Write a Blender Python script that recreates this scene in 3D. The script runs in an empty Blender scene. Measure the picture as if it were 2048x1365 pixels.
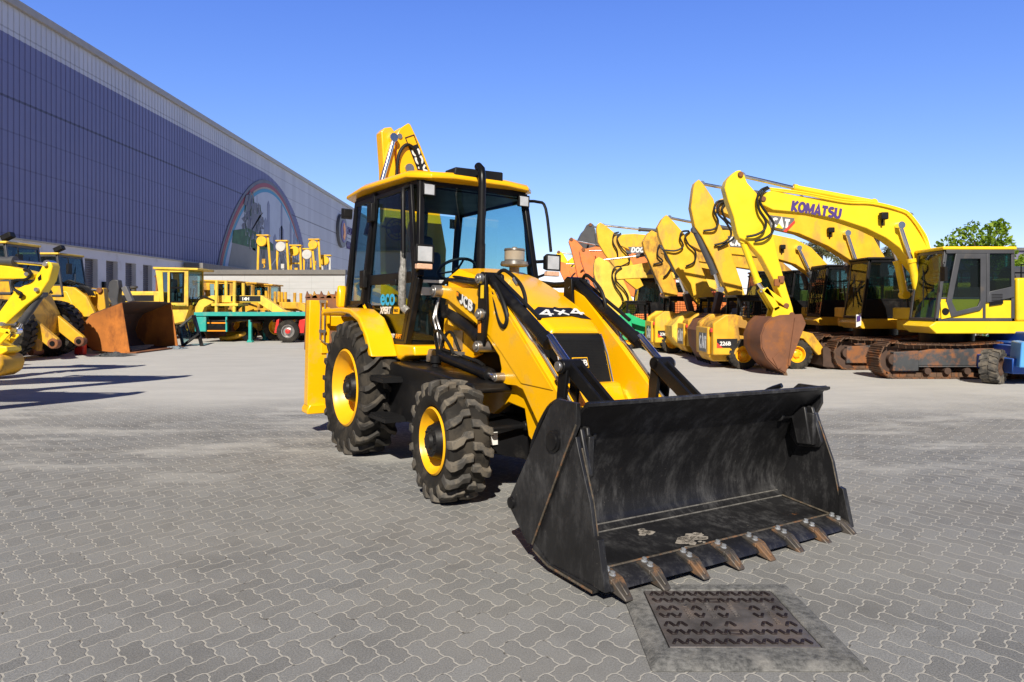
import bpy, bmesh, math, random
from mathutils import Vector, Matrix
random.seed(7)
SC = bpy.context.scene
COL = SC.collection
PI = math.pi
R = math.radians
V = Vector

# ------------------------------------------------------------------ object helpers
OFFS = {}
LOCAL = set()

def thing(name, label, cat, loc=(0, 0, 0), group=None, local=False):
    o = bpy.data.objects.new(name, None)
    COL.objects.link(o)
    o.location = loc
    o.empty_display_size = .2
    o['label'] = label
    o['category'] = cat
    if group:
        o['group'] = group
    OFFS[o.name] = V((0, 0, 0)) if local else V(loc)
    return o

def tag(o, label, cat, group=None):
    o['label'] = label
    o['category'] = cat
    if group:
        o['group'] = group
    return o

def rootoff(p):
    while p.parent:
        p = p.parent
    return OFFS.get(p.name, V((0, 0, 0)))

SPLIT = set('bucket_linkage blade_lift_cylinder boom_pin bucket_ear control_lever data_plate door_hinge grille_trim hose_fitting lift_arm mudguard pivot_boss pivot_pin post quarter_pane raised_mark rear_fender rear_tower rear_window_frame side_mesh stem tooth_bolt weld_seam cylinder_hose arm_hose hydraulic_line'.split())

class MB:
    """collects shapes into one mesh"""
    def __init__(s):
        s.b = bmesh.new()
        s.mi = 0
    def f(s, vs):
        try:
            fc = s.b.faces.new(vs)
            fc.material_index = s.mi
            return fc
        except ValueError:
            return None
    def poly(s, pts):
        s.f([s.b.verts.new(p) for p in pts])
        return s
    def solid(s, A, B):
        """two matching loops -> closed prism"""
        a = [s.b.verts.new(p) for p in A]
        b = [s.b.verts.new(p) for p in B]
        n = len(a)
        s.f(a[::-1])
        s.f(b)
        for i in range(n):
            s.f([a[i], a[(i + 1) % n], b[(i + 1) % n], b[i]])
        return s
    def prism(s, pl, a, b, ax='y'):
        if ax == 'y':
            fn = lambda p, t: (p[0], t, p[1])
        elif ax == 'x':
            fn = lambda p, t: (t, p[0], p[1])
        else:
            fn = lambda p, t: (p[0], p[1], t)
        return s.solid([fn(p, a) for p in pl], [fn(p, b) for p in pl])
    def ring(s, out, inn, a, b, ax='y'):
        if ax == 'y':
            fn = lambda p, t: (p[0], t, p[1])
        elif ax == 'x':
            fn = lambda p, t: (t, p[0], p[1])
        else:
            fn = lambda p, t: (p[0], p[1], t)
        n = len(out)
        L = [[s.b.verts.new(fn(p, t)) for p in pl] for pl, t in ((out, a), (inn, a), (out, b), (inn, b))]
        for i in range(n):
            j = (i + 1) % n
            s.f([L[0][i], L[0][j], L[1][j], L[1][i]])
            s.f([L[2][i], L[3][i], L[3][j], L[2][j]])
            s.f([L[0][i], L[2][i], L[2][j], L[0][j]])
            s.f([L[1][i], L[1][j], L[3][j], L[3][i]])
        return s
    def box(s, c, d, M=None):
        c = V(c)
        vs = []
        for k in range(8):
            p = V(((k & 1) - .5, ((k >> 1) & 1) - .5, ((k >> 2) & 1) - .5))
            p = V((p.x * d[0], p.y * d[1], p.z * d[2]))
            if M is not None:
                p = M @ p
            vs.append(s.b.verts.new(c + p))
        for q in ((0, 2, 3, 1), (4, 5, 7, 6), (0, 1, 5, 4), (2, 6, 7, 3), (0, 4, 6, 2), (1, 3, 7, 5)):
            s.f([vs[i] for i in q])
        return s
    def bx(s, x0, x1, y0, y1, z0, z1):
        return s.box(((x0 + x1) / 2, (y0 + y1) / 2, (z0 + z1) / 2), (x1 - x0, y1 - y0, z1 - z0))
    def beam(s, p0, p1, w, h, up=(0, 0, 1), w1=None, h1=None):
        p0, p1 = V(p0), V(p1)
        d = (p1 - p0).normalized()
        u = V(up)
        a = d.cross(u)
        if a.length < 1e-4:
            a = d.cross(V((1, 0, 0)))
        a.normalize()
        c = a.cross(d)
        w1 = w if w1 is None else w1
        h1 = h if h1 is None else h1
        q = lambda p, ww, hh: [p + a * (ww / 2 * i) + c * (hh / 2 * j) for i, j in ((-1, -1), (1, -1), (1, 1), (-1, 1))]
        return s.solid(q(p0, w, h), q(p1, w1, h1))
    def tube(s, pts, r, n=8, smooth=0, close=False):
        P = [V(p) for p in pts]
        if smooth:
            Q = []
            m = len(P)
            for i in range(m - 1):
                a, b, c, d = P[max(i - 1, 0)], P[i], P[i + 1], P[min(i + 2, m - 1)]
                for k in range(smooth):
                    t = k / smooth
                    Q.append(.5 * ((2 * b) + (c - a) * t + (2 * a - 5 * b + 4 * c - d) * t * t + (3 * b - a - 3 * c + d) * t ** 3))
            Q.append(P[-1])
            P = Q
        rs = r if isinstance(r, (list, tuple)) else [r] * len(P)
        prev = None
        rings = []
        N = None
        for i, p in enumerate(P):
            t = (P[min(i + 1, len(P) - 1)] - P[max(i - 1, 0)])
            if t.length < 1e-9:
                t = V((0, 0, 1))
            t.normalize()
            if N is None:
                N = t.cross(V((0, 0, 1)))
                if N.length < .05:
                    N = t.cross(V((1, 0, 0)))
            else:
                N = N - t * N.dot(t)
            N.normalize()
            B = t.cross(N)
            rings.append([s.b.verts.new(p + (N * math.cos(2 * PI * k / n) + B * math.sin(2 * PI * k / n)) * rs[min(i, len(rs) - 1)]) for k in range(n)])
        for i in range(len(rings) - 1):
            for k in range(n):
                s.f([rings[i][k], rings[i][(k + 1) % n], rings[i + 1][(k + 1) % n], rings[i + 1][k]])
        s.f(rings[0][::-1])
        s.f(rings[-1])
        return s
    def cyl(s, p0, p1, r, r1=None, n=16):
        return s.lathe([(0, r), ((V(p1) - V(p0)).length, r if r1 is None else r1)], p0, V(p1) - V(p0), n)
    def lathe(s, prof, o, ax, n=24, caps=True):
        o, d = V(o), V(ax).normalized()
        a = d.cross(V((0, 0, 1)))
        if a.length < 1e-3:
            a = V((1, 0, 0))
        a.normalize()
        c = d.cross(a)
        rings = [[s.b.verts.new(o + d * t + (a * math.cos(2 * PI * k / n) + c * math.sin(2 * PI * k / n)) * r) for k in range(n)] for t, r in prof]
        for i in range(len(rings) - 1):
            for k in range(n):
                s.f([rings[i][k], rings[i][(k + 1) % n], rings[i + 1][(k + 1) % n], rings[i + 1][k]])
        if caps:
            s.f(rings[0][::-1])
            s.f(rings[-1])
        return s
    def plate(s, pts, th):
        P = [V(p) for p in pts]
        n = V((0, 0, 0))
        for i in range(len(P)):
            n += (P[i] - P[0]).cross(P[(i + 1) % len(P)] - P[0])
        n.normalize()
        return s.solid([p - n * th / 2 for p in P], [p + n * th / 2 for p in P])
    def sheet(s, prof, y0, y1, th=.015):
        """open profile in x,z swept along y, with thickness"""
        n = len(prof)
        off = []
        for i in range(n):
            a, b = prof[max(i - 1, 0)], prof[min(i + 1, n - 1)]
            t = V((b[0] - a[0], b[1] - a[1])).normalized()
            off.append((prof[i][0] - t.y * th, prof[i][1] + t.x * th))
        return s.prism(list(prof) + off[::-1], y0, y1, 'y')
    def groups(s):
        seen, isl = set(), []
        for v0 in s.b.verts:
            if v0 in seen:
                continue
            st, comp = [v0], []
            seen.add(v0)
            while st:
                v = st.pop()
                comp.append(v)
                for e in v.link_edges:
                    w = e.other_vert(v)
                    if w not in seen:
                        seen.add(w)
                        st.append(w)
            lo = [min(v.co[i] for v in comp) - .006 for i in range(3)]
            hi = [max(v.co[i] for v in comp) + .006 for i in range(3)]
            isl.append([comp, lo, hi])
        done = False
        while not done:
            done = True
            for i in range(len(isl)):
                for j in range(i + 1, len(isl)):
                    if all(isl[i][1][k] <= isl[j][2][k] and isl[j][1][k] <= isl[i][2][k] for k in range(3)):
                        a, b = isl[i], isl.pop(j)
                        a[0] += b[0]
                        a[1] = [min(p, q) for p, q in zip(a[1], b[1])]
                        a[2] = [max(p, q) for p, q in zip(a[2], b[2])]
                        done = False
                        break
                if not done:
                    break
        return [set(g[0]) for g in isl]
    def build(s, name, mats, parent=None, bevel=0, ang=38, smooth=True, seg=2, local=False):
        if name in SPLIT:
            gs = s.groups()
            if len(gs) > 1:
                first = None
                for g in gs:
                    o = MB()
                    mp = {v: o.b.verts.new(v.co) for v in g}
                    for fc in s.b.faces:
                        if fc.verts[0] in g:
                            o.mi = fc.material_index
                            o.f([mp[v] for v in fc.verts])
                    r = o.build(name + '\0', mats, parent, bevel, ang, smooth, seg)
                    first = first or r
                s.b.free()
                return first
        name = name.replace('\0', '')
        if not isinstance(mats, (list, tuple)):
            mats = [mats]
        if parent is not None:
            o_ = rootoff(parent)
            if o_.length > 0:
                bmesh.ops.translate(s.b, verts=s.b.verts, vec=-o_)
        bmesh.ops.recalc_face_normals(s.b, faces=s.b.faces)
        if smooth:
            for e in s.b.edges:
                e.smooth = len(e.link_faces) == 2 and e.calc_face_angle(0) < R(ang)
            for fc in s.b.faces:
                fc.smooth = True
        me = bpy.data.meshes.new(name)
        s.b.to_mesh(me)
        s.b.free()
        for m in mats:
            me.materials.append(m)
        o = bpy.data.objects.new(name, me)
        COL.objects.link(o)
        if parent is not None:
            o.parent = parent
        if bevel:
            bv = o.modifiers.new('bevel', 'BEVEL')
            bv.width = bevel
            bv.segments = seg
            bv.limit_method = 'ANGLE'
            bv.angle_limit = R(40)
            bv.harden_normals = False
        return o

def text(s, size, m, parent, o, xd, yd, name='lettering', ext=.002, bold=0, sx=1, shear=0, align='LEFT', local_parent=True):
    cu = bpy.data.curves.new(name, 'FONT')
    cu.body = s
    cu.size = size
    cu.extrude = ext
    cu.offset = bold
    cu.shear = shear
    cu.align_x = align
    cu.resolution_u = 3
    t = bpy.data.objects.new(name + '_tmp', cu)
    COL.objects.link(t)
    bpy.context.view_layer.update()
    dg = bpy.context.evaluated_depsgraph_get()
    me = bpy.data.meshes.new_from_object(t.evaluated_get(dg))
    bpy.data.objects.remove(t)
    xd, yd = V(xd).normalized(), V(yd).normalized()
    zd = xd.cross(yd)
    M = Matrix((xd * sx, yd, zd)).transposed().to_4x4()
    M.translation = V(o) - (rootoff(parent) if parent is not None else V((0, 0, 0)))
    me.transform(M)
    me.materials.clear()
    me.materials.append(m)
    ob = bpy.data.objects.new(name, me)
    COL.objects.link(ob)
    if parent is not None:
        ob.parent = parent
    return ob

# heavy block capitals drawn as strokes on a unit grid (x 0..w, y 0..1)
def arc(cx, cy, rx, ry, a0, a1, n=8):
    return [(cx + rx * math.cos(R(a0 + (a1 - a0) * k / n)), cy + ry * math.sin(R(a0 + (a1 - a0) * k / n))) for k in range(n + 1)]
GLY = {
    'K': (.74, [[(.1, 0), (.1, 1)], [(.66, 1), (.14, .48), (.70, 0)]]),
    'O': (.86, [arc(.42, .5, .33, .42, 0, 360, 18)]),
    'M': (1.0, [[(.1, 0), (.1, 1)], [(.14, .93), (.48, .2), (.82, .93)], [(.86, 0), (.86, 1)]]),
    'A': (.80, [[(.06, 0), (.38, .97), (.70, 0)], [(.2, .30), (.56, .30)]]),
    'T': (.72, [[(.0, .91), (.68, .91)], [(.34, 0), (.34, .84)]]),
    'S': (.72, [arc(.36, .72, .26, .20, 30, 270, 9) + arc(.36, .30, .27, .22, 90, -150, 9)]),
    'U': (.80, [[(.1, 1), (.1, .36)] + arc(.38, .36, .28, .28, 180, 360, 9) + [(.66, 1)]]),
    'C': (.78, [arc(.42, .5, .33, .42, 48, 312, 14)]),
    'J': (.62, [[(.46, 1), (.46, .32)] + arc(.26, .32, .20, .24, 0, -165, 8)]),
    'B': (.74, [[(.1, 0), (.1, 1)], [(.14, .92), (.38, .92)] + arc(.38, .73, .22, .19, 90, -90, 7) + [(.14, .54)], [(.38, .54)] + arc(.38, .31, .26, .23, 90, -90, 7) + [(.14, .08)]]),
    '4': (.80, [[(.52, 0), (.52, 1)], [(.50, .95), (.08, .28), (.74, .28)]]),
    'x': (.66, [[(.06, .02), (.56, .66)], [(.06, .66), (.56, .02)]]),
    'D': (.80, [[(.1, 0), (.1, 1)], [(.14, .92), (.36, .92)] + arc(.36, .5, .32, .42, 90, -90, 9) + [(.14, .08)]]),
    'X': (.76, [[(.06, 0), (.66, 1)], [(.06, 1), (.66, 0)]]),
    '3': (.70, [arc(.32, .73, .24, .19, 150, -90, 9) + arc(.32, .30, .28, .24, 90, -150, 9)]),
    'N': (.82, [[(.1, 0), (.1, 1)], [(.14, .95), (.64, .05)], [(.68, 0), (.68, 1)]]),
    ' ': (.4, [])}
def bold(word, size, m_, parent, o, xd, yd, name='lettering', w=.2, sx=1, shear=0, th=.003):
    xd, yd = V(xd).normalized(), V(yd).normalized()
    zd = xd.cross(yd)
    off = V((0, 0, 0))
    m = MB()
    x = 0
    k = 0
    for ch in word:
        adv, st = GLY[ch]
        for pl in st:
            Q = [V((p[0] * sx + x + shear * p[1], p[1])) for p in pl]
            closed = (Q[0] - Q[-1]).length < 1e-4
            n = len(Q)
            Lp, Rp = [], []
            for i in range(n):
                a = Q[i - 1] if i else (Q[-2] if closed else Q[0])
                b = Q[i + 1] if i < n - 1 else (Q[1] if closed else Q[-1])
                d1 = (Q[i] - a).normalized() if (Q[i] - a).length > 1e-6 else (b - Q[i]).normalized()
                d2 = (b - Q[i]).normalized() if (b - Q[i]).length > 1e-6 else d1
                t = (d1 + d2).normalized() if (d1 + d2).length > 1e-6 else d1
                nn = V((-t.y, t.x))
                e = w / 2 / max(.45, abs(nn.dot(V((-d1.y, d1.x)))))
                Lp.append(Q[i] + nn * e)
                Rp.append(Q[i] - nn * e)
            k += 1
            z0, z1 = .0, th + k * .0004
            P3 = lambda q, z: V(o) + xd * (q.x * size) + yd * (q.y * size) + zd * z
            for i in range(n - 1):
                m.solid([P3(q, z0) for q in (Lp[i], Lp[i + 1], Rp[i + 1], Rp[i])], [P3(q, z1) for q in (Lp[i], Lp[i + 1], Rp[i + 1], Rp[i])])
        x += (adv + .06) * sx
    return m.build(name, m_, parent, smooth=False)

# ------------------------------------------------------------------ camera geometry: pixel of the 2048 px photo -> point at depth Y
CH = 1.53
def at(px, py, Y):
    return V(((px - 1024) / 1365 * Y, Y, CH - (py - 613) / 1365 * Y))
def xz(px, py, Y):
    p = at(px, py, Y)
    return (p.x, p.z)
def pp(pts, Y):
    return [xz(a, b, Y) for a, b in pts]

# ------------------------------------------------------------------ materials
class NT:
    def __init__(s, name):
        s.m = bpy.data.materials.new(name)
        s.m.use_nodes = True
        s.t = s.m.node_tree
        s.bs = s.t.nodes['Principled BSDF']
        s.out = s.t.nodes['Material Output']
        s.tc = s.t.nodes.new('ShaderNodeTexCoord')
    def n(s, ty, **kw):
        x = s.t.nodes.new(ty)
        for k, v in kw.items():
            setattr(x, k, v)
        return x
    def l(s, a, b):
        s.t.links.new(a, b)
    def m_(s, op, a, b=None, c=None):
        x = s.n('ShaderNodeMath', operation=op)
        for i, v in enumerate((a, b, c)):
            if v is None:
                continue
            if isinstance(v, (int, float)):
                x.inputs[i].default_value = v
            else:
                s.l(v, x.inputs[i])
        return x.outputs[0]
    def noise(s, scale, detail=4, rough=.55, vec=None, stretch=None):
        x = s.n('ShaderNodeTexNoise')
        x.inputs['Scale'].default_value = scale
        x.inputs['Detail'].default_value = detail
        x.inputs['Roughness'].default_value = rough
        v = vec if vec is not None else s.tc.outputs['Object']
        if stretch:
            mp = s.n('ShaderNodeMapping')
            mp.inputs['Scale'].default_value = stretch
            s.l(v, mp.inputs['Vector'])
            v = mp.outputs[0]
        s.l(v, x.inputs['Vector'])
        return x.outputs['Fac']
    def ramp(s, fac, stops):
        x = s.n('ShaderNodeValToRGB')
        e = x.color_ramp.elements
        while len(e) < len(stops):
            e.new(.5)
        for i, (p, c) in enumerate(stops):
            e[i].position = p
            e[i].color = (c, c, c, 1) if isinstance(c, (int, float)) else (*c, 1)
        s.l(fac, x.inputs[0])
        return x.outputs[0]
    def mix(s, fac, a, b, mode='MIX'):
        x = s.n('ShaderNodeMix', data_type='RGBA', blend_type=mode)
        for i, v in ((0, fac), (6, a), (7, b)):
            if isinstance(v, (int, float)):
                x.inputs[i].default_value = v
            elif isinstance(v, tuple):
                x.inputs[i].default_value = (*v, 1)
            else:
                s.l(v, x.inputs[i])
        return x.outputs[2]
    def bump(s, h, st=.3, d=.01):
        x = s.n('ShaderNodeBump')
        x.inputs['Strength'].default_value = st
        x.inputs['Distance'].default_value = d
        s.l(h, x.inputs['Height'])
        s.l(x.outputs[0], s.bs.inputs['Normal'])
    def set(s, **kw):
        for k, v in kw.items():
            i = s.bs.inputs[k]
            if isinstance(v, (int, float)):
                i.default_value = v
            elif isinstance(v, tuple):
                i.default_value = (*v, 1)
            else:
                s.l(v, i)

def pm(name, col, rough=.45, metal=0, var=.12, sc=3, dirt=None, da=.5, ds=2.5, dth=.55, bump=0, bsc=40, coat=0, streak=None, spec=None):
    """painted / plain surface with soft mottling, optional dirt or rust in patches"""
    t = NT(name)
    nz = t.noise(sc, 5)
    lo = tuple(c * (1 - var) for c in col)
    hi = tuple(min(1, c * (1 + var)) for c in col)
    c = t.mix(t.ramp(nz, [(.3, 0.), (.7, 1.)]), lo, hi)
    r = t.m_('ADD', t.m_('MULTIPLY', nz, .25), rough - .12)
    if dirt:
        dn = t.noise(ds, 9, .68, stretch=streak)
        msk = t.ramp(dn, [(dth, 0.), (min(.98, dth + .12), 1.)])
        fac = t.m_('MULTIPLY', msk, da)
        c = t.mix(fac, c, dirt)
        r = t.m_('ADD', r, t.m_('MULTIPLY', msk, .25))
    t.set(**{'Base Color': c, 'Roughness': r, 'Metallic': metal})
    if spec is not None:
        t.set(**{'Specular IOR Level': spec})
    if coat:
        t.set(**{'Coat Weight': coat, 'Coat Roughness': .12})
    if bump:
        t.bump(t.noise(bsc, 4), bump, .004)
    return t.m

def glass(name, tint, gl=.9, rough=.02, body=None, bf=0.0):
    t = NT(name)
    tr = t.n('ShaderNodeBsdfTransparent')
    tr.inputs[0].default_value = (*tint, 1)
    g = t.n('ShaderNodeBsdfGlossy')
    g.inputs['Roughness'].default_value = rough
    g.inputs[0].default_value = (gl, gl, gl, 1)
    lw = t.n('ShaderNodeLayerWeight')
    lw.inputs[0].default_value = .5
    fr = t.n('ShaderNodeMath', operation='MULTIPLY_ADD')
    t.l(t.m_('POWER', lw.outputs['Facing'], 4.5), fr.inputs[0])
    fr.inputs[1].default_value = .90
    fr.inputs[2].default_value = .035
    mx = t.n('ShaderNodeMixShader')
    t.l(fr.outputs[0], mx.inputs[0])
    src = tr.outputs[0]
    if body:
        d = t.n('ShaderNodeBsdfDiffuse')
        d.inputs[0].default_value = (*body, 1)
        m2 = t.n('ShaderNodeMixShader')
        m2.inputs[0].default_value = bf
        t.l(tr.outputs[0], m2.inputs[1])
        t.l(d.outputs[0], m2.inputs[2])
        src = m2.outputs[0]
    t.l(src, mx.inputs[1])
    t.l(g.outputs[0], mx.inputs[2])
    t.l(mx.outputs[0], t.out.inputs[0])
    t.t.nodes.remove(t.bs)
    return t.m

M = {}
DUST = (.34, .29, .22)
RUST = (.20, .075, .028)
M['byel'] = pm('backhoe_yellow', (.97, .50, .002), .32, var=.04, dirt=(.62, .38, .10), da=.45, dth=.56, ds=2.8, coat=.4)
M['yel'] = pm('machine_yellow', (.82, .47, .018), .45, var=.10, dirt=(.40, .25, .08), da=.6, dth=.52, ds=2.0, streak=(1, 1, .4))
M['kyel'] = pm('bright_yellow', (.92, .62, .016), .38, var=.06, dirt=(.45, .30, .06), da=.4, dth=.62, ds=1.4)
M['pyel'] = pm('pale_yellow', (.82, .54, .06), .5, var=.10, dirt=(.35, .20, .07), da=.6, dth=.52, ds=2.2, streak=(1, 1, .4))
M['oyel'] = pm('worn_yellow', (.72, .39, .02), .5, var=.16, dirt=(.24, .12, .04), da=.75, dth=.50, ds=2.4, streak=(1, 1, .45))
M['orange'] = pm('machine_orange', (.80, .21, .045), .5, var=.12, dirt=(.45, .20, .09), da=.6, dth=.52, ds=2.2)
M['black'] = pm('black_paint', (.008, .008, .009), .36, var=.3, dirt=(.035, .032, .028), da=.5, dth=.55, spec=.22)
M['plast'] = pm('black_plastic', (.011, .011, .012), .5, var=.2, bump=.15, bsc=160, spec=.2)
M['rubhose'] = pm('hose_rubber', (.011, .011, .011), .5, var=.3, spec=.25)
M['dgrey'] = pm('dark_grey_paint', (.06, .062, .07), .45, var=.12, dirt=(.12, .09, .06), da=.4)
M['grey'] = pm('grey_paint', (.052, .056, .062), .55, var=.2, dirt=(.27, .10, .03), da=.9, dth=.47, ds=1.9, bump=.2)
M['steel'] = pm('bare_steel', (.42, .41, .40), .4, .85, var=.15, dirt=RUST, da=.5, dth=.62, ds=8)
M['chrome'] = pm('chrome_rod', (.82, .83, .86), .22, 1, var=.03)
M['rust'] = pm('rusty_steel', (.17, .068, .032), .75, var=.3, sc=2, dirt=(.30, .11, .03), da=.75, dth=.5, ds=1.8, bump=.4, bsc=30)
M['orust'] = pm('orange_rust', (.40, .13, .018), .75, var=.3, sc=1.6, dirt=(.18, .06, .022), da=.8, dth=.5, ds=1.5, streak=(1, 1, .45), bump=.3, bsc=25)
M['drust'] = pm('dark_rust', (.07, .04, .028), .8, var=.3, dirt=(.16, .07, .03), da=.8, dth=.53, bump=.3)
M['trackst'] = pm('track_shoe_steel', (.13, .078, .05), .7, .25, var=.3, sc=6, dirt=(.33, .12, .035), da=.8, dth=.5, ds=5, bump=.3, bsc=50)
M['tyre'] = pm('tyre_rubber', (.020, .0185, .017), .7, var=.3, sc=5, dirt=(.075, .064, .05), da=.6, dth=.47, ds=4, bump=.25, bsc=70, spec=.2)
M['tread'] = pm('dusty_tread_rubber', (.075, .071, .066), .75, var=.4, sc=7, dirt=(.21, .18, .14), da=.7, dth=.46, ds=6, bump=.3, bsc=60, spec=.2)
M['rtread'] = pm('rear_tread_rubber', (.036, .033, .030), .6, var=.35, sc=6, dirt=(.13, .11, .085), da=.65, dth=.48, ds=5, bump=.3, bsc=60, spec=.3)
M['rimy'] = pm('rim_yellow', (.88, .44, .006), .35, var=.05, dirt=(.4, .22, .05), da=.35, dth=.62, ds=6)
M['glass'] = glass('tinted_glass', (.64, .81, .845))
M['glassd'] = glass('dark_glass', (.62, .75, .77), body=(.03, .04, .04), bf=.12)
M['glassx'] = glass('machine_glass', (.46, .60, .61), body=(.03, .04, .04), bf=.10)
M['lens'] = pm('lamp_lens', (.82, .82, .80), .14, .45, var=.12, sc=12)
M['amber'] = pm('amber_lens', (.85, .22, .01), .2, var=.1, sc=40)
M['red'] = pm('red_paint', (.62, .03, .025), .4, var=.1, dirt=DUST, da=.3)
M['white'] = pm('white_sticker', (.78, .78, .76), .5, var=.05)
M['blackd'] = pm('decal_black', (.012, .012, .015), .45, var=.1)
M['cyan'] = pm('decal_cyan', (.03, .42, .75), .45, var=.03)
M['orangesq'] = pm('decal_orange', (.9, .30, .01), .45, var=.03)
M['purple'] = pm('decal_purple', (.07, .035, .20), .45, var=.05)
M['redd'] = pm('decal_red', (.72, .05, .03), .45, var=.03)
M['greyd'] = pm('decal_grey', (.13, .13, .14), .5, var=.05)
M['seat'] = pm('seat_vinyl', (.05, .055, .06), .7, var=.15)
M['teal'] = pm('teal_paint', (.025, .36, .31), .5, var=.1, dirt=DUST, da=.35)
M['green'] = pm('green_paint', (.01, .42, .16), .45, var=.08, dirt=(.15, .2, .1), da=.4)
M['blue'] = pm('blue_paint', (.022, .10, .42), .4, var=.08, dirt=DUST, da=.2)
M['lblue'] = pm('light_blue_paint', (.10, .36, .80), .4, var=.06)
M['bolt'] = pm('zinc_bolt', (.55, .58, .62), .35, .7, var=.15, sc=30)
M['plasticwrap'] = pm('plastic_wrap', (.28, .27, .25), .15, .1, var=.5, sc=40, bump=1, bsc=60)
M['rag'] = pm('dark_rag', (.07, .075, .08), .85, var=.5, sc=12, bump=.6, bsc=30)
M['wood'] = pm('old_timber', (.20, .15, .10), .8, var=.3, sc=8)
# worn black steel of the loader bucket
t = NT('bucket_black_steel')
n1 = t.noise(2.2, 8, .62)
n2 = t.noise(11, 12, .78, stretch=(.8, 1, .3))
n3 = t.noise(60, 3)
base = t.mix(t.ramp(n1, [(.35, 0.), (.65, 1.)]), (.008, .008, .009), (.018, .018, .020))
scr = t.m_('MULTIPLY', t.ramp(n2, [(.48, 0.), (.70, 1.)]), t.ramp(n1, [(.36, .12), (.60, 1.)]))
base = t.mix(t.m_('MULTIPLY', scr, .62), base, (.135, .135, .138))
spk = t.m_('MULTIPLY', t.ramp(n3, [(.68, 0.), (.72, 1.)]), t.ramp(n1, [(.45, 0.), (.6, 1.)]))
base = t.mix(t.m_('MULTIPLY', spk, .5), base, (.22, .20, .17))
rs = t.ramp(t.noise(3.3, 9, .75), [(.66, 0.), (.72, 1.)])
base = t.mix(t.m_('MULTIPLY', rs, .55), base, (.26, .11, .035))
t.set(**{'Base Color': base, 'Roughness': t.m_('ADD', .24, t.m_('MULTIPLY', n2, .34)), 'Metallic': 0.0, 'Specular IOR Level': .42})
t.bump(t.m_('ADD', n2, t.m_('MULTIPLY', n3, .3)), .12, .004)
M['bucket'] = t.m
M['edge'] = pm('worn_cutting_steel', (.075, .066, .058), .5, .3, var=.35, sc=10, dirt=(.25, .13, .06), da=.75, dth=.50, ds=7, bump=.3, bsc=40)
M['weld'] = pm('weld_bead', (.10, .085, .065), .6, .3, var=.4, sc=30, dirt=(.30, .13, .05), da=.6, dth=.5, ds=12, bump=.6, bsc=90)
# ------------------------------------------------------------------ camera, sky, sun
cam = bpy.data.cameras.new('camera')
cam.lens = 24
cam.sensor_width = 36
cam.shift_y = -(682.5 - 613) / 2048
cam.clip_end = 3000
co = bpy.data.objects.new('camera', cam)
COL.objects.link(co)
co.location = (0, 0, CH)
co.rotation_euler = (PI / 2, 0, 0)
SC.camera = co

SUN_EL, SUN_AZ = 38.0, 184.0        # azimuth measured clockwise from +Y (sun stands behind the camera, a little left)
wd = bpy.data.worlds.new('World')
SC.world = wd
wd.use_nodes = True
nt = wd.node_tree
bg = nt.nodes['Background']
sk = nt.nodes.new('ShaderNodeTexSky')
sk.sky_type = 'NISHITA'
sk.sun_disc = False
sk.sun_elevation = R(SUN_EL)
sk.sun_rotation = R(SUN_AZ)
sk.altitude = 0
sk.air_density = 1.0
sk.dust_density = 0
sk.ozone_density = 6.0
ST = .14
mul = nt.nodes.new('ShaderNodeVectorMath')
mul.operation = 'SCALE'
mul.inputs['Scale'].default_value = ST
nt.links.new(sk.outputs[0], mul.inputs[0])
sx_ = nt.nodes.new('ShaderNodeSeparateXYZ')
cx_ = nt.nodes.new('ShaderNodeCombineXYZ')
nt.links.new(mul.outputs[0], sx_.inputs[0])
for i_, (pw, k_) in enumerate(((1.15, .95), (1.0, .78), (.55, .94))):      # camera-like colour response of the clear sky
    p_ = nt.nodes.new('ShaderNodeMath')
    p_.operation = 'POWER'
    nt.links.new(sx_.outputs[i_], p_.inputs[0])
    p_.inputs[1].default_value = pw
    q_ = nt.nodes.new('ShaderNodeMath')
    q_.operation = 'MULTIPLY'
    nt.links.new(p_.outputs[0], q_.inputs[0])
    q_.inputs[1].default_value = k_ / ST
    nt.links.new(q_.outputs[0], cx_.inputs[i_])
# added dimming of the sky overhead and behind the camera, for darker shadows
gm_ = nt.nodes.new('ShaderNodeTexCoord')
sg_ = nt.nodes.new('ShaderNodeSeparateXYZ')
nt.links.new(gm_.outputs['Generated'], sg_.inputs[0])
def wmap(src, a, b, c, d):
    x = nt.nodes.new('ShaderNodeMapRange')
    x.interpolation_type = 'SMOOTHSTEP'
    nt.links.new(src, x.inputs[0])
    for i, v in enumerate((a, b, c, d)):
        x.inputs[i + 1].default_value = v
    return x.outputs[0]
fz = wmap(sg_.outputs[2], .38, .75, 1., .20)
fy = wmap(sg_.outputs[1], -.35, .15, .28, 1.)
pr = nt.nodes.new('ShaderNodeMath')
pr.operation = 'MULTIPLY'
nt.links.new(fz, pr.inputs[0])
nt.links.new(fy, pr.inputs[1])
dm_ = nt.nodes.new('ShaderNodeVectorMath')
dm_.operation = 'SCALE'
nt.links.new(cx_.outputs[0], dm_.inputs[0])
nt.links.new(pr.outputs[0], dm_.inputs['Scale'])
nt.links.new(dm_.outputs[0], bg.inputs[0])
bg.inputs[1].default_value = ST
sl = bpy.data.lights.new('sun', 'SUN')
sl.energy = 5.0
sl.angle = R(.5)
sl.color = (1.0, .925, .80)
so = bpy.data.objects.new('sun', sl)
COL.objects.link(so)
d = V((math.sin(R(SUN_AZ)) * math.cos(R(SUN_EL)), math.cos(R(SUN_AZ)) * math.cos(R(SUN_EL)), math.sin(R(SUN_EL))))
so.rotation_euler = d.to_track_quat('Z', 'Y').to_euler()
so.location = (0, -20, 30)
SC.view_settings.view_transform = 'Standard'
SC.view_settings.look = 'None'
SC.view_settings.exposure = .33
SC.view_settings.gamma = 1

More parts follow.
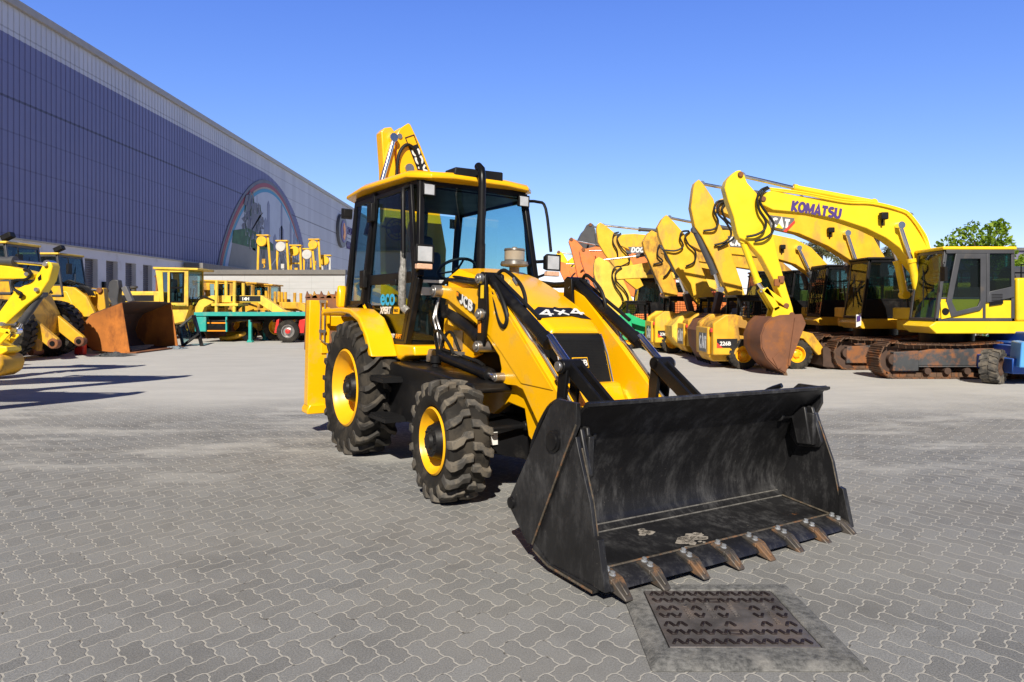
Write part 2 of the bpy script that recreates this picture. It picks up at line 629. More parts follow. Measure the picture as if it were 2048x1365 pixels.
# ------------------------------------------------------------------ ground: zigzag pavers in herringbone, dusty concrete beyond
t = NT('zigzag_pavers')
sp = t.n('ShaderNodeSeparateXYZ')
t.l(t.tc.outputs['Object'], sp.inputs[0])
X, Y = sp.outputs[0], sp.outputs[1]
CELL = .1005
u0 = t.m_('MULTIPLY', t.m_('ADD', X, Y), .70711 / CELL)
v0 = t.m_('MULTIPLY', t.m_('SUBTRACT', X, Y), .70711 / CELL)
def tri(x, ph):
    a = t.m_('FRACT', t.m_('ADD', x, ph))
    return t.m_('SUBTRACT', t.m_('MULTIPLY', t.m_('ABSOLUTE', t.m_('SUBTRACT', a, .5)), 4.), 1.)
def clampm(x, lim):
    return t.m_('MAXIMUM', t.m_('MINIMUM', x, lim), -lim)
wob = t.noise(2.3, 2)
wv = t.m_('MULTIPLY', t.m_('SUBTRACT', wob, .5), .25)
u = t.m_('ADD', t.m_('ADD', u0, wv), t.m_('MULTIPLY', clampm(t.m_('MULTIPLY', tri(v0, .25), 2.6), 1.), .062))
v = t.m_('ADD', t.m_('SUBTRACT', v0, wv), t.m_('MULTIPLY', clampm(t.m_('MULTIPLY', tri(u0, .25), 2.6), 1.), .062))
iu, iv = t.m_('FLOOR', u), t.m_('FLOOR', v)
fu, fv = t.m_('FRACT', u), t.m_('FRACT', v)
kk = t.m_('FLOORED_MODULO', t.m_('SUBTRACT', iu, iv), 4.)
def isk(n):
    return t.m_('COMPARE', kk, float(n), .3)
BIG = 5.
k0, k1, k2, k3 = isk(0), isk(1), isk(2), isk(3)
dl = t.m_('MULTIPLY_ADD', k1, BIG, fu)
dr = t.m_('MULTIPLY_ADD', k0, BIG, t.m_('SUBTRACT', 1., fu))
db = t.m_('MULTIPLY_ADD', k2, BIG, fv)
dt = t.m_('MULTIPLY_ADD', k3, BIG, t.m_('SUBTRACT', 1., fv))
dm = t.m_('MINIMUM', t.m_('MINIMUM', dl, dr), t.m_('MINIMUM', db, dt))
cid = t.n('ShaderNodeCombineXYZ')
t.l(t.m_('SUBTRACT', iu, k1), cid.inputs[0])
t.l(t.m_('SUBTRACT', iv, k2), cid.inputs[1])
wn = t.n('ShaderNodeTexWhiteNoise', noise_dimensions='3D')
t.l(cid.outputs[0], wn.inputs['Vector'])
rnd = wn.outputs['Value']
jw = t.m_('ADD', .008, t.m_('MULTIPLY', t.noise(9, 3), .045))
joint = t.m_('SUBTRACT', 1., t.m_('MINIMUM', 1., t.m_('MAXIMUM', 0., t.m_('DIVIDE', t.m_('SUBTRACT', dm, jw), .022))))
fine = t.noise(120, 7, .85)
mid = t.noise(7, 6, .65)
big = t.noise(.55, 5, .6)
g = t.mix(rnd, (.114, .124, .132), (.222, .236, .246))
g = t.mix(t.ramp(mid, [(.35, 0.), (.65, 1.)]), t.mix(.26, g, (.09, .09, .095)), g)
g = t.mix(t.ramp(fine, [(.38, 0.), (.62, 1.)]), t.mix(.42, g, (.035, .035, .035)), t.mix(.36, g, (.56, .55, .54)))
g = t.mix(t.ramp(big, [(.36, 0.), (.66, .6)]), g, (.275, .268, .25))
g = t.mix(t.ramp(t.noise(.9, 6, .62), [(.52, 0.), (.70, .45)]), g, (.10, .098, .095))
jc = t.mix(t.noise(30, 3), (.30, .29, .262), (.50, .485, .45))
jgap = t.ramp(t.noise(16, 2), [(.60, 0.), (.70, 1.)])
jc = t.mix(t.m_('MULTIPLY', jgap, .85), jc, (.06, .055, .05))
g = t.mix(joint, g, jc)
# dusty lighter yard surface farther out, with swept streaks
sm = t.n('ShaderNodeMapRange', interpolation_type='SMOOTHSTEP')
t.l(t.m_('ADD', Y, t.m_('MULTIPLY', t.m_('SUBTRACT', t.noise(.22, 5, .6), .5), 6.)), sm.inputs[0])
sm.inputs[1].default_value = 8.6
sm.inputs[2].default_value = 12.6
dust = t.mix(t.noise(1.4, 8, .65, stretch=(.5, 1.2, 1)), (.40, .395, .375), (.60, .59, .565))
g = t.mix(t.m_('MULTIPLY', sm.outputs[0], .9), g, dust)
stn = t.ramp(t.noise(.9, 9, .7, stretch=(.55, 1.5, 1)), [(.50, 0.), (.62, 1.)])
near = t.n('ShaderNodeMapRange', interpolation_type='SMOOTHSTEP')
t.l(Y, near.inputs[0])
near.inputs[1].default_value = 4.6
near.inputs[2].default_value = 7.5
g = t.mix(t.m_('MULTIPLY', t.m_('MULTIPLY', stn, near.outputs[0]), .5), g, (.54, .53, .50))
oil = t.ramp(t.noise(.7, 6, .6, stretch=(.6, 1.6, 1)), [(.66, 0.), (.74, 1.)])
g = t.mix(t.m_('MULTIPLY', oil, .35), g, (.09, .08, .065))
spots = t.ramp(t.noise(3.1, 2), [(.80, 0.), (.815, 1.)])
g = t.mix(spots, g, (.03, .028, .025))
t.set(**{'Base Color': g, 'Roughness': .88})
t.bs.inputs['Specular IOR Level'].default_value = .25
hgt = t.m_('ADD', t.m_('MULTIPLY', t.m_('SUBTRACT', 1., joint), 1.), t.m_('MULTIPLY', fine, .35))
t.bump(hgt, .55, .006)
M['pavers'] = t.m
m = MB()
m.poly([(-900, -60, 0), (900, -60, 0), (900, 1500, 0), (-900, 1500, 0)])
gr = m.build('ground', M['pavers'])
gr['kind'] = 'structure'
gr['label'] = 'grey zigzag concrete paving of the machinery yard'

# ------------------------------------------------------------------ manhole cover in its concrete surround
t = NT('rough_concrete_surround')
a = t.noise(30, 8, .75)
c = t.mix(t.ramp(a, [(.36, 0.), (.62, 1.)]), (.055, .057, .058), (.20, .20, .195))
c = t.mix(t.ramp(t.noise(5, 6), [(.5, 0.), (.72, .75)]), c, (.31, .30, .28))
t.set(**{'Base Color': c, 'Roughness': .92})
t.bump(a, .7, .008)
M['surround'] = t.m
M['castiron'] = pm('cast_iron', (.14, .13, .13), .42, .35, var=.35, sc=9, dirt=(.17, .13, .11), da=.6, dth=.5, ds=6, bump=.25, bsc=80)
M['ironmark'] = pm('cast_iron_marks', (.035, .026, .027), .4, .4, var=.3, dirt=(.3, .13, .04), da=.4, dth=.66, ds=9)
mh = thing('manhole_cover', 'rectangular dark cast iron manhole cover with raised V marks set in grey concrete surround', 'manhole cover', (1.03, 3.28, 0))
x0, x1, y0, y1 = .61, 1.475, 2.90, 3.70
a0, a1, b0, b1 = .70, 1.37, 3.025, 3.625
m = MB()
m.ring([(x0, y0), (x1, y0), (x1, y1), (x0, y1)], [(a0 - .006, b0 - .006), (a1 + .006, b0 - .006), (a1 + .006, b1 + .006), (a0 - .006, b1 + .006)], .001, .024, 'z')
for v_ in m.b.verts:
    if v_.co.z < .01:
        dx = -.03 if v_.co.x < .65 else (.03 if v_.co.x > 1.4 else 0)
        dy = -.05 if v_.co.y < 2.95 else (.02 if v_.co.y > 3.68 else 0)
        v_.co.x += dx
        v_.co.y += dy
m.build('surround', M['surround'], mh, bevel=.008)
m = MB()
m.bx(a0, a1, b0, b1, .002, .0205)
cv = m.build('cover_plate', M['castiron'], mh, bevel=.002)
m = MB()
for r_ in range(7):
    for q in range(11):
        cx = a0 + .045 + q * .0575
        cy = b1 - .045 - r_ * .085
        if r_ % 2:
            cx += .002
        if r_ in (2, 3, 4) and q in (2, 4, 6, 7, 9):
            continue
        if r_ in (1, 5) and q == 5:
            continue
        s_ = 1 if r_ % 2 == 0 else -1
        for e in (-1, 1):
            m.beam((cx + e * .006, cy + s_ * .014, .024), (cx + e * .0225, cy - s_ * .021, .024), .0135, .008)
        m.bx(cx - .010, cx + .010, cy + s_ * .012 - .005, cy + s_ * .012 + .006, .0205, .0282)
for r_ in (1, 5):
    cx, cy = a0 + .045 + 5 * .0575, b1 - .045 - r_ * .085
    m.ring([(cx - .03, cy - .022), (cx + .03, cy - .022), (cx + .03, cy + .022), (cx - .03, cy + .022)],
           [(cx - .022, cy - .013), (cx + .022, cy - .013), (cx + .022, cy + .013), (cx - .022, cy + .013)], .0205, .026, 'z')
m.build('raised_mark', M['ironmark'], mh, bevel=.0012)
for s_, q in (('INTESEES', 2.1), ('DUCTILE', 4.1), ('B001005', 6.1), ('FIT 5 PALM ESE', 9.1)):
    L_ = .20 if q < 9 else .26
    text(s_, .043 if q < 9 else .036, M['castiron'], mh, (a0 + .035 + q * .0575, b1 - .155, .0225), (0, -1, 0), (1, 0, 0), 'cast_lettering', .002)

# ------------------------------------------------------------------ warehouse
WX = -22.
t = NT('ribbed_cladding')
gm = t.n('ShaderNodeNewGeometry')
sp = t.n('ShaderNodeSeparateXYZ')
t.l(gm.outputs['Position'], sp.inputs[0])
Y, Z = sp.outputs[1], sp.outputs[2]
# painted pattern: dark blue field below 13.4 m, ending in a big arch at Y = 60..73
ey = t.m_('DIVIDE', t.m_('SUBTRACT', Y, 60.), 13.)
ez = t.m_('DIVIDE', t.m_('SUBTRACT', Z, 4.4), 9.)
inside = t.m_('LESS_THAN', t.m_('ADD', t.m_('MULTIPLY', ey, ey), t.m_('MULTIPLY', ez, ez)), 1.)
left = t.m_('MULTIPLY', t.m_('LESS_THAN', Y, 60.), t.m_('LESS_THAN', Z, 13.4))
dark = t.m_('MAXIMUM', inside, left)
nz = t.noise(.35, 5, .6)
blue = t.mix(nz, (.15, .165, .345), (.21, .225, .43))
pale = t.mix(nz, (.56, .60, .70), (.66, .69, .76))
c = t.mix(dark, pale, blue)
pan = t.n('ShaderNodeTexWhiteNoise', noise_dimensions='1D')
t.l(t.m_('FLOOR', t.m_('DIVIDE', Y, 1.05)), pan.inputs['W'])
c = t.mix(t.m_('MULTIPLY', pan.outputs['Value'], .16), c, (.10, .11, .20))
hl = t.m_('PINGPONG', t.m_('SUBTRACT', Z, 10.66), .745)
lin = t.m_('LESS_THAN', hl, .035)
c = t.mix(t.m_('MULTIPLY', lin, .30), c, (.03, .03, .06))
c = t.mix(t.m_('MULTIPLY', t.m_('LESS_THAN', t.m_('ABSOLUTE', t.m_('SUBTRACT', Z, 10.66)), .06), .5), c, (.03, .03, .05))
stk = t.ramp(t.noise(.6, 6, .7, stretch=(1, 3.5, .12)), [(.62, 0.), (.75, .35)])
c = t.mix(stk, c, (.05, .05, .09))
t.set(**{'Base Color': c, 'Roughness': .5})
M['clad'] = t.m
M['wallw'] = pm('white_render', (.80, .81, .84), .8, var=.05, sc=.6, dirt=(.50, .47, .44), da=.4, dth=.56, ds=.8)
M['shutter'] = pm('grey_shutter', (.20, .20, .23), .5, .2, var=.1)
M['trim'] = pm('roof_trim', (.42, .40, .36), .5, var=.1)
wh = thing('warehouse', 'long warehouse with dark blue ribbed cladding, pale top band and white base wall', 'warehouse', (WX - 15, 50, 0))
YA, YB = -30., 128.
shut = [(35.15, 36.25), (37.0, 38.1), (38.85, 39.95), (40.7, 41.75), (33.2, 34.3), (31.2, 32.3)]
m = MB()                                    # base wall with door openings: piers + lintel
m.bx(WX - .5, WX, YA, YB, 4.02, 4.56)
ys = sorted(shut)
p = YA
for a, b in ys + [(YB, YB)]:
    m.bx(WX - .5, WX, p, a, 0, 4.018)
    p = b
m.bx(WX - 38, WX - .503, YA, YB, 0, 4.5)
m.build('base_wall', M['wallw'], wh)
m = MB()                                    # ribbed cladding as a real trapezoid profile
pitch = .35
n = int((YB - YA) / pitch)
prof = []
for i in range(n):
    y = YA + i * pitch
    prof += [(WX + .02, y), (WX + .02, y + .24), (WX + .048, y + .262), (WX + .048, y + .328)]
prof += [(WX - 38, YB), (WX - 38, YA)]
m.prism(prof, 4.562, 14.88, 'z')
m.build('cladding', M['clad'], wh, smooth=False)
m = MB()
m.bx(WX - 38.2, WX + .22, YA - .2, YB + .2, 14.883, 15.05)
m.bx(WX + .06, WX + .24, YA - .2, YB + .2, 14.70, 14.88)
m.build('roof_edge', M['trim'], wh)
m = MB()
m.bx(WX + .004, WX + .12, YA, YB, 4.50, 4.565)
m.build('drip_flashing', M['trim'], wh)
for a, b in shut:
    m = MB()
    for k in range(34):
        z = .06 + k * .117
        m.prism([(WX - .30, z), (WX - .262, z + .02), (WX - .262, z + .085), (WX - .30, z + .108)], a + .003, b - .003, 'y')
    m.build('roller_shutter', M['shutter'], wh)
m = MB()
m.bx(WX, WX + .16, 36.6, 36.76, 2.5, 2.85)
m.build('wall_lamp', M['plast'], wh)
# mural sheet inside the arch
mm = [pm('mural_sky', (.44, .50, .62), .6, var=.16, sc=.25), pm('mural_dark', (.14, .15, .20), .6, var=.25, sc=.8), pm('mural_red', (.32, .07, .10), .6, var=.05),
      pm('mural_cream', (.42, .34, .28), .6, var=.05), pm('mural_cyan', (.06, .30, .50), .6, var=.05), pm('mural_tower', (.22, .25, .38), .6, var=.2, sc=.7),
      pm('mural_road', (.22, .22, .21), .6, var=.2, sc=.5), pm('mural_hedge', (.05, .13, .07), .7, var=.5, sc=1.2), pm('mural_rail', (.50, .49, .52), .6, var=.1)]
cy, zb = 61.8, 4.6
def par(w, h, n=40):
    return [(cy + w * math.cos(PI * k / n) * -1, zb + h * (1 - (math.cos(PI * k / n)) ** 2) ** .82) for k in range(n + 1)]
m = MB()
for i, (w, h, mi) in enumerate(((10.9, 8.25, 1), (10.6, 7.95, 2), (10.25, 7.6, 3), (10.1, 7.45, 4), (9.8, 7.15, 0))):
    m.mi = mi
    pts = par(w, h)
    m.prism(pts, WX + .066 + i * .012, WX + .078 + i * .012, 'x')
def mur(mi, pts, k):
    m.mi = mi
    m.prism([(a, b) for a, b in pts], WX + .128, WX + .134 + k * .006, 'x')
mur(6, [(52.6, 4.62), (71.0, 4.62), (70.6, 6.1), (64, 7.0), (53.4, 6.5)], 1)
mur(7, [(53.3, 6.5), (53.6, 7.5), (56.5, 8.0), (60, 7.7), (62.5, 7.2), (62.5, 6.6), (58, 6.45)], 2)
rg = random.Random(5)
fan = [(57.7 + 2.5 * math.cos(R(a)) * rg.uniform(.62, 1.08), 8.7 + 2.5 * math.sin(R(a)) * rg.uniform(.62, 1.08)) for a in range(0, 360, 7)]
mur(1, fan, 1)
for q in range(70):                       # light strokes and leaf shapes in the dark crown, as painted
    a = rg.uniform(0, 360)
    r_ = 2.2 * rg.uniform(.1, 1) ** .6
    cx_, cz_ = 57.7 + r_ * math.cos(R(a)), 8.7 + r_ * math.sin(R(a))
    L_ = rg.uniform(.12, .42)
    mur(rg.choice((0, 0, 5, 8, 7)), [(cx_ - .05, cz_ - L_), (cx_ + .05, cz_ - L_), (cx_ + .12 * rg.uniform(-1, 1), cz_ + L_)], 4 + q % 5)
for a, b, zt in ((61.0, 61.6, 11.0), (64.6, 65.0, 11.35), (64.2, 65.4, 9.2), (67.2, 67.7, 9.9), (68.3, 69.0, 9.0), (69.4, 70.0, 8.4), (60.2, 61.0, 9.4), (62.6, 63.4, 8.2), (66.0, 66.8, 8.0)):
    mur(5, [(a, 6.8), (b, 6.8), (b, zt - .35), ((a + b) / 2, zt), (a, zt - .35)], 2)
for y in (61, 63.2, 65.4, 67.6, 69.8):
    mur(8, [(y - .25, 4.63), (y + .25, 4.63), (64.9, 6.9), (64.8, 6.9)], 3)
m.build('mural', mm, wh, smooth=False)
# round sign and lettering
m = MB()
m.lathe([(0, 2.15), (.35, 2.1)], (WX + .07, 87.3, 11.15), (1, 0, 0), 40)
sg = m.build('round_sign', M['greyd'], wh)
m = MB()
m.lathe([(.33, 1.45), (.42, 1.40)], (WX + .07, 87.5, 11.1), (1, 0, 0), 32)
m.build('globe_face', M['purple'], sg)
m = MB()
m.prism([(86.9, 10.4), (87.6, 10.0), (88.3, 10.6), (88.2, 11.6), (87.5, 12.2), (87.0, 11.6), (87.4, 11.0)], WX + .49, WX + .53, 'x')
m.build('globe_land', M['orangesq'], sg)
text('ROLLING', 1.35, M['purple'], wh, (WX + .1, 90.3, 11.2), (0, 1, 0), (0, 0, 1), 'lettering', .06, .03)
text('WORLD', 1.35, M['purple'], wh, (WX + .1, 90.3, 9.25), (0, 1, 0), (0, 0, 1), 'lettering', .06, .03)

# ------------------------------------------------------------------ concrete panel wall behind the trailer
t = NT('panel_concrete')
sp = t.n('ShaderNodeSeparateXYZ')
gm = t.n('ShaderNodeNewGeometry')
t.l(gm.outputs['Position'], sp.inputs[0])
a = t.noise(1.1, 8, .65, stretch=(1, 1, 5))
c = t.mix(a, (.40, .41, .42), (.55, .56, .57))
hl = t.m_('LESS_THAN', t.m_('PINGPONG', sp.outputs[2], .18), .012)
c = t.mix(t.m_('MULTIPLY', hl, .35), c, (.25, .24, .22))
vl = t.m_('LESS_THAN', t.m_('PINGPONG', sp.outputs[0], .62), .012)
c = t.mix(t.m_('MULTIPLY', vl, .3), c, (.25, .24, .22))
t.set(**{'Base Color': c, 'Roughness': .85})
M['panel'] = t.m
cw = thing('concrete_wall', 'pale concrete panel wall with dark coping behind the flatbed trailer', 'wall', (-13, 38, 0))
m = MB()
m.bx(-17.5, -9.3, 38, 38.3, 0, 3.30)
m.build('panels', M['panel'], cw)
m = MB()
m.bx(-17.6, -9.25, 37.9, 38.4, 3.303, 3.56)
m.build('coping', pm('coping_grey', (.16, .155, .15), .7, var=.1), cw)
# canopy slab at the warehouse side
m = MB()
m.bx(WX + .12, -20.6, 45.5, 57, 4.06, 4.42)
m.build('canopy', pm('canopy_grey', (.20, .19, .18), .7, var=.2), wh)

# ------------------------------------------------------------------ distant building, fence, planting at the right
fb = thing('office_building', 'low grey violet building far off at the right edge behind the tree', 'building', (46, 58, 0))
m = MB()
m.bx(42.4, 62, 58, 70, 0, 6.25)
m.build('walls', pm('violet_grey_wall', (.16, .15, .24), .7, var=.08), fb)
m = MB()
m.bx(42.2, 62.2, 57.8, 70.2, 6.253, 6.5)
m.build('parapet', M['greyd'], fb)
m = MB()
for k in range(6):
    m.bx(43.5 + k * 2.6, 45.3 + k * 2.6, 57.96, 58.05, 2.6, 4.0)
m.build('window_band', M['glassd'], fb)
fe = thing('mesh_fence', 'green post fence behind the excavators at the right', 'fence', (20, 24.5, 0))
m = MB()
for k in range(12):
    m.cyl((13 + k * 2.4, 24.6, 0), (13 + k * 2.4, 24.6, 3.35), .045, n=8)
m.build('post', M['teal'], fe)
m = MB()
for k in range(9):
    m.bx(13, 39.4, 24.59, 24.61, .15 + k * .3, .165 + k * .3)
for k in range(60):
    m.bx(13 + k * .44, 13.012 + k * .44, 24.595, 24.605, .1, 2.7)
m.build('wire_panels', M['teal'], fe)

def leafmat(name, a, b, tr=.35):
    t = NT(name)
    nz = t.noise(2.5, 3)
    c = t.mix(t.ramp(nz, [(.35, 0.), (.65, 1.)]), a, b)
    t.set(**{'Base Color': c, 'Roughness': .55})
    tl = t.n('ShaderNodeBsdfTranslucent')
    t.l(c, tl.inputs[0])
    mx = t.n('ShaderNodeMixShader')
    mx.inputs[0].default_value = tr
    t.l(t.bs.outputs[0], mx.inputs[1])
    t.l(tl.outputs[0], mx.inputs[2])
    t.l(mx.outputs[0], t.out.inputs[0])
    return t.m
M['leaf'] = leafmat('broad_leaves', (.13, .24, .012), (.30, .42, .025), .45)
M['hedge'] = leafmat('hedge_leaves', (.02, .06, .008), (.06, .11, .012))
M['frond'] = leafmat('dry_fronds', (.12, .13, .06), (.24, .24, .13))
M['bark'] = pm('bark', (.09, .065, .045), .9, var=.3, sc=8, bump=.6, bsc=30)
rl = random.Random(3)
def leaf(m, p, s, rng):
    d = V((rng.gauss(0, 1), rng.gauss(0, 1), rng.gauss(0, .8))).normalized()
    a = d.orthogonal().normalized()
    a.rotate(Matrix.Rotation(rng.uniform(0, 6.28), 3, d))
    b = d.cross(a)
    m.poly([p - a * s * .5, p + b * s * .32 + d * s * .06, p + a * s * .55, p - b * s * .32 + d * s * .06])
def clump(m, c, r, n, s, rng, sq=1.):
    for _ in range(n):
        q = V((rng.gauss(0, 1), rng.gauss(0, 1), rng.gauss(0, 1) * sq))
        q = q.normalized() * r * rng.uniform(.15, 1) ** .45
        q.z *= sq
        leaf(m, V(c) + q, s * rng.uniform(.6, 1.3), rng)
tr = thing('leafy_tree', 'bright green leafy tree rising behind the yellow excavator cab at right', 'tree', (20.2, 29.5, 0))
base = V((20.2, 29.5, 0))
m = MB()
m.tube([base, base + V((.05, 0, 1.5)), base + V((.0, 0, 3))], [.13, .11, .09])
tips = []
for px, py, rr in ((1890, 492, .55), (1918, 475, .6), (1945, 462, .6), (1965, 484, .6), (1985, 456, .45), (1995, 475, .6), (2012, 490, .55), (1930, 495, .6), (1980, 500, .7), (2005, 455, .35), (1958, 500, .6), (2022, 505, .45), (1903, 505, .5), (1990, 515, .6), (1950, 520, .7), (2000, 447, .28)):
    tips.append((at(px, py, 29.5 + rl.uniform(-.9, .9)), rr))
for p, rr in tips:
    m.tube([base + V((0, 0, 2.4)), (base + V((0, 0, 2.6))).lerp(p, .5) + V((0, 0, .1)), p], [.06, .035, .012], n=6)
m.build('trunk', M['bark'], tr)
m = MB()
for p, rr in tips:
    clump(m, p, rr * .72, int(78 * rr / .5), .20, rl)
m.build('crown', M['leaf'], tr, smooth=False)
sb = thing('green_bush', 'green bush beyond the fence under the far building at right edge', 'bush', (21.5, 28, 0))
m = MB()
for k in range(6):
    p = at(2020 + k * 9, 545 - (k % 3) * 7, 28 + rl.uniform(-.5, .5))
    m.tube([(p.x, p.y, 0), p], [.05, .015], n=5)
m.build('stems', M['bark'], sb)
m = MB()
for k in range(9):
    clump(m, at(2018 + k * 8, 555 - rl.uniform(0, 26), 28 + rl.uniform(-.5, .5)), .55, 260, .15, rl)
m.build('foliage', M['leaf'], sb, smooth=False)
hg = thing('clipped_hedge', 'dark green hedge seen under the yellow excavator body', 'hedge', (21, 26.5, 0))
m = MB()
for k in range(40):
    clump(m, (14.5 + k * .42, 26.5 + rl.uniform(-.3, .3), rl.uniform(.25, 1.0)), .5, 130, .12, rl)
m.build('foliage', M['hedge'], hg, smooth=False)
m = MB()
for k in range(14):
    m.cyl((14.5 + k * 1.2, 26.5, 0), (14.5 + k * 1.2, 26.5, .9), .03, n=6)
m.build('stem', M['bark'], hg)
def palm(px, py, Yd, s, label):
    c = at(px, py, Yd)
    o = thing('palm_tree', label, 'palm tree', (c.x, c.y, 0), 'palms beyond the excavators')
    m = MB()
    m.tube([(c.x, c.y, 0), (c.x + .1, c.y, c.z * .5), c], [.2, .16, .14], n=10)
    m.build('trunk', M['bark'], o)
    m = MB()
    for k in range(26):
        az = rl.uniform(0, 6.28)
        up = rl.uniform(-.2, 1.2)
        L_ = s * rl.uniform(.8, 1.15)
        d = V((math.cos(az), math.sin(az), 0))
        prev = c.copy()
        for j in range(1, 13):
            tt = j / 12
            q = c + d * (L_ * tt * math.cos(up * .8)) + V((0, 0, L_ * (math.sin(up) * tt - .55 * tt * tt)))
            m.beam(prev, q, .025, .02)
            sd = d.cross(V((0, 0, 1)))
            for e in (-1, 1):
                w = .42 * s * (1 - abs(tt - .4)) * .55
                tip = q + sd * e * w + d * w * .5 + V((0, 0, -.12 * s * rl.uniform(.4, 1.5)))
                n_ = (q - prev) * .32
                m.poly([q - n_, q + n_, tip])
            prev = q
    m.build('fronds', M['frond'], o, smooth=False)
palm(1752, 452, 36, 2.0, 'palm crown showing just above the longest yellow boom')
palm(1640, 505, 38, 2.0, 'dry palm crown seen under the arched yellow boom, left one of the pair')
palm(1768, 512, 34, 1.7, 'dry palm crown beside the hydraulic cylinders of the nearest excavator')
# ------------------------------------------------------------------ the backhoe loader (built in its own frame: x forward, y left, z up)
A_ = R(32.5)
Fv = V((math.sin(A_), -math.cos(A_), 0))
Lv = V((math.cos(A_), math.sin(A_), -.0215)).normalized()
Uv = Fv.cross(Lv)
bh = thing('backhoe_loader', 'bright yellow backhoe loader with black front bucket, parked in the middle of the paved yard', 'backhoe loader', (0, 0, 0), local=True)
MW = Matrix((Fv, Lv, Uv)).transposed().to_4x4()
MW.translation = V((1.404, 4.068, -.0045))
bh.matrix_world = MW
Yl, Bk = M['byel'], M['black']

def tyre(m, c, Ro, Ri, W, lugs, h, kind):
    """tyre about the local y axis at c; W along y; tread blocks in angled rows"""
    cx, cy, cz = c
    Rc = Ro - h
    prof = [(-W * .36, Ri), (-W * .43, Ri + .02), (-W * .5, Ri + (Rc - Ri) * .45), (-W * .49, Ri + (Rc - Ri) * .78), (-W * .42, Rc - .012), (-W * .2, Rc), (W * .2, Rc),
            (W * .42, Rc - .012), (W * .49, Ri + (Rc - Ri) * .78), (W * .5, Ri + (Rc - Ri) * .45), (W * .43, Ri + .02), (W * .36, Ri)]
    m.mi = 0
    m.lathe(prof, (cx, cy, cz), (0, 1, 0), 48, caps=False)
    m.mi = 1
    def pt(y, ang, r):
        return V((cx + r * math.sin(ang), cy + y, cz + r * math.cos(ang)))
    for side in (-1, 1):
        for k in range(lugs):
            a0 = 2 * PI * (k + (.5 if side > 0 else 0)) / lugs
            if kind == 'rear':
                st = [(.515, .00, .30, Ri + (Rc - Ri) * .55, Rc - .06), (.50, .0, .34, Rc - .11, Rc + h * .35), (.42, .02, .34, Rc - .05, Ro - .012), (.24, .14, .30, Rc - .02, Ro), (.06, .32, .30, Rc - .02, Ro), (-.02, .34, .36, Rc - .02, Ro)]
                tw = 2 * PI / lugs * 1.9
                wf = .155
            else:
                st = [(.515, .00, .55, Ri + (Rc - Ri) * .62, Rc - .05), (.50, .0, .55, Rc - .09, Rc + h * .45), (.42, .02, .55, Rc - .05, Ro - .010), (.26, .18, .50, Rc - .02, Ro), (.19, .40, .50, Rc - .02, Ro), (.0, .44, .50, Rc - .02, Ro)]
                tw = 2 * PI / lugs * .95
                wf = .118
            rings = []
            jit = random.uniform(-.004, .004)
            for (yy, da, wd_, r0, r1) in st:
                ang = a0 - da * tw + jit
                w = wd_ * wf
                hw0, hw1 = w / Ro * .62, w / Ro * .5
                y = side * yy * W
                rings.append([m.b.verts.new(q) for q in (pt(y, ang - hw0, r0), pt(y, ang + hw0, r0), pt(y, ang + hw1, r1), pt(y, ang - hw1, r1))])
            for i in range(len(rings) - 1):
                for q in range(4):
                    m.f([rings[i][q], rings[i][(q + 1) % 4], rings[i + 1][(q + 1) % 4], rings[i + 1][q]])
            m.f(rings[0])
            m.f(rings[-1][::-1])

def wheel(c, s, Ro, Ri, W, lugs, h, kind, steer=0):
    """s = -1 for the side whose outer face looks to -y"""
    cx, cy, cz = 0, 0, 0
    m = MB()
    hub = Ri * (.36 if kind == 'rear' else .52)
    ho = W * (.30 if kind == 'rear' else .40)
    m.lathe([(-.02, hub * 1.12), (ho - .06, hub * 1.1), (ho - .03, hub * .98), (ho, hub * .9), (ho + .006, hub * .5), (ho + .03, hub * .42), (ho + .032, .01)], (0, s * .02, 0), (0, s, 0), 28)
    for k in range(10):
        a = 2 * PI * k / 10
        m.cyl((hub * .74 * math.cos(a), s * (ho + .012), hub * .74 * math.sin(a)), (hub * .74 * math.cos(a), s * (ho + .032), hub * .74 * math.sin(a)), .009, n=6)
    w = m.build('wheel', M['black'], bh)
    w.location = c
    w.rotation_euler = (0, 0, steer)
    m = MB()
    e = W * .42
    m.lathe([(e, Ri * 1.02), (e + .012, Ri * .97), (e - .012, Ri * .93), (e - .05, Ri * .90), (e - .09, Ri * .80), (.0, Ri * .77), (-.02, Ri * .70), (.005, Ri * .40), (.005, hub)], (0, 0, 0), (0, s, 0), 48, caps=False)
    m.lathe([(-e, Ri * 1.02), (-e + .05, Ri * .9), (0, Ri * .82)], (0, 0, 0), (0, s, 0), 40, caps=False)
    for k in range(8):
        a = 2 * PI * (k + .3) / 8
        r_ = (Ri * .4 + Ri * .55) / 2
        m.cyl((r_ * math.cos(a), 0, r_ * math.sin(a)), (r_ * math.cos(a), s * .03, r_ * math.sin(a)), .014, n=6)
    m.build('rim', M['rimy'], w)
    m = MB()
    tyre(m, (cx, cy, cz), Ro, Ri, W, lugs, h, kind)
    m.build('tyre', [M['tyre'], M['rtread'] if kind == 'rear' else M['tread']], w, ang=30, bevel=.006, seg=1)
    return w
wheel((-4.27, -.86, .665), -1, .70, .395, .40, 21, .042, 'rear')
wheel((-4.27, .86, .665), 1, .70, .395, .40, 21, .042, 'rear')
wheel((-2.17, -.885, .455), -1, .478, .262, .345, 17, .036, 'front', R(-4))
wheel((-2.17, .885, .455), 1, .478, .262, .345, 17, .036, 'front', R(-4))

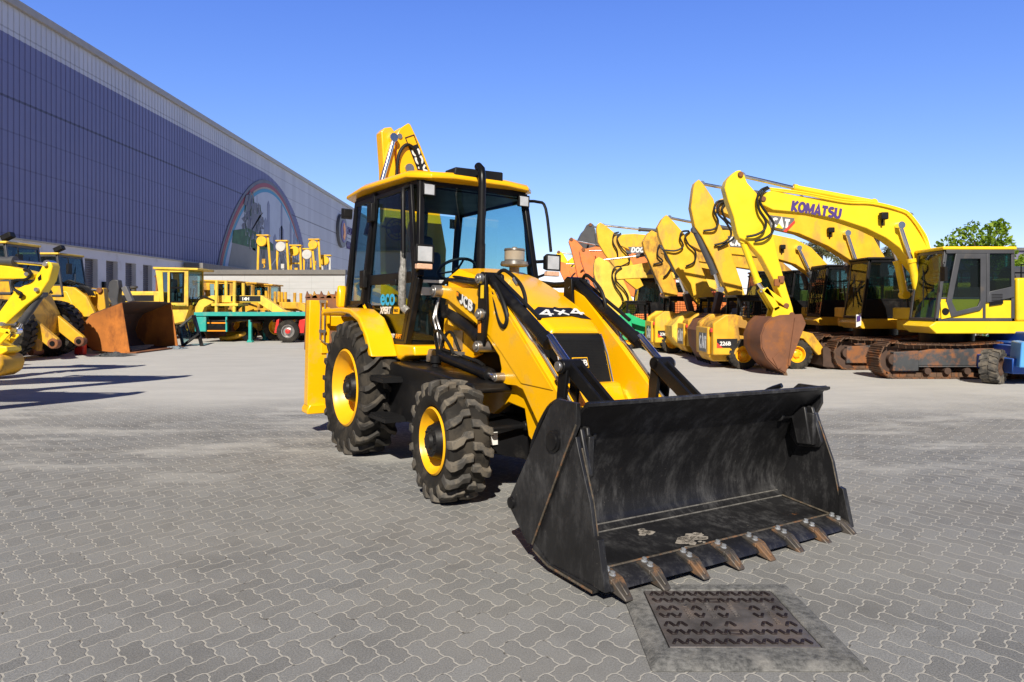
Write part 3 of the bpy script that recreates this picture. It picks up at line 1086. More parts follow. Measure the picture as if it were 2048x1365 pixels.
# --- axles and underbody
m = MB()
for s in (-1, 1):
    m.solid([(-2.02, s * .68, .37), (-2.02, s * .68, .53), (-2.30, s * .68, .53), (-2.30, s * .68, .37)], [(-1.93, s * .28, .28), (-1.95, s * .28, .58), (-2.38, s * .28, .58), (-2.38, s * .28, .28)])
    m.tube([(-1.90, s * .66, .56), (-1.90, s * .16, .57)], .024)
    m.tube([(-1.90, s * .36, .565), (-1.90, s * .22, .565)], .04)
m.solid([(-1.90, -.28, .27), (-1.93, -.28, .60), (-2.40, -.28, .60), (-2.40, -.28, .27)], [(-1.90, .28, .27), (-1.93, .28, .60), (-2.40, .28, .60), (-2.40, .28, .27)])
m.lathe([(0, .20), (.14, .17), (.2, .08)], (-1.95, 0, .42), (1, 0, 0), 20)
m.build('front_axle', Bk, bh, bevel=.02)
m = MB()
m.cyl((-4.27, -.74, .66), (-4.27, .74, .66), .16)
m.bx(-4.6, -3.95, -.3, .3, .42, .95)
m.bx(-4.1, -2.3, -.22, .22, .45, .8)
m.build('rear_axle', Bk, bh, bevel=.02)

# --- chassis rails (yellow)
m = MB()
rail = [(-3.25, 1.02), (-2.62, .985), (-2.06, .93), (-1.72, .90), (-1.52, .86), (-1.42, .74), (-1.50, .52), (-1.62, .46), (-1.72, .52), (-1.78, .72), (-2.02, .745), (-2.25, .62), (-2.62, .62), (-3.25, .72)]
for s in (-1, 1):
    m.prism(rail, s * .43, s * .37, 'y')
m.bx(-1.62, -1.50, -.368, .368, .56, .86)
m.build('chassis', Yl, bh, bevel=.008)
m = MB()                                          # loader tower between hood and arm
for s in (-1, 1):
    m.prism([(-3.36, .99), (-2.92, 1.0), (-2.60, 1.10), (-2.62, 1.32), (-3.0, 1.74), (-3.22, 1.74), (-3.30, 1.55)], s * .37, s * .33, 'y')
m.build('loader_tower', Yl, bh, bevel=.008)
m = MB()
m.prism([(-1.56, .50), (-1.44, .56), (-1.40, .80), (-1.47, .93), (-1.66, .95)], -.30, .30, 'y')
m.build('nose_guard', Yl, bh, bevel=.03)

# --- hood
m = MB()
secs = [(-3.06, .47, 1.36, 1.80, .36, 1.885, .10, 1.905), (-2.75, .43, 1.30, 1.72, .34, 1.81, .11, 1.83), (-2.40, .385, 1.27, 1.61, .31, 1.69, .12, 1.71), (-2.05, .335, 1.25, 1.49, .28, 1.545, .12, 1.558), (-1.88, .305, 1.25, 1.415, .265, 1.458, .12, 1.470), (-1.76, .275, 1.26, 1.345, .245, 1.395, .12, 1.408), (-1.69, .25, 1.265, 1.315, .225, 1.345, .12, 1.356)]
loops = []
for x, w, zl, zs, w2, z2, w3, z3 in secs:
    loops.append([m.b.verts.new(p) for p in ((x, -w, zl), (x, -w, zs), (x, -w2, z2), (x, -w3, z3), (x, w3, z3), (x, w2, z2), (x, w, zs), (x, w, zl))])
for i in range(len(loops) - 1):
    for k in range(7):
        m.f([loops[i][k], loops[i][k + 1], loops[i + 1][k + 1], loops[i + 1][k]])
m.f(loops[0])
m.f(loops[-1][::-1])
hood = m.build('hood', Yl, bh, bevel=.018, ang=25, seg=3)
m = MB()
for s in (-1, 1):
    m.solid([(-2.62, s * .395, 1.30), (-2.612, s * .395, 1.30), (-2.612, s * .395, 1.68), (-2.62, s * .395, 1.68)], [(-2.62, s * .421, 1.30), (-2.612, s * .421, 1.30), (-2.612, s * .421, 1.68), (-2.62, s * .421, 1.68)])
    m.build('hood_seam', M['black'], hood)
    m = MB()
m = MB()                                          # plain dark box in place of the engine block, under the hood
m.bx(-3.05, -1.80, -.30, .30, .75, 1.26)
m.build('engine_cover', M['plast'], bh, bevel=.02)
# grille
M['gmesh'] = pm('grille_wire', (.020, .020, .021), .5, .2, var=.2)
m = MB()
gp = [(-1.735, 1.262), (-1.720, 1.335), (-1.655, 1.30), (-1.50, .86), (-1.56, .80), (-1.70, .80)]
m.prism(gp, -.245, .245, 'y')
m.build('grille_shell', M['plast'], bh, bevel=.02, seg=3)
m = MB()
for k in range(34):
    tt = k / 33
    z = 1.27 - tt * .40
    x = -1.640 + tt * .135
    hw = .225
    m.bx(x - .01, x + .004, -hw, hw, z - .0025, z + .0025)
for k in range(56):
    y = -.225 + k * .0082
    m.beam((-1.636, y, 1.275), (-1.499, y, .868), .0018, .004)
m.build('grille_mesh', M['gmesh'], bh, smooth=False)
m = MB()
for s in (-1, 1):
    m.tube([(-1.69, s * .252, 1.31), (-1.60, s * .252, 1.15), (-1.49, s * .25, .84)], .008)
m.build('grille_trim', M['chrome'], bh)
m = MB()
m.plate([(-1.575, -.13, 1.13), (-1.575, .02, 1.13), (-1.548, .02, 1.05), (-1.548, -.13, 1.05)], .006)
bd = m.build('grille_badge', M['byel'], bh)
m = MB()
m.plate([(-1.568, -.122, 1.124), (-1.568, .012, 1.124), (-1.545, .012, 1.056), (-1.545, -.122, 1.056)], .006)
m.build('badge_face', M['blackd'], bd)
bold('JCB', .048, M['white'], bd, (-1.5405, -.108, 1.066), (0, 1, 0), (-.30, 0, .95), 'badge_lettering', .2)
# 4x4 decal on the nose of the hood
def hp(y, t_):        # point on the sloped hood nose; t_=0 at the lip, 1 further back
    x = -1.80 - .22 * t_
    z = 1.430 + .113 * t_ - abs(y) * abs(y) * .30
    return V((x, y - .02, z + .010))
m = MB()
dec = [(-.27, .12), (-.235, .62), (-.16, .82), (-.03, .70), (.0, .78), (.03, .70), (.18, .82), (.235, .62), (.285, .10), (.16, .06), (.08, .16), (-.06, .10)]
base_n = V((.45, 0, .9)).normalized()
A2 = [hp(*q) for q in dec]
m.solid(A2, [p + base_n * .003 for p in A2])
m.build('nose_decal', M['blackd'], hood)
xd = V((0, 1, 0))
yd = V((-.22, 0, .113)).normalized()
bold('4', .112, M['white'], hood, hp(-.235, .16) + V((0, 0, .010)), xd, yd, 'nose_lettering', .22, 1.7, .35)
bold('x', .125, M['white'], hood, hp(-.062, .16) + V((0, 0, .006)), xd, yd, 'nose_lettering', .18, 1.7)
bold('4', .112, M['white'], hood, hp(.085, .16) + V((0, 0, .010)), xd, yd, 'nose_lettering', .22, 1.7, .1)

# --- exhaust and precleaner
m = MB()
m.tube([(-3.07, -.11, 1.82), (-3.07, -.11, 2.72), (-3.075, -.11, 2.80), (-3.11, -.10, 2.87), (-3.19, -.09, 2.915)], [.038, .038, .038, .038, .041], n=18)
m.lathe([(0, .042), (.30, .042)], (-3.07, -.11, 1.84), (0, 0, 1), 18)
m.build('exhaust_stack', M['black'], bh)
m = MB()
m.lathe([(0, .05), (.08, .05), (.09, .13), (.105, .138), (.135, .13), (.14, .10), (.15, .098), (.24, .098), (.245, .105), (.262, .10), (.268, .03), (.28, .02)], (-2.95, .20, 1.84), (0, 0, 1), 28)
m.build('air_precleaner', [pm('precleaner_plastic', (.11, .10, .09), .35, var=.3, dirt=DUST, da=.6, dth=.5)], bh)
m = MB()
m.lathe([(0, .099), (.085, .099)], (-2.95, .20, 1.992), (0, 0, 1), 28, caps=False)
m.build('precleaner_bowl', pm('dusty_bowl', (.36, .31, .24), .3, var=.3, coat=.5), bh)

# --- cab
CW = .68
sid = lambda s: s * CW
m = MB()                       # frame posts
for s in (-1, 1):
    P = {'AT': (-3.42, s * .60, 2.74), 'AM': (-3.26, s * .665, 1.80), 'AB': (-3.52, s * .665, 1.16), 'BT': (-4.42, s * .665, 2.76), 'BM': (-4.66, s * .70, 1.52), 'CT': (-5.00, s * .66, 2.74), 'CB': (-5.20, s * .70, 1.50)}
    m.beam(P['AT'], P['AM'], .07, .06, (0, 1, 0))
    m.beam(P['AM'], P['AB'], .07, .06, (0, 1, 0))
    m.beam(P['BT'], P['BM'], .075, .07, (0, 1, 0))
    m.beam(P['CT'], P['CB'], .07, .07, (0, 1, 0))
    m.beam(P['AT'], P['CT'], .07, .07, (0, 1, 0))
    m.beam(P['CB'], P['BM'], .05, .05, (0, 1, 0))
    m.beam(P['BM'], (-4.10, s * .69, 1.16), .06, .05, (0, 1, 0))
    m.beam((-4.10, s * .69, 1.16), P['AB'], .05, .05, (0, 1, 0))
m.beam((-3.40, -.60, 2.74), (-3.40, .60, 2.74), .06, .08)
m.beam((-5.00, -.66, 2.74), (-5.00, .66, 2.74), .06, .08)
m.beam((-5.20, -.70, 1.5), (-5.20, .70, 1.5), .06, .08)
m.beam((-3.52, -.66, 1.16), (-3.52, -.30, 1.16), .05, .05)
m.beam((-3.52, .66, 1.16), (-3.52, .30, 1.16), .05, .05)
m.beam((-5.10, 0.25, 2.74), (-5.2, .25, 1.5), .05, .05)
cab = m.build('cab', M['black'], bh, bevel=.01)
m = MB()                       # roof: rim with chamfered corners, dished top
def roofloop(e, z):
    return [(-3.28 + e, -.56, z - .02), (-3.28 + e, -.30, z), (-3.28 + e, .30, z), (-3.28 + e, .56, z - .02), (-3.48, .72 + e, z), (-4.6, .75 + e, z + .03), (-5.12 - e, .74 + e, z), (-5.26 - e, .60, z - .02), (-5.26 - e, -.60, z - .02), (-5.12 - e, -.74 - e, z), (-4.6, -.75 - e, z + .03), (-3.48, -.72 - e, z)]
lp = [[m.b.verts.new(p) for p in roofloop(e, z)] for e, z in ((-.03, 2.765), (.02, 2.775), (.02, 2.810), (-.02, 2.842), (-.12, 2.862), (-.35, 2.868))]
for i in range(len(lp) - 1):
    for k in range(12):
        m.f([lp[i][k], lp[i][(k + 1) % 12], lp[i + 1][(k + 1) % 12], lp[i + 1][k]])
m.f(lp[0][::-1])
m.f(lp[-1])
roof = m.build('cab_roof', Yl, bh, bevel=.012, ang=50, seg=3)
m = MB()
m.prism([(-.315, 2.795), (.255, 2.795), (.255, 2.915), (-.30, 2.900)], -3.50, -3.275, 'x')
m.build('roof_vent_box', M['plast'], bh, bevel=.015)
m = MB()
m.bx(-4.95, -3.45, -.60, .60, 2.69, 2.735)
m.build('headliner', M['plast'], cab)
m = MB()                       # windscreen upper, lower quarter panes, side panes, rear panes
for s in (-1, 1):
    m.plate([(-3.50, s * .664, 1.19), (-3.29, s * .66, 1.74), (-3.26, s * .44, 1.74), (-3.42, s * .40, 1.19)], .006)
m.build('quarter_pane', M['glassd'], cab, smooth=False)
m = MB()
ws = []
for z, x, w in ((2.71, -3.41, .58), (2.3, -3.325, .62), (1.80, -3.235, .655)):
    ws.append([m.b.verts.new((x + .06 * (1 - (q / 4) ** 2), w * q / 4, z)) for q in range(-4, 5)])
for i in range(2):
    for k in range(8):
        m.f([ws[i][k], ws[i][k + 1], ws[i + 1][k + 1], ws[i + 1][k]])
m.build('windscreen', M['glass'], cab)
dr = None
for s in (-1, 1):
    m = MB()
    out = [(-3.46, 2.71), (-3.31, 1.80), (-3.56, 1.18), (-4.08, 1.18), (-4.62, 1.54), (-4.39, 2.72)]
    inn = [(-3.53, 2.67), (-3.39, 1.80), (-3.62, 1.23), (-4.05, 1.23), (-4.56, 1.56), (-4.35, 2.68)]
    m.ring(out, inn, s * .69, s * .655, 'y')
    m.bx(-4.52, -3.40, s * .692 if s < 0 else .657, s * .657 if s < 0 else .692, 1.75, 1.86)
    dr = m.build('cab_door', M['black'], bh, bevel=.006)
    m = MB()
    m.prism([(-3.53, 2.67), (-3.40, 1.86), (-4.51, 1.86), (-4.35, 2.68)], s * .675, s * .669, 'y')
    m.prism([(-3.40, 1.75), (-3.62, 1.23), (-4.05, 1.23), (-4.54, 1.58), (-4.53, 1.75)], s * .675, s * .669, 'y')
    m.build('door_pane', M['glass'], dr, smooth=False)
    if s < 0:
        door = dr
    m = MB()
    m.prism([(-4.47, 2.70), (-4.70, 1.56), (-5.16, 1.56), (-4.99, 2.70)], s * .687, s * .68, 'y')
    m.build('rear_side_pane', M['glass'], cab, smooth=False)
m = MB()
m.ring([(-4.45, 2.715), (-4.69, 1.53), (-5.19, 1.53), (-5.0, 2.715)], [(-4.49, 2.67), (-4.72, 1.585), (-5.13, 1.585), (-4.96, 2.67)], -.70, -.68, 'y')
m.ring([(-4.45, 2.715), (-4.69, 1.53), (-5.19, 1.53), (-5.0, 2.715)], [(-4.49, 2.67), (-4.72, 1.585), (-5.13, 1.585), (-4.96, 2.67)], .70, .68, 'y')
m.build('rear_window_frame', M['black'], cab, bevel=.006)
m = MB()
m.plate([(-5.03, -.62, 2.68), (-5.03, .62, 2.68), (-5.19, .64, 1.56), (-5.19, -.64, 1.56)], .006)
m.build('rear_pane', M['glass'], cab, smooth=False)
m = MB()                       # door hinges, handle, grab rail
for z, x in ((2.55, -4.43), (1.83, -4.62)):
    m.bx(x - .07, x + .06, -.745, -.692, z - .11, z + .09)
m.build('door_hinge', M['plast'], door, bevel=.01)
m = MB()
m.bx(-3.86, -3.72, -.72, -.693, 1.73, 1.79)
m.build('door_latch', M['plast'], door, bevel=.008)
m = MB()
m.tube([(-3.50, -.70, 2.69), (-3.49, -.755, 2.66), (-3.46, -.765, 2.55), (-3.40, -.775, 1.90)], .024, n=10)
gr_ = m.build('grab_rail', M['black'], bh)
m = MB()
m.tube([(-3.42, -.772, 2.05), (-3.40, -.778, 1.90), (-3.385, -.79, 1.75), (-3.40, -.78, 1.60), (-3.42, -.765, 1.52), (-3.38, -.73, 1.47)], [.025, .028, .026, .029, .027, .036], n=9, smooth=4)
m.build('rail_wrapping', M['plasticwrap'], gr_)
# door lettering
text('eco', .235, M['cyan'], door, (-4.18, -.6925, 1.535), (1, 0, 0), (0, 0, 1), 'door_lettering', .001, .005, 1.15)
text('XPERT', .098, M['white'], door, (-4.18, -.6925, 1.445), (1, 0, 0), (0, 0, 1), 'door_lettering', .001, .004, 1.0, .2)
m = MB()
m.prism([(-3.82, 1.445), (-3.67, 1.445), (-3.655, 1.515), (-3.805, 1.515)], -.694, -.691, 'y')
m.build('door_badge', M['byel'], door)
text('MAX', .045, M['blackd'], door, (-3.795, -.6945, 1.462), (1, 0, 0), (0, 0, 1), 'door_lettering', .001, .002)
m = MB()
m.prism([(-3.97, 1.193), (-3.91, 1.193), (-3.91, 1.25), (-3.97, 1.25)], -.694, -.691, 'y')
m.build('door_badge', M['byel'], door)
text('EASY', .06, M['white'], door, (-3.90, -.6945, 1.20), (1, 0, 0), (0, 0, 1), 'door_lettering', .001, .002, .95, .15)
text('SHIFT', .06, M['orangesq'], door, (-3.745, -.6945, 1.20), (1, 0, 0), (0, 0, 1), 'door_lettering', .001, .002, .95, .15)
m = MB()
m.plate([(-3.285, -.655, 1.705), (-3.26, -.53, 1.705), (-3.285, -.525, 1.63), (-3.315, -.652, 1.63)], .003)
m.build('pane_sticker', M['white'], cab)
m = MB()
m.plate([(-3.255, -.66, 1.775), (-3.225, -.42, 1.775), (-3.235, -.42, 1.75), (-3.265, -.66, 1.75)], .012)
m.build('pane_joint_strip', M['white'], cab)
# interior: floor, seat, console, wheel, fan, levers
m = MB()
m.bx(-5.1, -3.5, -.62, .62, 1.12, 1.17)
m.prism([(-3.5, 1.16), (-3.34, 1.8), (-3.55, 1.86), (-3.75, 1.6), (-3.75, 1.16)], -.20, .22, 'y')
m.prism([(-5.15, 1.5), (-4.75, 1.5), (-4.85, 1.17), (-5.15, 1.17)], -.60, .60, 'y')
m.build('cab_floor', M['plast'], cab, bevel=.02)
m = MB()
m.bx(-4.55, -4.05, -.24, .24, 1.48, 1.60)
m.prism([(-4.60, 1.56), (-4.46, 1.58), (-4.58, 2.18), (-4.72, 2.18)], -.22, .22, 'y')
m.bx(-4.70, -4.60, -.13, .13, 2.17, 2.36)
m.bx(-4.5, -4.1, -.18, .18, 1.17, 1.47)
m.build('seat', M['seat'], cab, bevel=.05, seg=3)
m = MB()
ax = V((-.5, 0, .86)).normalized()
cN = V((-3.78, .0, 1.93))
a_ = V((0, 1, 0))
b_ = ax.cross(a_)
m.tube([cN + (a_ * math.cos(2 * PI * k / 32) + b_ * math.sin(2 * PI * k / 32)) * .20 for k in range(33)], .016, n=8)
m.tube([cN, (-3.58, 0, 1.6)], .035)
for k in range(3):
    a = 2 * PI * k / 3 + .5
    m.tube([cN - ax * .02, cN + (a_ * math.cos(a) + b_ * math.sin(a)) * .20], .012, n=6)
m.build('steering_wheel', M['plast'], cab)
m = MB()
fc = V((-4.25, -.50, 2.36))
for rr in (.04, .08, .115):
    m.tube([fc + V((.04 if rr < .1 else 0, rr * math.cos(2 * PI * k / 20), rr * math.sin(2 * PI * k / 20))) for k in range(21)], .006, n=5)
for k in range(10):
    a = 2 * PI * k / 10
    m.tube([fc + V((.05, 0, 0)), fc + V((0, .115 * math.cos(a), .115 * math.sin(a)))], .004, n=4)
m.cyl(fc - V((.06, 0, 0)), fc, .045)
m.tube([fc, (-4.4, -.6, 2.40)], .012)
m.build('cab_fan', M['plast'], cab)
m = MB()
for y in (-.34, -.42, .36):
    m.tube([(-3.95, y, 1.3), (-3.92, y, 1.78)], .014)
    m.lathe([(0, .02), (.05, .03), (.08, .02)], (-3.92, y, 1.78), (0, 0, 1), 10)
m.build('control_lever', M['plast'], cab)
# sill, fender, tank, steps
m = MB()
for s in (-1, 1):
    m.prism([(-4.12, 1.145), (-3.30, 1.145), (-3.27, 1.05), (-3.48, 1.03), (-3.60, .985), (-4.10, 1.01)], s * .70, s * .30, 'y')
m.build('cab_sill', Yl, bh, bevel=.02, seg=3)
for s in (-1, 1):
    m = MB()
    top = [(-5.30, 1.44), (-5.22, 1.485), (-4.60, 1.50), (-4.30, 1.485), (-4.02, 1.40), (-3.80, 1.22), (-3.66, 1.02)]
    ins = [(-3.74, 1.02), (-3.88, 1.20), (-4.08, 1.355), (-4.33, 1.43), (-4.60, 1.445), (-5.20, 1.43), (-5.28, 1.40)]
    m.prism(top + ins, s * .98, s * .70, 'y')
    m.prism([(-4.75, 1.50), (-4.30, 1.484), (-4.05, 1.40), (-3.85, 1.22), (-3.70, 1.02), (-4.08, 1.02), (-4.08, 1.18), (-4.62, 1.53)], s * .74, s * .705, 'y')
    m.build('rear_fender', Yl, bh, bevel=.02, seg=3)
m = MB()
m.prism([(-3.66, .93), (-3.60, .975), (-2.74, .955), (-2.52, .90), (-2.44, .86), (-2.44, .78), (-2.56, .80), (-2.74, .80), (-2.82, .52), (-2.90, .44), (-3.60, .44), (-3.66, .50)], -.80, -.44, 'y')
m.prism([(-2.80, .955), (-1.98, .915), (-1.93, .86), (-1.96, .83), (-2.06, .875), (-2.72, .90)], -.80, -.44, 'y')
m.build('fuel_tank', M['black'], bh, bevel=.025, seg=3)
m = MB()
m.prism([(-3.66, .93), (-3.60, .975), (-2.74, .955), (-2.6, .52), (-3.60, .44)], .44, .80, 'y')
m.build('battery_box', M['black'], bh, bevel=.02)
m = MB()
m.lathe([(0, .035), (.03, .035), (.04, .05), (.10, .05), (.105, .03)], (-2.98, -.62, .965), (0, 0, 1), 18)
m.build('filler_cap', M['plast'], bh)
for z, x0, x1 in ((.80, -3.86, -3.30), (.44, -3.78, -3.22)):
    m = MB()
    m.bx(x0, x1, -1.00, -.74, z, z + .035)
    for k in range(16):
        m.bx(x0 + .02 + k * .033, x0 + .034 + k * .033, -.99, -.76, z + .0355, z + .05)
    m.bx(x0 + .1, x1 - .1, -.74, -.5, z - .01, z + .03)
    m.build('step', M['plast'], bh)

# --- loader arms
ARM = [(-3.21, 1.66), (-3.19, 1.705), (-3.12, 1.72), (-2.90, 1.70), (-2.39, 1.67), (-2.25, 1.69), (-2.10, 1.63), (-1.25, .905), (-.86, .55), (-.80, .44), (-.86, .36), (-1.0, .36), (-1.44, .60), (-1.706, .885), (-1.80, .905), (-1.93, .90), (-2.01, .91), (-2.04, .97), (-2.02, 1.02), (-2.06, 1.12), (-2.25, 1.26), (-2.40, 1.357), (-2.67, 1.466), (-2.99, 1.585), (-3.15, 1.61)]
for s in (-1, 1):
    m = MB()
    m.prism(ARM, s * .50, s * .40, 'y')
    m.prism([(-2.42, 1.38), (-2.24, 1.64), (-2.10, 1.60), (-1.30, .92), (-1.72, .93), (-2.02, 1.15), (-2.22, 1.28)], s * .508, s * .502, 'y')
    arm = m.build('loader_arm', Yl, bh, bevel=.010)
    m = MB()                                     # pins
    for x, z, r_ in ((-3.14, 1.665, .058), (-2.29, 1.755, .043), (-2.275, 1.455, .048), (-2.30, 1.185, .048), (-1.99, .955, .035)):
        m.cyl((x, s * .36, z), (x, s * .585, z), r_, n=18)
        m.cyl((x, s * .585, z), (x, s * .60, z), r_ * .62, n=14)
    m.build('pivot_pin', M['steel'], arm, bevel=.004)
    m = MB()                                     # hydraulic line on top of the arm
    m.tube([(-2.20, s * .47, 1.70), (-2.08, s * .47, 1.64), (-1.75, s * .47, 1.36), (-1.66, s * .45, 1.26), (-1.58, s * .45, 1.22), (-1.25, s * .45, .93), (-1.12, s * .45, .80)], .012, n=8, smooth=3)
    m.build('hydraulic_line', M['steel'], arm)
    m = MB()                                     # bell crank
    lev = [(-2.345, 1.785), (-2.30, 1.815), (-2.235, 1.79), (-2.20, 1.46), (-2.255, 1.17), (-2.30, 1.125), (-2.35, 1.15), (-2.355, 1.45)]
    m.prism(lev, s * .545, s * .515, 'y')
    m.prism(lev, s * .385, s * .355, 'y')
    lv = m.build('bell_crank', Bk, bh, bevel=.006)
    m = MB()
    m.prism([(-2.325, 1.30), (-2.285, 1.30), (-2.285, 1.40), (-2.325, 1.40)], s * .553, s * .546, 'y')
    m.build('side_reflector', M['orangesq'], lv)
    m = MB()
    m.prism([(-2.30, 1.59), (-2.25, 1.59), (-2.25, 1.70), (-2.30, 1.70)], s * .549, s * .546, 'y')
    m.build('warning_sticker', M['kyel'], lv)
    # cylinders
    def cylinder(p0, pg, p1, rb, rr, name):
        p0, pg, p1 = V(p0), V(pg), V(p1)
        dd = (p1 - p0).normalized()
        mm_ = MB()
        mm_.lathe([(0, rb), ((pg - p0).length - .10, rb), ((pg - p0).length - .09, rb * 1.16), ((pg - p0).length, rb * 1.16), ((pg - p0).length + .004, rr * 1.2)], p0, dd, 20)
        mm_.cyl(p0 - V((0, .06, 0)), p0 + V((0, .06, 0)), rb * 1.05, n=18)
        cb = mm_.build(name, Bk, bh)
        mm_ = MB()
        mm_.cyl(pg - dd * .03, p1, rr, n=18)
        mm_.build('piston_rod', M['chrome'], cb)
        return cb
    yb = s * .45
    c_ = cylinder((-2.29, yb, 1.76), (-1.412, yb, 1.286), (-1.18, yb, 1.10), .050, .031, 'tilt_cylinder')
    m = MB()
    m.tube([(-2.22, yb, 1.795), (-1.68, yb, 1.50), (-1.56, yb, 1.43)], .016, n=8)
    m.tube([(-2.15, s * .50, 1.71), (-2.0, s * .51, 1.56), (-1.93, s * .51, 1.43), (-1.97, s * .51, 1.36), (-2.06, s * .50, 1.40), (-2.16, s * .49, 1.58), (-2.22, s * .47, 1.70)],   .021, n=8, smooth=5)
    m.tube([(-2.18, yb, 1.80), (-2.10, s * .43, 1.82), (-1.90, s * .41, 1.70), (-1.82, s * .41, 1.55), (-1.86, s * .43, 1.45)], .016, n=8, smooth=5)
    m.build('cylinder_hose', M['rubhose'], c_)
    m = MB()
    for x, z in ((-2.08, 1.635), (-1.98, 1.75)):
        m.tube([(x, s * .505 if z < 1.7 else s * .42, z), (x + .05, s * .508 if z < 1.7 else s * .414, z - .05)], .021, n=8)
    m.build('hose_fitting', M['steel'], c_)
    cylinder((-3.09, s * .43, 1.475), (-2.45, s * .43, 1.24), (-2.30, s * .43, 1.185), .062, .034, 'lift_cylinder')
    c2 = cylinder((-3.02, s * .56, 1.07), (-2.10, s * .56, .963), (-1.985, s * .56, .95), .050, .030, 'steer_cylinder')
    m = MB()
    m.tube([(-2.95, s * .56, 1.125), (-2.3, s * .56, 1.06), (-2.2, s * .56, 1.03)], .017, n=8)
    m.tube([(-3.06, s * .56, 1.10), (-3.04, s * .60, 1.26), (-2.92, s * .62, 1.30), (-2.78, s * .60, 1.20), (-2.70, s * .58, 1.10)], .015, n=8, smooth=5)
    m.tube([(-3.0, s * .56, 1.11), (-2.94, s * .54, 1.26), (-2.82, s * .54, 1.28), (-2.66, s * .55, 1.14), (-2.58, s * .56, 1.08)], .015, n=8, smooth=5)
    m.build('cylinder_hose', M['rubhose'], c2)
    m = MB()
    m.bx(-2.76, -2.56, s * .545 if s > 0 else -.575, s * .575 if s > 0 else -.545, 1.085, 1.125)
    m.cyl((-3.10, s * .50, 1.07), (-3.10, s * .62, 1.07), .055)
    m.bx(-3.22, -3.10, min(s * .5, s * .60), max(s * .5, s * .60), 1.0, 1.06)
    m.build('hose_fitting', M['steel'], c2)
    m = MB()                                     # steel pipes from the tower
    m.tube([(-3.17, s * .50, 1.60), (-3.17, s * .53, 1.45), (-3.10, s * .54, 1.36), (-3.06, s * .53, 1.25), (-3.08, s * .52, 1.10)], .012, n=8, smooth=4)
    m.tube([(-3.20, s * .50, 1.58), (-3.20, s * .54, 1.42), (-3.14, s * .55, 1.34), (-3.10, s * .54, 1.22), (-3.12, s * .53, 1.08)], .012, n=8, smooth=4)
    m.build('hydraulic_line', M['steel'], arm)
    m = MB()
    m.tube([(-3.18, s * .46, 1.73), (-3.05, s * .46, 1.775), (-2.6, s * .46, 1.735), (-2.34, s * .46, 1.745)], .018, n=8, smooth=3)
    m.tube([(-3.18, s * .43, 1.75), (-3.05, s * .43, 1.80), (-2.6, s * .43, 1.755), (-2.34, s * .43, 1.765)], .018, n=8, smooth=3)
    m.build('arm_hose', M['rubhose'], arm)
    # bucket link
    m = MB()
    m.cyl((-1.18, s * .36, 1.10), (-1.18, s * .54, 1.10), .052, n=20)
    m.beam((-1.18, s * .50, 1.10), (-1.235, s * .50, .60), .03, .10, (1, 0, 0), .03, .085)
    m.beam((-1.18, s * .39, 1.10), (-1.235, s * .39, .60), .03, .10, (1, 0, 0), .03, .085)
    m.beam((-1.18, s * .465, 1.10), (-.66, s * .465, .75), .03, .095, (0, 0, 1))
    m.beam((-1.18, s * .375, 1.10), (-.66, s * .375, .75), .03, .095, (0, 0, 1))
    lk = m.build('bucket_link', Bk, bh, bevel=.008)
    m = MB()
    m.cyl((-1.18, s * .54, 1.10), (-1.18, s * .565, 1.10), .036, n=18)
    m.build('pivot_pin', M['steel'], lk, bevel=.004)
    if s < 0:
        m = MB()
        m.prism([(-2.80, 1.60), (-2.785, 1.655), (-2.46, 1.54), (-2.475, 1.465), (-2.46, 1.45), (-2.74, 1.565)], -.512, -.505, 'y')
        m.prism([(-2.80, 1.625), (-2.795, 1.665), (-2.745, 1.648), (-2.75, 1.61)], -.514, -.511, 'y')
        m.build('arm_decal', M['blackd'], arm)
        m = MB()
        m.prism([(-2.795, 1.625), (-2.79, 1.655), (-2.755, 1.643), (-2.76, 1.612)], -.517, -.514, 'y')
        m.build('arm_decal_square', M['orangesq'], arm)
        bold('JCB', .088, M['white'], arm, (-2.735, -.5125, 1.558), (.94, 0, -.34), (.10, 0, .94), 'arm_lettering', .24, 1.25)
    m = MB()                                     # torque tube between arms (once)
    if s > 0:
        m.cyl((-1.30, -.40, .72), (-1.30, .40, .72), .07)
        m.build('cross_tube', Yl, bh)
# small plates on chassis
m = MB()
m.prism([(-1.66, .70), (-1.60, .70), (-1.60, .80), (-1.66, .80)], -.437, -.432, 'y')
m.prism([(-3.10, 1.12), (-2.92, 1.12), (-2.92, 1.30), (-3.10, 1.30)], -.378, -.373, 'y')
m.build('data_plate', M['steel'], bh)
m = MB()
m.plate([(-1.985, -.62, .52), (-1.985, -.55, .52), (-1.98, -.55, .42), (-1.98, -.62, .42)], .01)
m.build('axle_tag', M['white'], bh)

# --- bucket
PR = [(-.20, .985), (-.27, .915), (-.36, .82), (-.46, .70), (-.555, .55), (-.61, .42), (-.632, .30), (-.615, .21), (-.575, .165), (-.535, .142), (-.15, .098), (-.02, .052)]
def crv(P, k=4):
    out = []
    for i in range(len(P) - 1):
        a, b, c, d = (V(P[max(i - 1, 0)]), V(P[i]), V(P[i + 1]), V(P[min(i + 2, len(P) - 1)]))
        for j in range(k):
            t_ = j / k
            q = .5 * ((2 * b) + (c - a) * t_ + (2 * a - 5 * b + 4 * c - d) * t_ * t_ + (3 * b - a - 3 * c + d) * t_ ** 3)
            out.append((q.x, q.y))
    return out + [P[-1]]
PR = crv([(-.19, .985), (-.315, .86), (-.43, .73), (-.53, .58), (-.597, .43), (-.622, .31), (-.606, .205)]) + [(-.580, .172), (-.535, .142), (-.15, .098), (-.02, .052)]
m = MB()
m.sheet(PR, -1.08, 1.08, -.018)
m.prism([(-.215, .992), (-.176, .992), (-.176, .974), (-.20, .962)], -1.085, 1.085, 'y')
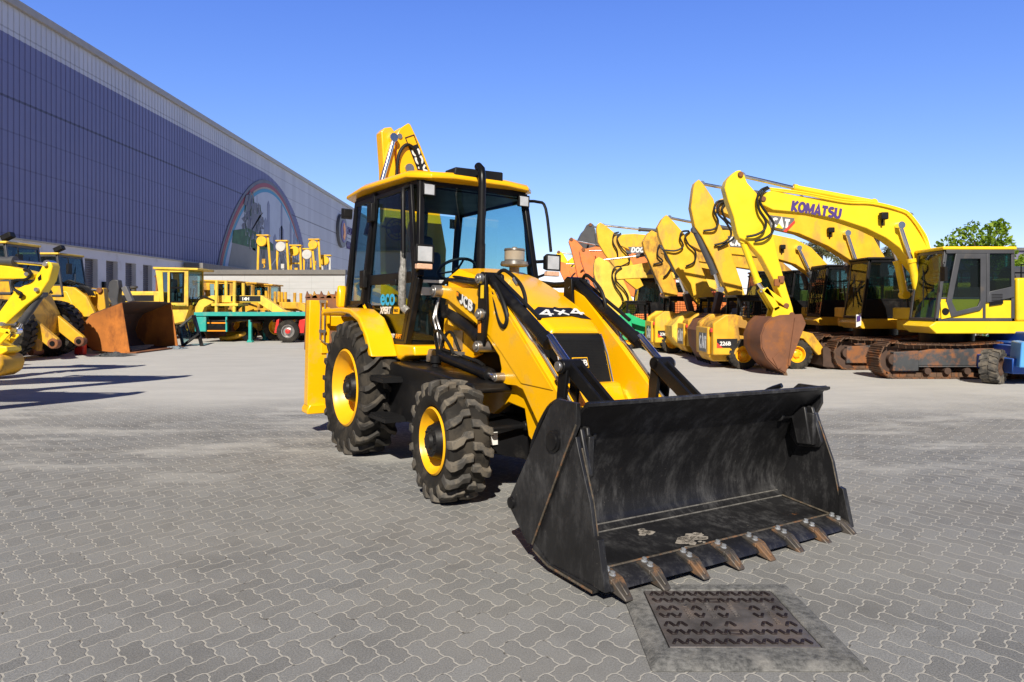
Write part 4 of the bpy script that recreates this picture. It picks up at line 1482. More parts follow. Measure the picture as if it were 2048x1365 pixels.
for yb in (-.465, -.375, .375, .465):
    m.prism([(-.50, .74), (-.72, .80), (-.74, .74), (-1.0, .46), (-.98, .30), (-.70, .14), (-.66, .30), (-.635, .44), (-.58, .58)], yb - .015, yb + .015, 'y')
bk = m.build('loader_bucket', M['bucket'], bh, ang=30)
for s in (-1, 1):
    m = MB()
    y0, y1 = s * 1.085, s * 1.115
    m.prism([(-.43, .99), (-.25, .985), (-.245, .87), (-.34, .70), (-.645, .115), (-.70, .10), (-.93, .29), (-.90, .33), (-.50, .93)], y0, y1, 'y')
    m.prism([(-.275, .80), (-.245, .72), (-.14, .47), (-.045, .06), (-.15, .035), (-.50, .045), (-.655, .11)], y0 - s * .018, y0 + s * .012, 'y')
    m.prism([(-.095, .31), (-.06, .30), (.0, .05), (-.09, .05)], y0 - s * .02, y0 + s * .022, 'y')
    m.prism([(-.645, .115), (-.66, .07), (-.50, .02), (-.10, .01), (-.06, .05), (-.50, .045)], y0 - s * .02, y0 + s * .02, 'y')
    ep = m.build('end_plate', M['bucket'], bk, bevel=.003)
    m = MB()
    m.tube([(-.25, s * 1.113, .87), (-.34, s * 1.116, .70), (-.645, s * 1.116, .112)], .006, n=6)
    m.tube([(-.66, s * 1.10, .075), (-.50, s * 1.106, .03), (-.10, s * 1.106, .02)], .008, n=6)
    m.tube([(-.535, s * 1.062, .15), (-.15, s * 1.062, .108)], .007, n=6)
    m.tube([(-.25, s * 1.07, .74), (-.145, s * 1.07, .48), (-.06, s * 1.07, .12)], .005, n=6)
    m.build('weld_seam', M['weld'], ep)
    m = MB()
    m.lathe([(0, .062), (.012, .062), (.016, .05), (.026, .048), (.03, .02)], (-.445, s * 1.115, .75), (0, s, 0), 24)
    m.lathe([(0, .036), (.014, .034), (.02, .015)], (-.875, s * 1.115, .30), (0, s, 0), 20)
    m.build('pivot_boss', M['black'], ep)
    m = MB()                                      # clam hinge guard inside
    g0, g1 = s * 1.05, s * .90
    m.prism([(-.37, .85), (-.28, .84), (-.20, .60), (-.22, .56), (-.40, .54), (-.46, .62), (-.44, .78)], s * 1.06, s * 1.03, 'y')
    m.prism([(-.36, .84), (-.30, .84), (-.25, .58), (-.36, .57), (-.41, .76)], s * 1.0, s * .975, 'y')
    m.bx(-.33, -.24, min(s * 1.03, s * .99), max(s * 1.03, s * .99), .575, .80)
    m.cyl((-.43, s * 1.06, .77), (-.43, s * .86, .77), .034, n=16)
    m.cyl((-.43, s * .88, .77), (-.43, s * .85, .77), .044, n=16)
    m.build('hinge_guard', M['bucket'], bk, bevel=.008)
    m = MB()                                      # hose guard loop at the top rear corner
    m.tube([(-.52, s * 1.02, .97), (-.66, s * 1.0, .90), (-.78, s * 1.0, .74), (-.80, s * 1.02, .62), (-.72, s * 1.05, .56)], .018, n=8, smooth=4)
    m.build('hose_loop', M['black'], bk)
m = MB()                                          # cutting edge strip and welds
m.prism([(-.155, .112), (-.02, .066), (-.005, .045), (-.03, .036), (-.15, .08)], -1.06, 1.06, 'y')
m.build('cutting_edge', M['bucket'], bk)
m = MB()
m.tube([(-.15, -1.06, .108), (-.15, 1.06, .108)], .007, n=6)
m.build('floor_weld', M['weld'], bk)
m = MB()
m.tube([(-.538, -1.07, .147), (-.538, 1.07, .147)], .005, n=6)
m.tube([(-.583, -1.07, .178), (-.583, 1.07, .178)], .005, n=6)
m.build('fold_weld', pm('worn_fold', (.15, .145, .135), .6, .2, var=.4, sc=30), bk)
for y in (-.995, -.725, -.42, -.13, .155, .44, .735, 1.03):
    m = MB()
    dy = .0
    m.solid([(-.135, y - .045, .112), (-.135, y + .045, .112), (-.135, y + .045, .06), (-.135, y - .045, .06)], [(-.03, y - .042, .092), (-.03, y + .042, .092), (-.03, y + .042, .03), (-.03, y - .042, .03)])
    m.solid([(-.03, y - .042, .092), (-.03, y + .042, .092), (-.03, y + .042, .03), (-.03, y - .042, .03)], [(.065, y - .026, .018), (.065, y + .026, .018), (.065, y + .026, .006), (.065, y - .026, .006)])
    m.beam((-.03, y, .09), (.05, y, .032), .016, .014)
    th_ = m.build('bucket_tooth', M['edge'], bk, bevel=.006)
    m = MB()
    for q in (-.118, -.072):
        m.lathe([(0, .019), (.006, .019), (.007, .014), (.022, .014), (.024, .008)], (q, y, .111 - (q + .135) * .25), (.2, 0, 1), 8)
    m.build('tooth_bolt', M['bolt'], th_)
# dried mud patches on the floor
rm = random.Random(11)
for (x, y, a, b, n_) in ((-.24, -.20, .06, .10, 22), (-.42, -.42, .03, .03, 6)):
    m = MB()
    for q in range(n_):
        cx_, cy_ = x + rm.gauss(0, a * .6), y + rm.gauss(0, b * .7)
        sz = rm.uniform(.008, .03)
        pts = [(cx_ + sz * rm.uniform(.6, 1.3) * math.cos(2 * PI * k / 9), cy_ + sz * 1.5 * rm.uniform(.6, 1.3) * math.sin(2 * PI * k / 9)) for k in range(9)]
        m.solid([(px_, py_, .1005 - (px_ + .15) * .115) for px_, py_ in pts], [(px_, py_, .1025 - (px_ + .15) * .115) for px_, py_ in pts])
    m.build('dried_mud', M['mud'] if 'mud' in M else M.setdefault('mud', pm('dried_mud', (.27, .245, .215), .9, var=.3, sc=25, bump=.5)), bk)

# --- lamps and mirrors
def headlamp(c, s, sc=1.0, ind=False, nm='headlamp'):
    x, y, z = c
    m = MB()
    w, h = .105 * sc, .10 * sc
    m.solid([(x, y - w, z - h), (x, y + w, z - h), (x, y + w, z + h), (x, y - w, z + h)], [(x - .10 * sc, y - w * .75, z - h * .75), (x - .10 * sc, y + w * .75, z - h * .75), (x - .10 * sc, y + w * .75, z + h * .75), (x - .10 * sc, y - w * .75, z + h * .75)])
    m.ring([(y - w, z - h), (y + w, z - h), (y + w, z + h), (y - w, z + h)], [(y - w * .82, z - h * .82), (y + w * .82, z - h * .82), (y + w * .82, z + h * .82), (y - w * .82, z + h * .82)], x + .001, x + .018 * sc, 'x')
    o = m.build(nm, M['plast'], bh, bevel=.008 * sc)
    m = MB()
    m.bx(x + .002, x + .010 * sc, y - w * .81, y + w * .81, z - h * .81, z + h * .81)
    m.build('lamp_lens', M['lens'], o, bevel=.003)
    if ind:
        m = MB()
        m.bx(x - .05, x + .012, y - w * .85, y + w * .85, z - h - .055, z - h - .004)
        m.build('indicator_lens', pm('indicator', (.75, .45, .30), .2, var=.2, sc=50), o, bevel=.008)
    return o
for s in (-1, 1):
    headlamp((-3.03, s * .725, 2.00), s, .86, True)
    m = MB()
    m.tube([(-3.09, s * .73, 2.02), (-3.25, s * .70, 2.02), (-3.30, s * .67, 2.02)], .018, n=8)
    m.tube([(-3.09, s * .73, 1.90), (-3.25, s * .70, 1.86), (-3.28, s * .67, 1.84)], .014, n=8)
    m.build('lamp_bracket', M['black'], bh)
    headlamp((-3.33, s * .55, 2.655), s, .62, False, 'work_lamp')
    o = headlamp((-5.17, s * .72, 2.62), s, .62, False, 'rear_work_lamp')
    for q_ in [o] + list(o.children):
        q_.data.transform(Matrix.Translation((-5.17 * 2 - .06, 0, 0)) @ Matrix.Scale(-1, 4, (1, 0, 0)))
        q_.data.flip_normals()
m = MB()
m.tube([(-3.46, .64, 2.68), (-3.30, .70, 2.66), (-3.20, .74, 2.58), (-3.12, .76, 2.12)], .016, n=8, smooth=4)
m.build('mirror_arm', M['black'], bh)

# --- backhoe frame at the rear: stabilisers, kingpost, boom
m = MB()
m.bx(-5.62, -5.62 + .16, -.86, .86, .62, .80)
m.bx(-5.62, -5.62 + .16, -.86, .86, 1.22, 1.40)
m.bx(-5.42, -4.9, -.5, .5, .7, 1.0)
m.build('rear_frame', Yl, bh, bevel=.01)
for s in (-1, 1):
    m = MB()
    m.bx(-5.60, -5.45, min(s * .855, s * 1.075), max(s * .855, s * 1.075), .33, 1.585)
    m.bx(-5.445, -5.43, min(s * .83, s * .93), max(s * .83, s * .93), .95, 1.50)
    sb_ = m.build('stabiliser_leg', Yl, bh, bevel=.015)
    m = MB()
    m.prism([(s * .84, .235), (s * 1.09, .235), (s * 1.09, .29), (s * 1.06, .345), (s * .87, .345), (s * .84, .29)], -5.64, -5.40, 'x')
    m.build('stabiliser_foot', Yl, sb_, bevel=.012)
    m = MB()
    for q in (.905, .955):
        m.tube([(-5.42, s * q, 1.57), (-5.405, s * q, 1.50), (-5.405, s * q, 1.08 if q < .93 else 1.12), (-5.405, s * (q - .09), 1.06)], .009, n=6)
    m.bx(-5.43, -5.40, min(s * .89, s * .97), max(s * .89, s * .97), 1.555, 1.59)
    m.bx(-5.42, -5.395, min(s * .89, s * .97), max(s * .89, s * .97), 1.20, 1.235)
    m.build('stabiliser_pipe', M['steel'], sb_)
m = MB()
m.bx(-5.95, -5.63, -.30, .30, .5, 1.5)
m.build('kingpost', Yl, bh, bevel=.02)
m = MB()
bo = [(-.02, 3.72), (.02, 3.80), (.14, 3.895), (.17, 3.88), (.31, 3.64), (.47, 3.31), (.62, 2.76), (.72, 2.30), (.70, 1.6), (.45, 1.1), (.12, 1.1), (.05, 1.5), (.22, 2.2), (.16, 2.8), (.06, 3.2), (-.0, 3.4)]
m.prism(bo, -5.52, -5.44, 'x')
m.prism(bo, -5.78, -5.70, 'x')
m.prism([(.06, 3.2), (.45, 3.30), (.62, 2.76), (.70, 2.2), (.45, 1.1), (.12, 1.1), (.22, 2.2), (.16, 2.8)], -5.698, -5.522, 'x')
boom = m.build('backhoe_boom', Yl, bh, bevel=.012)
m = MB()
dpp = [(-.235, 3.72), (-.19, 3.775), (-.10, 3.80), (-.03, 3.72), (-.06, 3.55), (-.02, 3.25), (.06, 2.7), (.10, 1.3), (-.12, 1.3), (-.16, 2.6), (-.19, 3.25)]
m.prism(dpp, -5.60, -5.42, 'x')
dip = m.build('dipper', Yl, bh, bevel=.012)
m = MB()
m.cyl((-5.39, -.235, 3.05), (-5.39, -.085, 3.62), .030, n=14)
m.cyl((-5.45, -.085, 3.66), (-5.36, -.085, 3.66), .055, n=14)
m.build('dipper_ram_rod', M['chrome'], dip)
m = MB()
m.cyl((-5.39, -.40, 2.40), (-5.39, -.235, 3.06), .05, n=14)
m.build('dipper_ram', Bk, dip)
m = MB()
m.tube([(-5.42, -.02, 3.15), (-5.41, .0, 3.45), (-5.41, .10, 3.60), (-5.41, .22, 3.56), (-5.42, .30, 3.40), (-5.42, .36, 3.15)], .022, n=8, smooth=5)
m.build('boom_hose', M['rubhose'], boom)
m = MB()
m.cyl((-5.44, .02, 3.705), (-5.425, .02, 3.705), .033, n=16)
m.cyl((-5.44, .16, 3.31), (-5.41, .16, 3.31), .06, n=16)
m.build('boom_pin', M['steel'], boom)
dx = V((.36 - .20, 3.33 - 3.67)).normalized()
m = MB()
nx = V((-dx.y, dx.x))
c0 = V((.185, 3.70))
def q2(a, b):
    p = c0 + dx * a + nx * b
    return (p.x, p.y)
m.prism([q2(.10, -.085), q2(.62, -.085), q2(.62, .055), q2(.10, .055)], -5.437, -5.433, 'x')
m.build('boom_decal', M['blackd'], boom)
m = MB()
m.ring([q2(-.04, -.085), q2(.098, -.085), q2(.098, .055), q2(-.04, .055)], [q2(-.028, -.073), q2(.088, -.073), q2(.088, .043), q2(-.028, .043)], -5.437, -5.433, 'x')
m.build('boom_decal_square', M['blackd'], boom)
p = c0 + dx * .13 + nx * -.065
bold('3DX', .105, M['white'], boom, (-5.432, p.x, p.y), (0, dx.x, dx.y), (0, nx.x, nx.y), 'boom_lettering', .25, 1.35)
m = MB()                                           # backhoe bucket tucked behind
m.prism([(-6.35, .55), (-5.98, .50), (-5.96, .95), (-6.1, 1.2), (-6.4, 1.15), (-6.5, .8)], -.28, .32, 'y')
m.build('digging_bucket', M['black'], bh, bevel=.02)
m = MB()                                           # rear corner guard seen behind the cab
m.prism([(-5.32, 1.50), (-5.22, 1.50), (-5.205, 1.62), (-5.25, 1.77), (-5.29, 1.76), (-5.34, 1.62)], -.80, -.70, 'y')
m.build('rear_corner_panel', Yl, bh, bevel=.03)
# ------------------------------------------------------------------ shared pieces for the yard machines
def cabin(par, x0, x1, y0, y1, z0, z1, zb, slope, fm, dm, sgn=1, roofm=None, pane=None, guard=False):
    """operator cab: front at x0, back at x1 (x1 may be < x0), posts, roof, door panels, panes, seat"""
    fx = lambda z: x0 + (x1 - x0) * slope * (z - z0) / (z1 - z0)
    D = 1 if x1 > x0 else -1
    pane = pane or M['glassx']
    m = MB()
    w = .07
    for y in (y0 + w / 2, y1 - w / 2):
        m.beam((fx(z0) + D * w / 2, y, z0), (fx(z1) + D * w / 2, y, z1), w, w, (0, 1, 0))
        m.beam((x1 - D * w / 2, y, z0), (x1 - D * w / 2, y, z1), w, w, (0, 1, 0))
        xm = x0 + (x1 - x0) * .62
        m.beam((xm, y, z0), (xm, y, z1), w * .9, w * .9, (0, 1, 0))
        m.beam((fx(zb), y, zb), (xm, y, zb), w * .6, w * .8, (0, 1, 0))
    for z in (z0 + w / 2, z1 - w / 2):
        m.beam((fx(z) + D * w / 2, y0, z), (fx(z) + D * w / 2, y1, z), w, w)
        m.beam((x1 - D * w / 2, y0, z), (x1 - D * w / 2, y1, z), w, w)
        for y in (y0 + w / 2, y1 - w / 2):
            m.beam((fx(z), y, z), (x1, y, z), w, w)
    c = m.build('cab', fm, par, bevel=.01)
    m = MB()
    m.bx(min(fx(z1) - D * .05, x1 + D * .03), max(fx(z1) - D * .05, x1 + D * .03), y0 - .03, y1 + .03, z1, z1 + .07)
    m.build('roof', roofm or fm, c, bevel=.025, seg=3)
    for y, e in ((y0, -1), (y1, 1)):
        m = MB()
        m.prism([(x0 + D * .06, z0 + .05), (xm, z0 + .05), (xm, zb), (fx(zb) + D * .05, zb)], y - e * .015, y - e * .04, 'y')
        m.build('door_panel', dm, c, bevel=.006)
        m = MB()
        m.prism([(fx(zb) + D * .06, zb + .02), (xm, zb + .02), (xm, z1 - .06), (fx(z1) + D * .06, z1 - .06)], y - e * .02, y - e * .028, 'y')
        m.build('door_pane', pane, c, smooth=False)
        m = MB()
        m.prism([(xm + D * .03, zb - .05), (x1 - D * .06, zb - .05), (x1 - D * .06, z1 - .06), (xm + D * .03, z1 - .06)], y - e * .02, y - e * .028, 'y')
        m.build('side_pane', pane, c, smooth=False)
        m = MB()
        m.prism([(xm + D * .03, z0 + .05), (x1 - D * .03, z0 + .05), (x1 - D * .03, zb - .05), (xm + D * .03, zb - .05)], y - e * .015, y - e * .04, 'y')
        m.build('side_panel', dm, c)
    m = MB()
    m.plate([(fx(z0 + .06) + D * .02, y0 + .06, z0 + .06), (fx(z0 + .06) + D * .02, y1 - .06, z0 + .06), (fx(z1 - .06) + D * .02, y1 - .06, z1 - .06), (fx(z1 - .06) + D * .02, y0 + .06, z1 - .06)], .008)
    m.build('windscreen', pane, c, smooth=False)
    m = MB()
    m.plate([(x1 - D * .03, y0 + .06, zb), (x1 - D * .03, y1 - .06, zb), (x1 - D * .03, y1 - .06, z1 - .06), (x1 - D * .03, y0 + .06, z1 - .06)], .008)
    m.build('rear_pane', pane, c, smooth=False)
    m = MB()
    ym = (y0 + y1) / 2
    sx = x0 + (x1 - x0) * .6
    m.box((sx, ym, z0 + .45), (.45, .45, .12))
    m.box((sx + D * .24, ym, z0 + .85), (.12, .42, .75))
    m.box((sx + D * .24, ym, z0 + 1.3), (.1, .24, .16))
    m.box((sx, ym, z0 + .2), (.5, .4, .4))
    m.build('seat', M['seat'], c, bevel=.04)
    m = MB()
    for q in (-.2, .2):
        m.tube([(x0 + (x1 - x0) * .32, ym + q, z0), (x0 + (x1 - x0) * .35, ym + q, z0 + .75)], .015, n=6)
    m.box((x0 + (x1 - x0) * .22, ym + .3, z0 + .75), (.08, .18, .22))
    m.build('controls', M['plast'], c)
    m = MB()
    m.tube([(fx(z0) - D * .015, ym - .1, z0 + .3), (fx(z1) - D * .015, ym + .25, z1 - .3)], .012, n=5)
    m.build('wiper', M['plast'], c)
    if guard:
        m = MB()
        for k in range(9):
            y = y0 + .03 + k * (y1 - y0 - .06) / 8
            m.tube([(x0 - D * .06, y, z0 + .1), (fx(z1) - D * .06, y, z1)], .011, n=5)
        for k in range(4):
            z = z0 + .1 + (z1 - z0 - .1) * k / 3
            m.tube([(fx(z) - D * .06, y0, z), (fx(z) - D * .06, y1, z)], .014, n=5)
        m.build('front_guard', M['black'], c)
    return c

def track(par, xa, xb, yc, w, h, frame=None):
    """crawler track between xa and xb around height h"""
    r = h / 2
    m = MB()
    pts = []
    n = 7
    r2 = r * .80
    for k in range(n + 1):
        a = PI / 2 + PI * k / n
        pts.append((xa + r * .86 + r * math.cos(a) * .86, r + r * math.sin(a) * (.97 if math.sin(a) > 0 else 1)))
    pts += [(xb - r, 0.0)]
    for k in range(1, n + 1):
        a = -PI / 2 + PI * k / n
        pts.append((xb - r + r * math.cos(a), r + r * math.sin(a)))
    mid = (xa + xb) / 2
    pts += [(mid + .5, h - .02), (mid - .3, h - .07), (xa + r * 1.5, h - .05)]
    P = [V((p[0], 0, p[1])) for p in pts]
    P.append(P[0])
    out = []
    step = .158
    carry = 0
    for i in range(len(P) - 1):
        a, b = P[i], P[i + 1]
        L_ = (b - a).length
        s_ = carry
        while s_ < L_:
            out.append((a + (b - a) * (s_ / L_), (b - a).normalized()))
            s_ += step
        carry = s_ - L_
    for p, d in out:
        c = V((mid, 0, r))
        nrm = V((-d.z, 0, d.x))
        if nrm.dot(p - c) < 0:
            nrm = -nrm
        p = p + V((0, 0, .0))
        q = p - nrm * .02
        m.beam((q.x, yc - w / 2, q.z), (q.x, yc + w / 2, q.z), .146, .022, tuple(nrm))
        for off, hh in ((-.052, .030), (.0, .02), (.052, .02)):
            e = p + d * off - nrm * .006
            m.beam((e.x, yc - w / 2, e.z), (e.x, yc + w / 2, e.z), .016, hh, tuple(nrm))
        l_ = p - nrm * .075
        for yy in (-.07, .07):
            m.beam((l_.x - d.x * .075, yc + yy, l_.z - d.z * .075), (l_.x + d.x * .075, yc + yy, l_.z + d.z * .075), .035, .085, tuple(nrm))
    t_ = m.build('track', M['trackst'], par, smooth=False)
    m = MB()
    f0, f1 = xa + r * .85, xb - r * .9
    yo = yc
    m.prism([(f0, h * .20), (f0 + .55, h * .20), (f0 + .55, h * .74), (f0 + .02, h * .70)], yo - w * .36, yo + w * .36, 'y')
    m.prism([(f0 + .553, h * .34), (f1, h * .34), (f1, h * .70), (f1 - .3, h * .80), (f0 + .9, h * .80), (f0 + .553, h * .72)], yo - w * .30, yo + w * .30, 'y')
    m.bx(f0 + .553, f1, yo - w * .34, yo + w * .34, h * .30, h * .338)
    m.build('track_frame', M['grey'], t_, bevel=.015)
    for xx in (xa + r * .95, xb - r):
        m = MB()
        m.lathe([(-.05, r * .78), (.05, r * .78)], (xx, yc, r), (0, 1, 0), 28)
        m.lathe([(-w * .33, r * .3), (w * .33, r * .3)], (xx, yc, r), (0, 1, 0), 18)
        m.build('idler', M['drust'], t_, bevel=.01)
    k = f0 + .75
    while k < f1:
        m = MB()
        m.cyl((k, yc - w * .34, h * .20), (k, yc + w * .34, h * .20), h * .09, n=12)
        m.build('roller', M['drust'], t_)
        k += .42
    return t_

def ram(par, a, b, c, rb, rr, bm, name='hydraulic_cylinder'):
    """barrel a->b, rod b->c"""
    a, b, c = V(a), V(b), V(c)
    m = MB()
    L_ = (b - a).length
    m.lathe([(0, rb), (L_ - .09, rb), (L_ - .085, rb * 1.2), (L_, rb * 1.2), (L_ + .003, rr)], a, b - a, 16)
    m.cyl(a - V((0, rb * 1.1, 0)), a + V((0, rb * 1.1, 0)), rb * 1.1, n=14)
    o = m.build(name, bm, par)
    m = MB()
    m.cyl(b - (c - b).normalized() * .02, c, rr, n=14)
    m.cyl(c - V((0, rb, 0)), c + V((0, rb, 0)), rb * .95, n=14)
    m.build('piston_rod', M['chrome'], o)
    return o

def dig_bucket(par, pts, Y, w, m_out, teeth, tip_dir, mouth, side=None, open_=True):
    """pts: outline of the side plate (x,z); first run (index 0..mouth) is the curved back sheet"""
    m = MB()
    y0, y1 = Y - w / 2, Y + w / 2
    m.prism(pts, y0, y0 + .025, 'y')
    m.prism(pts, y1 - .025, y1, 'y')
    back = pts[:mouth + 1]
    m.sheet(back, y0 + .026, y1 - .026, -.025)
    o = m.build('bucket', m_out, par, ang=30)
    for k in range(teeth):
        y = y0 + .06 + (w - .12) * k / (teeth - 1)
        p = V((back[-1][0], y, back[-1][1]))
        q = p + V((tip_dir[0], 0, tip_dir[1]))
        m = MB()
        m.beam(p - (q - p) * .45, p + (q - p) * .35, .075, .06, (0, 1, 0), .07, .05)
        m.beam(p + (q - p) * .35, q, .06, .05, (0, 1, 0), .035, .015)
        m.build('bucket_tooth', M['edge'], o)
    m = MB()
    if side:
        m.prism(side, y0 - .02, y0 - .002, 'y')
        m.build('side_cutter', m_out, o, bevel=.004)
    return o

def excavator(label, Y, xf, body, stick, boom, sticktop, cabm, dm, group, bkt=None, near=False, trk=True, nm='excavator', tone=None, guard=False, hoses=True, house=True, rod=None, cyl=None, cab=True, zs=1.0, loc=None):
    t = thing(nm, label, 'excavator', loc or (xf + 1, Y, 0), group)
    Bm = M[body]
    if house:
        y0, y1 = Y - 1.22, Y + 1.22
        m = MB()
        m.prism([(xf + .02, .95 * zs), (xf + 3.6, .95 * zs), (xf + 3.6, 1.21 * zs), (xf + .02, 1.21 * zs), (xf - .14, 1.1 * zs)], y0, y0 + 1.0, 'y')
        m.bx(xf + .55, xf + 3.6, y0 + 1.003, y1, .95 * zs, 1.21 * zs)
        m.build('deck', Bm, t, bevel=.02)
        m = MB()
        m.cyl((xf + 1.0, Y, .62), (xf + 1.0, Y, .95 * zs), .55, n=24)
        m.bx(xf + .3, xf + 1.7, Y - .75, Y + .75, .38, .70)
        m.build('swing_bearing', M['black'], t)
        m = MB()
        m.bx(xf + 1.72, xf + 3.55, y0, y0 + .95, 1.213 * zs, 2.13 * zs)
        m.bx(xf + 1.9, xf + 3.55, y0 + .953, y1, 1.213 * zs, 2.0 * zs)
        m.prism([(xf + 3.6, .95), (xf + 4.0, 1.0), (xf + 4.15, 1.6), (xf + 4.0, 2.2), (xf + 3.6, 2.2)], y0, y1, 'y')
        m.build('engine_housing', Bm, t, bevel=.05, seg=3)
        if cab:
            cabin(t, xf, xf + 1.68, y0 + .01, y0 + .98, 1.213 * zs, 2.72 * zs, 1.70 * zs, .12, cabm, dm, guard=guard, roofm=(Bm if near else cabm))
        for yy in (y0 + .06, y1 - .06):
            m = MB()
            zt_ = 2.13 * zs
            m.tube([(xf + 1.85, yy, zt_ - .1), (xf + 1.85, yy, zt_ + .28), (xf + 3.4, yy, zt_ + .28), (xf + 3.4, yy, zt_ - .1)], .018, n=6)
            m.tube([(xf + 2.6, yy, zt_ - .1), (xf + 2.6, yy, zt_ + .28)], .016, n=6)
            m.build('handrail', M['black'], t)
        m = MB()
        m.tube([(xf + .5, y1 - .6, 1.4), (xf + .45, y1 - .6, 2.1), (xf + .7, y1 - .6, 2.15), (xf + 1.5, y1 - .6, 2.15), (xf + 1.6, y1 - .6, 1.5)], .02, n=6)
        m.build('grab_rail', M['black'], t)
        m = MB()
        m.bx(xf + .45, xf + 1.6, y1 - .72, y1, 1.213, 1.5)
        m.build('tool_box', Bm, t, bevel=.03)
        if trk:
            track(t, xf - 1.22, xf + 2.95, Y - 1.0, .52, .80)
            track(t, xf - 1.22, xf + 2.95, Y + 1.0, .52, .80)
    m = MB()
    m.prism(boom, Y - .19, Y + .19, 'y')
    b_ = m.build('boom', Bm, t, bevel=.02)
    m = MB()
    m.prism(stick, Y - .15, Y + .15, 'y')
    s_ = m.build('stick', Bm, t, bevel=.02)
    if cyl:                         # arm cylinder on top of the boom: base, gland, rod end
        ram(t, *[(p[0], Y, p[1]) for p in cyl], .075, .042, Bm if near else M['dgrey'], 'arm_cylinder')
    return t, b_, s_
GX = 'excavators lined up along the right side of the yard'

# ---- nearest: bright yellow excavator with grey cab frame
YK = 15.6
XK = 8.92
stK = pp([(1476, 343), (1468, 345), (1457, 354), (1449, 364), (1445, 378), (1452, 404), (1463, 436), (1470, 468), (1474, 478), (1490, 484), (1518, 515), (1540, 556), (1556, 592), (1566, 616), (1576, 634), (1583, 630), (1580, 615), (1569, 580), (1553, 523), (1541, 470), (1530, 430), (1508, 388), (1490, 368), (1484, 352)], YK)
bmK = pp([(1510, 394), (1522, 389), (1540, 384), (1586, 394), (1682, 407), (1740, 411), (1789, 420), (1808, 430), (1822, 447), (1838, 472), (1852, 498), (1858, 540), (1850, 560), (1826, 545), (1808, 522), (1790, 498), (1763, 478), (1724, 459), (1676, 443), (1618, 430), (1540, 423), (1521, 414), (1511, 404)], YK)
tK, bK, sK = excavator('nearest excavator, bright yellow with grey cab frame and purple lettering on its boom', YK, XK, 'kyel', stK, bmK, None, M['dgrey'], M['kyel'], GX, near=True,
                       cyl=[xz(1745, 406, YK), xz(1586, 376, YK), xz(1483, 352, YK)])
bold('KOMATSU', .235, M['purple'], bK, at(1582, 422, YK - .2), (.985, 0, -.165), (.165, 0, .985), 'boom_lettering', .24, .80, .0)
dY = V((0, -.24, 0))
for e, base in ((-1, (1822, 575)), (1, (1822, 575))):
    p1, p2, p3 = at(1786, 454, YK), at(1808, 520, YK), at(1822, 590, YK)
    o_ = V((0, e * .27, 0))
    ram(tK, p3 + o_, p2 + o_, p1 + o_, .085, .05, M['kyel'], 'boom_cylinder')
for px, py, hw in ((1786, 454, .34), (1476, 352, .20), (1520, 401, .22), (1566, 612, .20), (1577, 630, .20)):
    p = at(px, py, YK)
    m = MB()
    m.cyl(p - V((0, hw, 0)), p + V((0, hw, 0)), .062, n=14)
    m.build('pivot_pin', M['rust'], tK, bevel=.01)
ram(tK, at(1484, 480, YK) - V((0, .0, 0)), at(1516, 566, YK), at(1528, 582, YK), .075, .045, M['kyel'], 'bucket_cylinder')
m = MB()
for e in (-1, 1):
    o_ = V((0, e * .17, 0))
    m.beam(at(1524, 580, YK) + o_, at(1570, 612, YK) + o_, .04, .12, (0, 0, 1))
    m.beam(at(1524, 578, YK) + o_, at(1549, 620, YK) + o_, .04, .14, (1, 0, 0))
m.beam(at(1524, 578, YK), at(1549, 620, YK), .26, .08, (1, 0, 0))
m.build('bucket_linkage', M['kyel'], tK, bevel=.01)
bkp = pp([(1527, 634), (1513, 648), (1505, 670), (1506, 692), (1516, 712), (1533, 730), (1551, 741)], YK)
bkK = dig_bucket(tK, bkp + pp([(1556, 730), (1566, 706), (1590, 646), (1582, 628), (1560, 629), (1540, 630)], YK), YK, 1.15, M['rust'], 5, (.07, -.17), 6, side=pp([(1542, 716), (1560, 700), (1570, 704), (1560, 735), (1553, 738)], YK - .5))
m = MB()
for e in (-1, 1):
    m.prism(pp([(1536, 636), (1542, 616), (1553, 612), (1575, 622), (1586, 632), (1580, 640)], YK), YK + e * .17 - .02, YK + e * .17 + .02, 'y')
m.build('bucket_ear', M['kyel'], tK, bevel=.008)
m = MB()
m.beam(at(1557, 727, YK) + V((0, -.585, 0)), at(1570, 636, YK) + V((0, -.585, 0)), .03, .05, (1, 0, 0))
m.build('side_rib', M['rust'], bkK)
def hose(par, pts, Y, r=.028, yo=-.22, mat='rubhose'):
    m = MB()
    m.tube([at(a, b, Y) + V((0, yo - (.05 if 0 < i < len(pts) - 1 else 0), 0)) for i, (a, b) in enumerate(pts)], r, n=8, smooth=5)
    return m.build('hydraulic_hose', M[mat], par)
hose(sK, [(1528, 378), (1512, 386), (1506, 402), (1510, 425), (1522, 445), (1520, 462), (1505, 472), (1486, 476)], YK)
hose(sK, [(1530, 380), (1516, 390), (1512, 410), (1524, 430), (1537, 448), (1535, 468), (1520, 480), (1502, 485)], YK)
hose(bK, [(1535, 379), (1600, 388), (1680, 403), (1735, 407), (1790, 420), (1812, 432), (1840, 470), (1852, 497)], YK, .025, -.12, 'kyel')
hose(bK, [(1535, 383), (1600, 393), (1680, 408), (1735, 411), (1788, 424), (1808, 436), (1832, 470), (1846, 500)], YK, .022, -.17, 'kyel')
m = MB()
p = at(1753, 436, YK) + V((0, -.30, 0))
m.box(p, (.16, .14, .16))
m.box(p + V((0, .06, -.14)), (.05, .05, .14))
m.build('work_lamp', M['plast'], bK, bevel=.02)
m = MB()
for px, py in ((1548, 566), (1556, 560)):
    p = at(px, py, YK) + V((0, -.17, 0))
    m.box(p, (.13, .06, .16))
m.build('clamp_block', M['rust'], sK, bevel=.01)
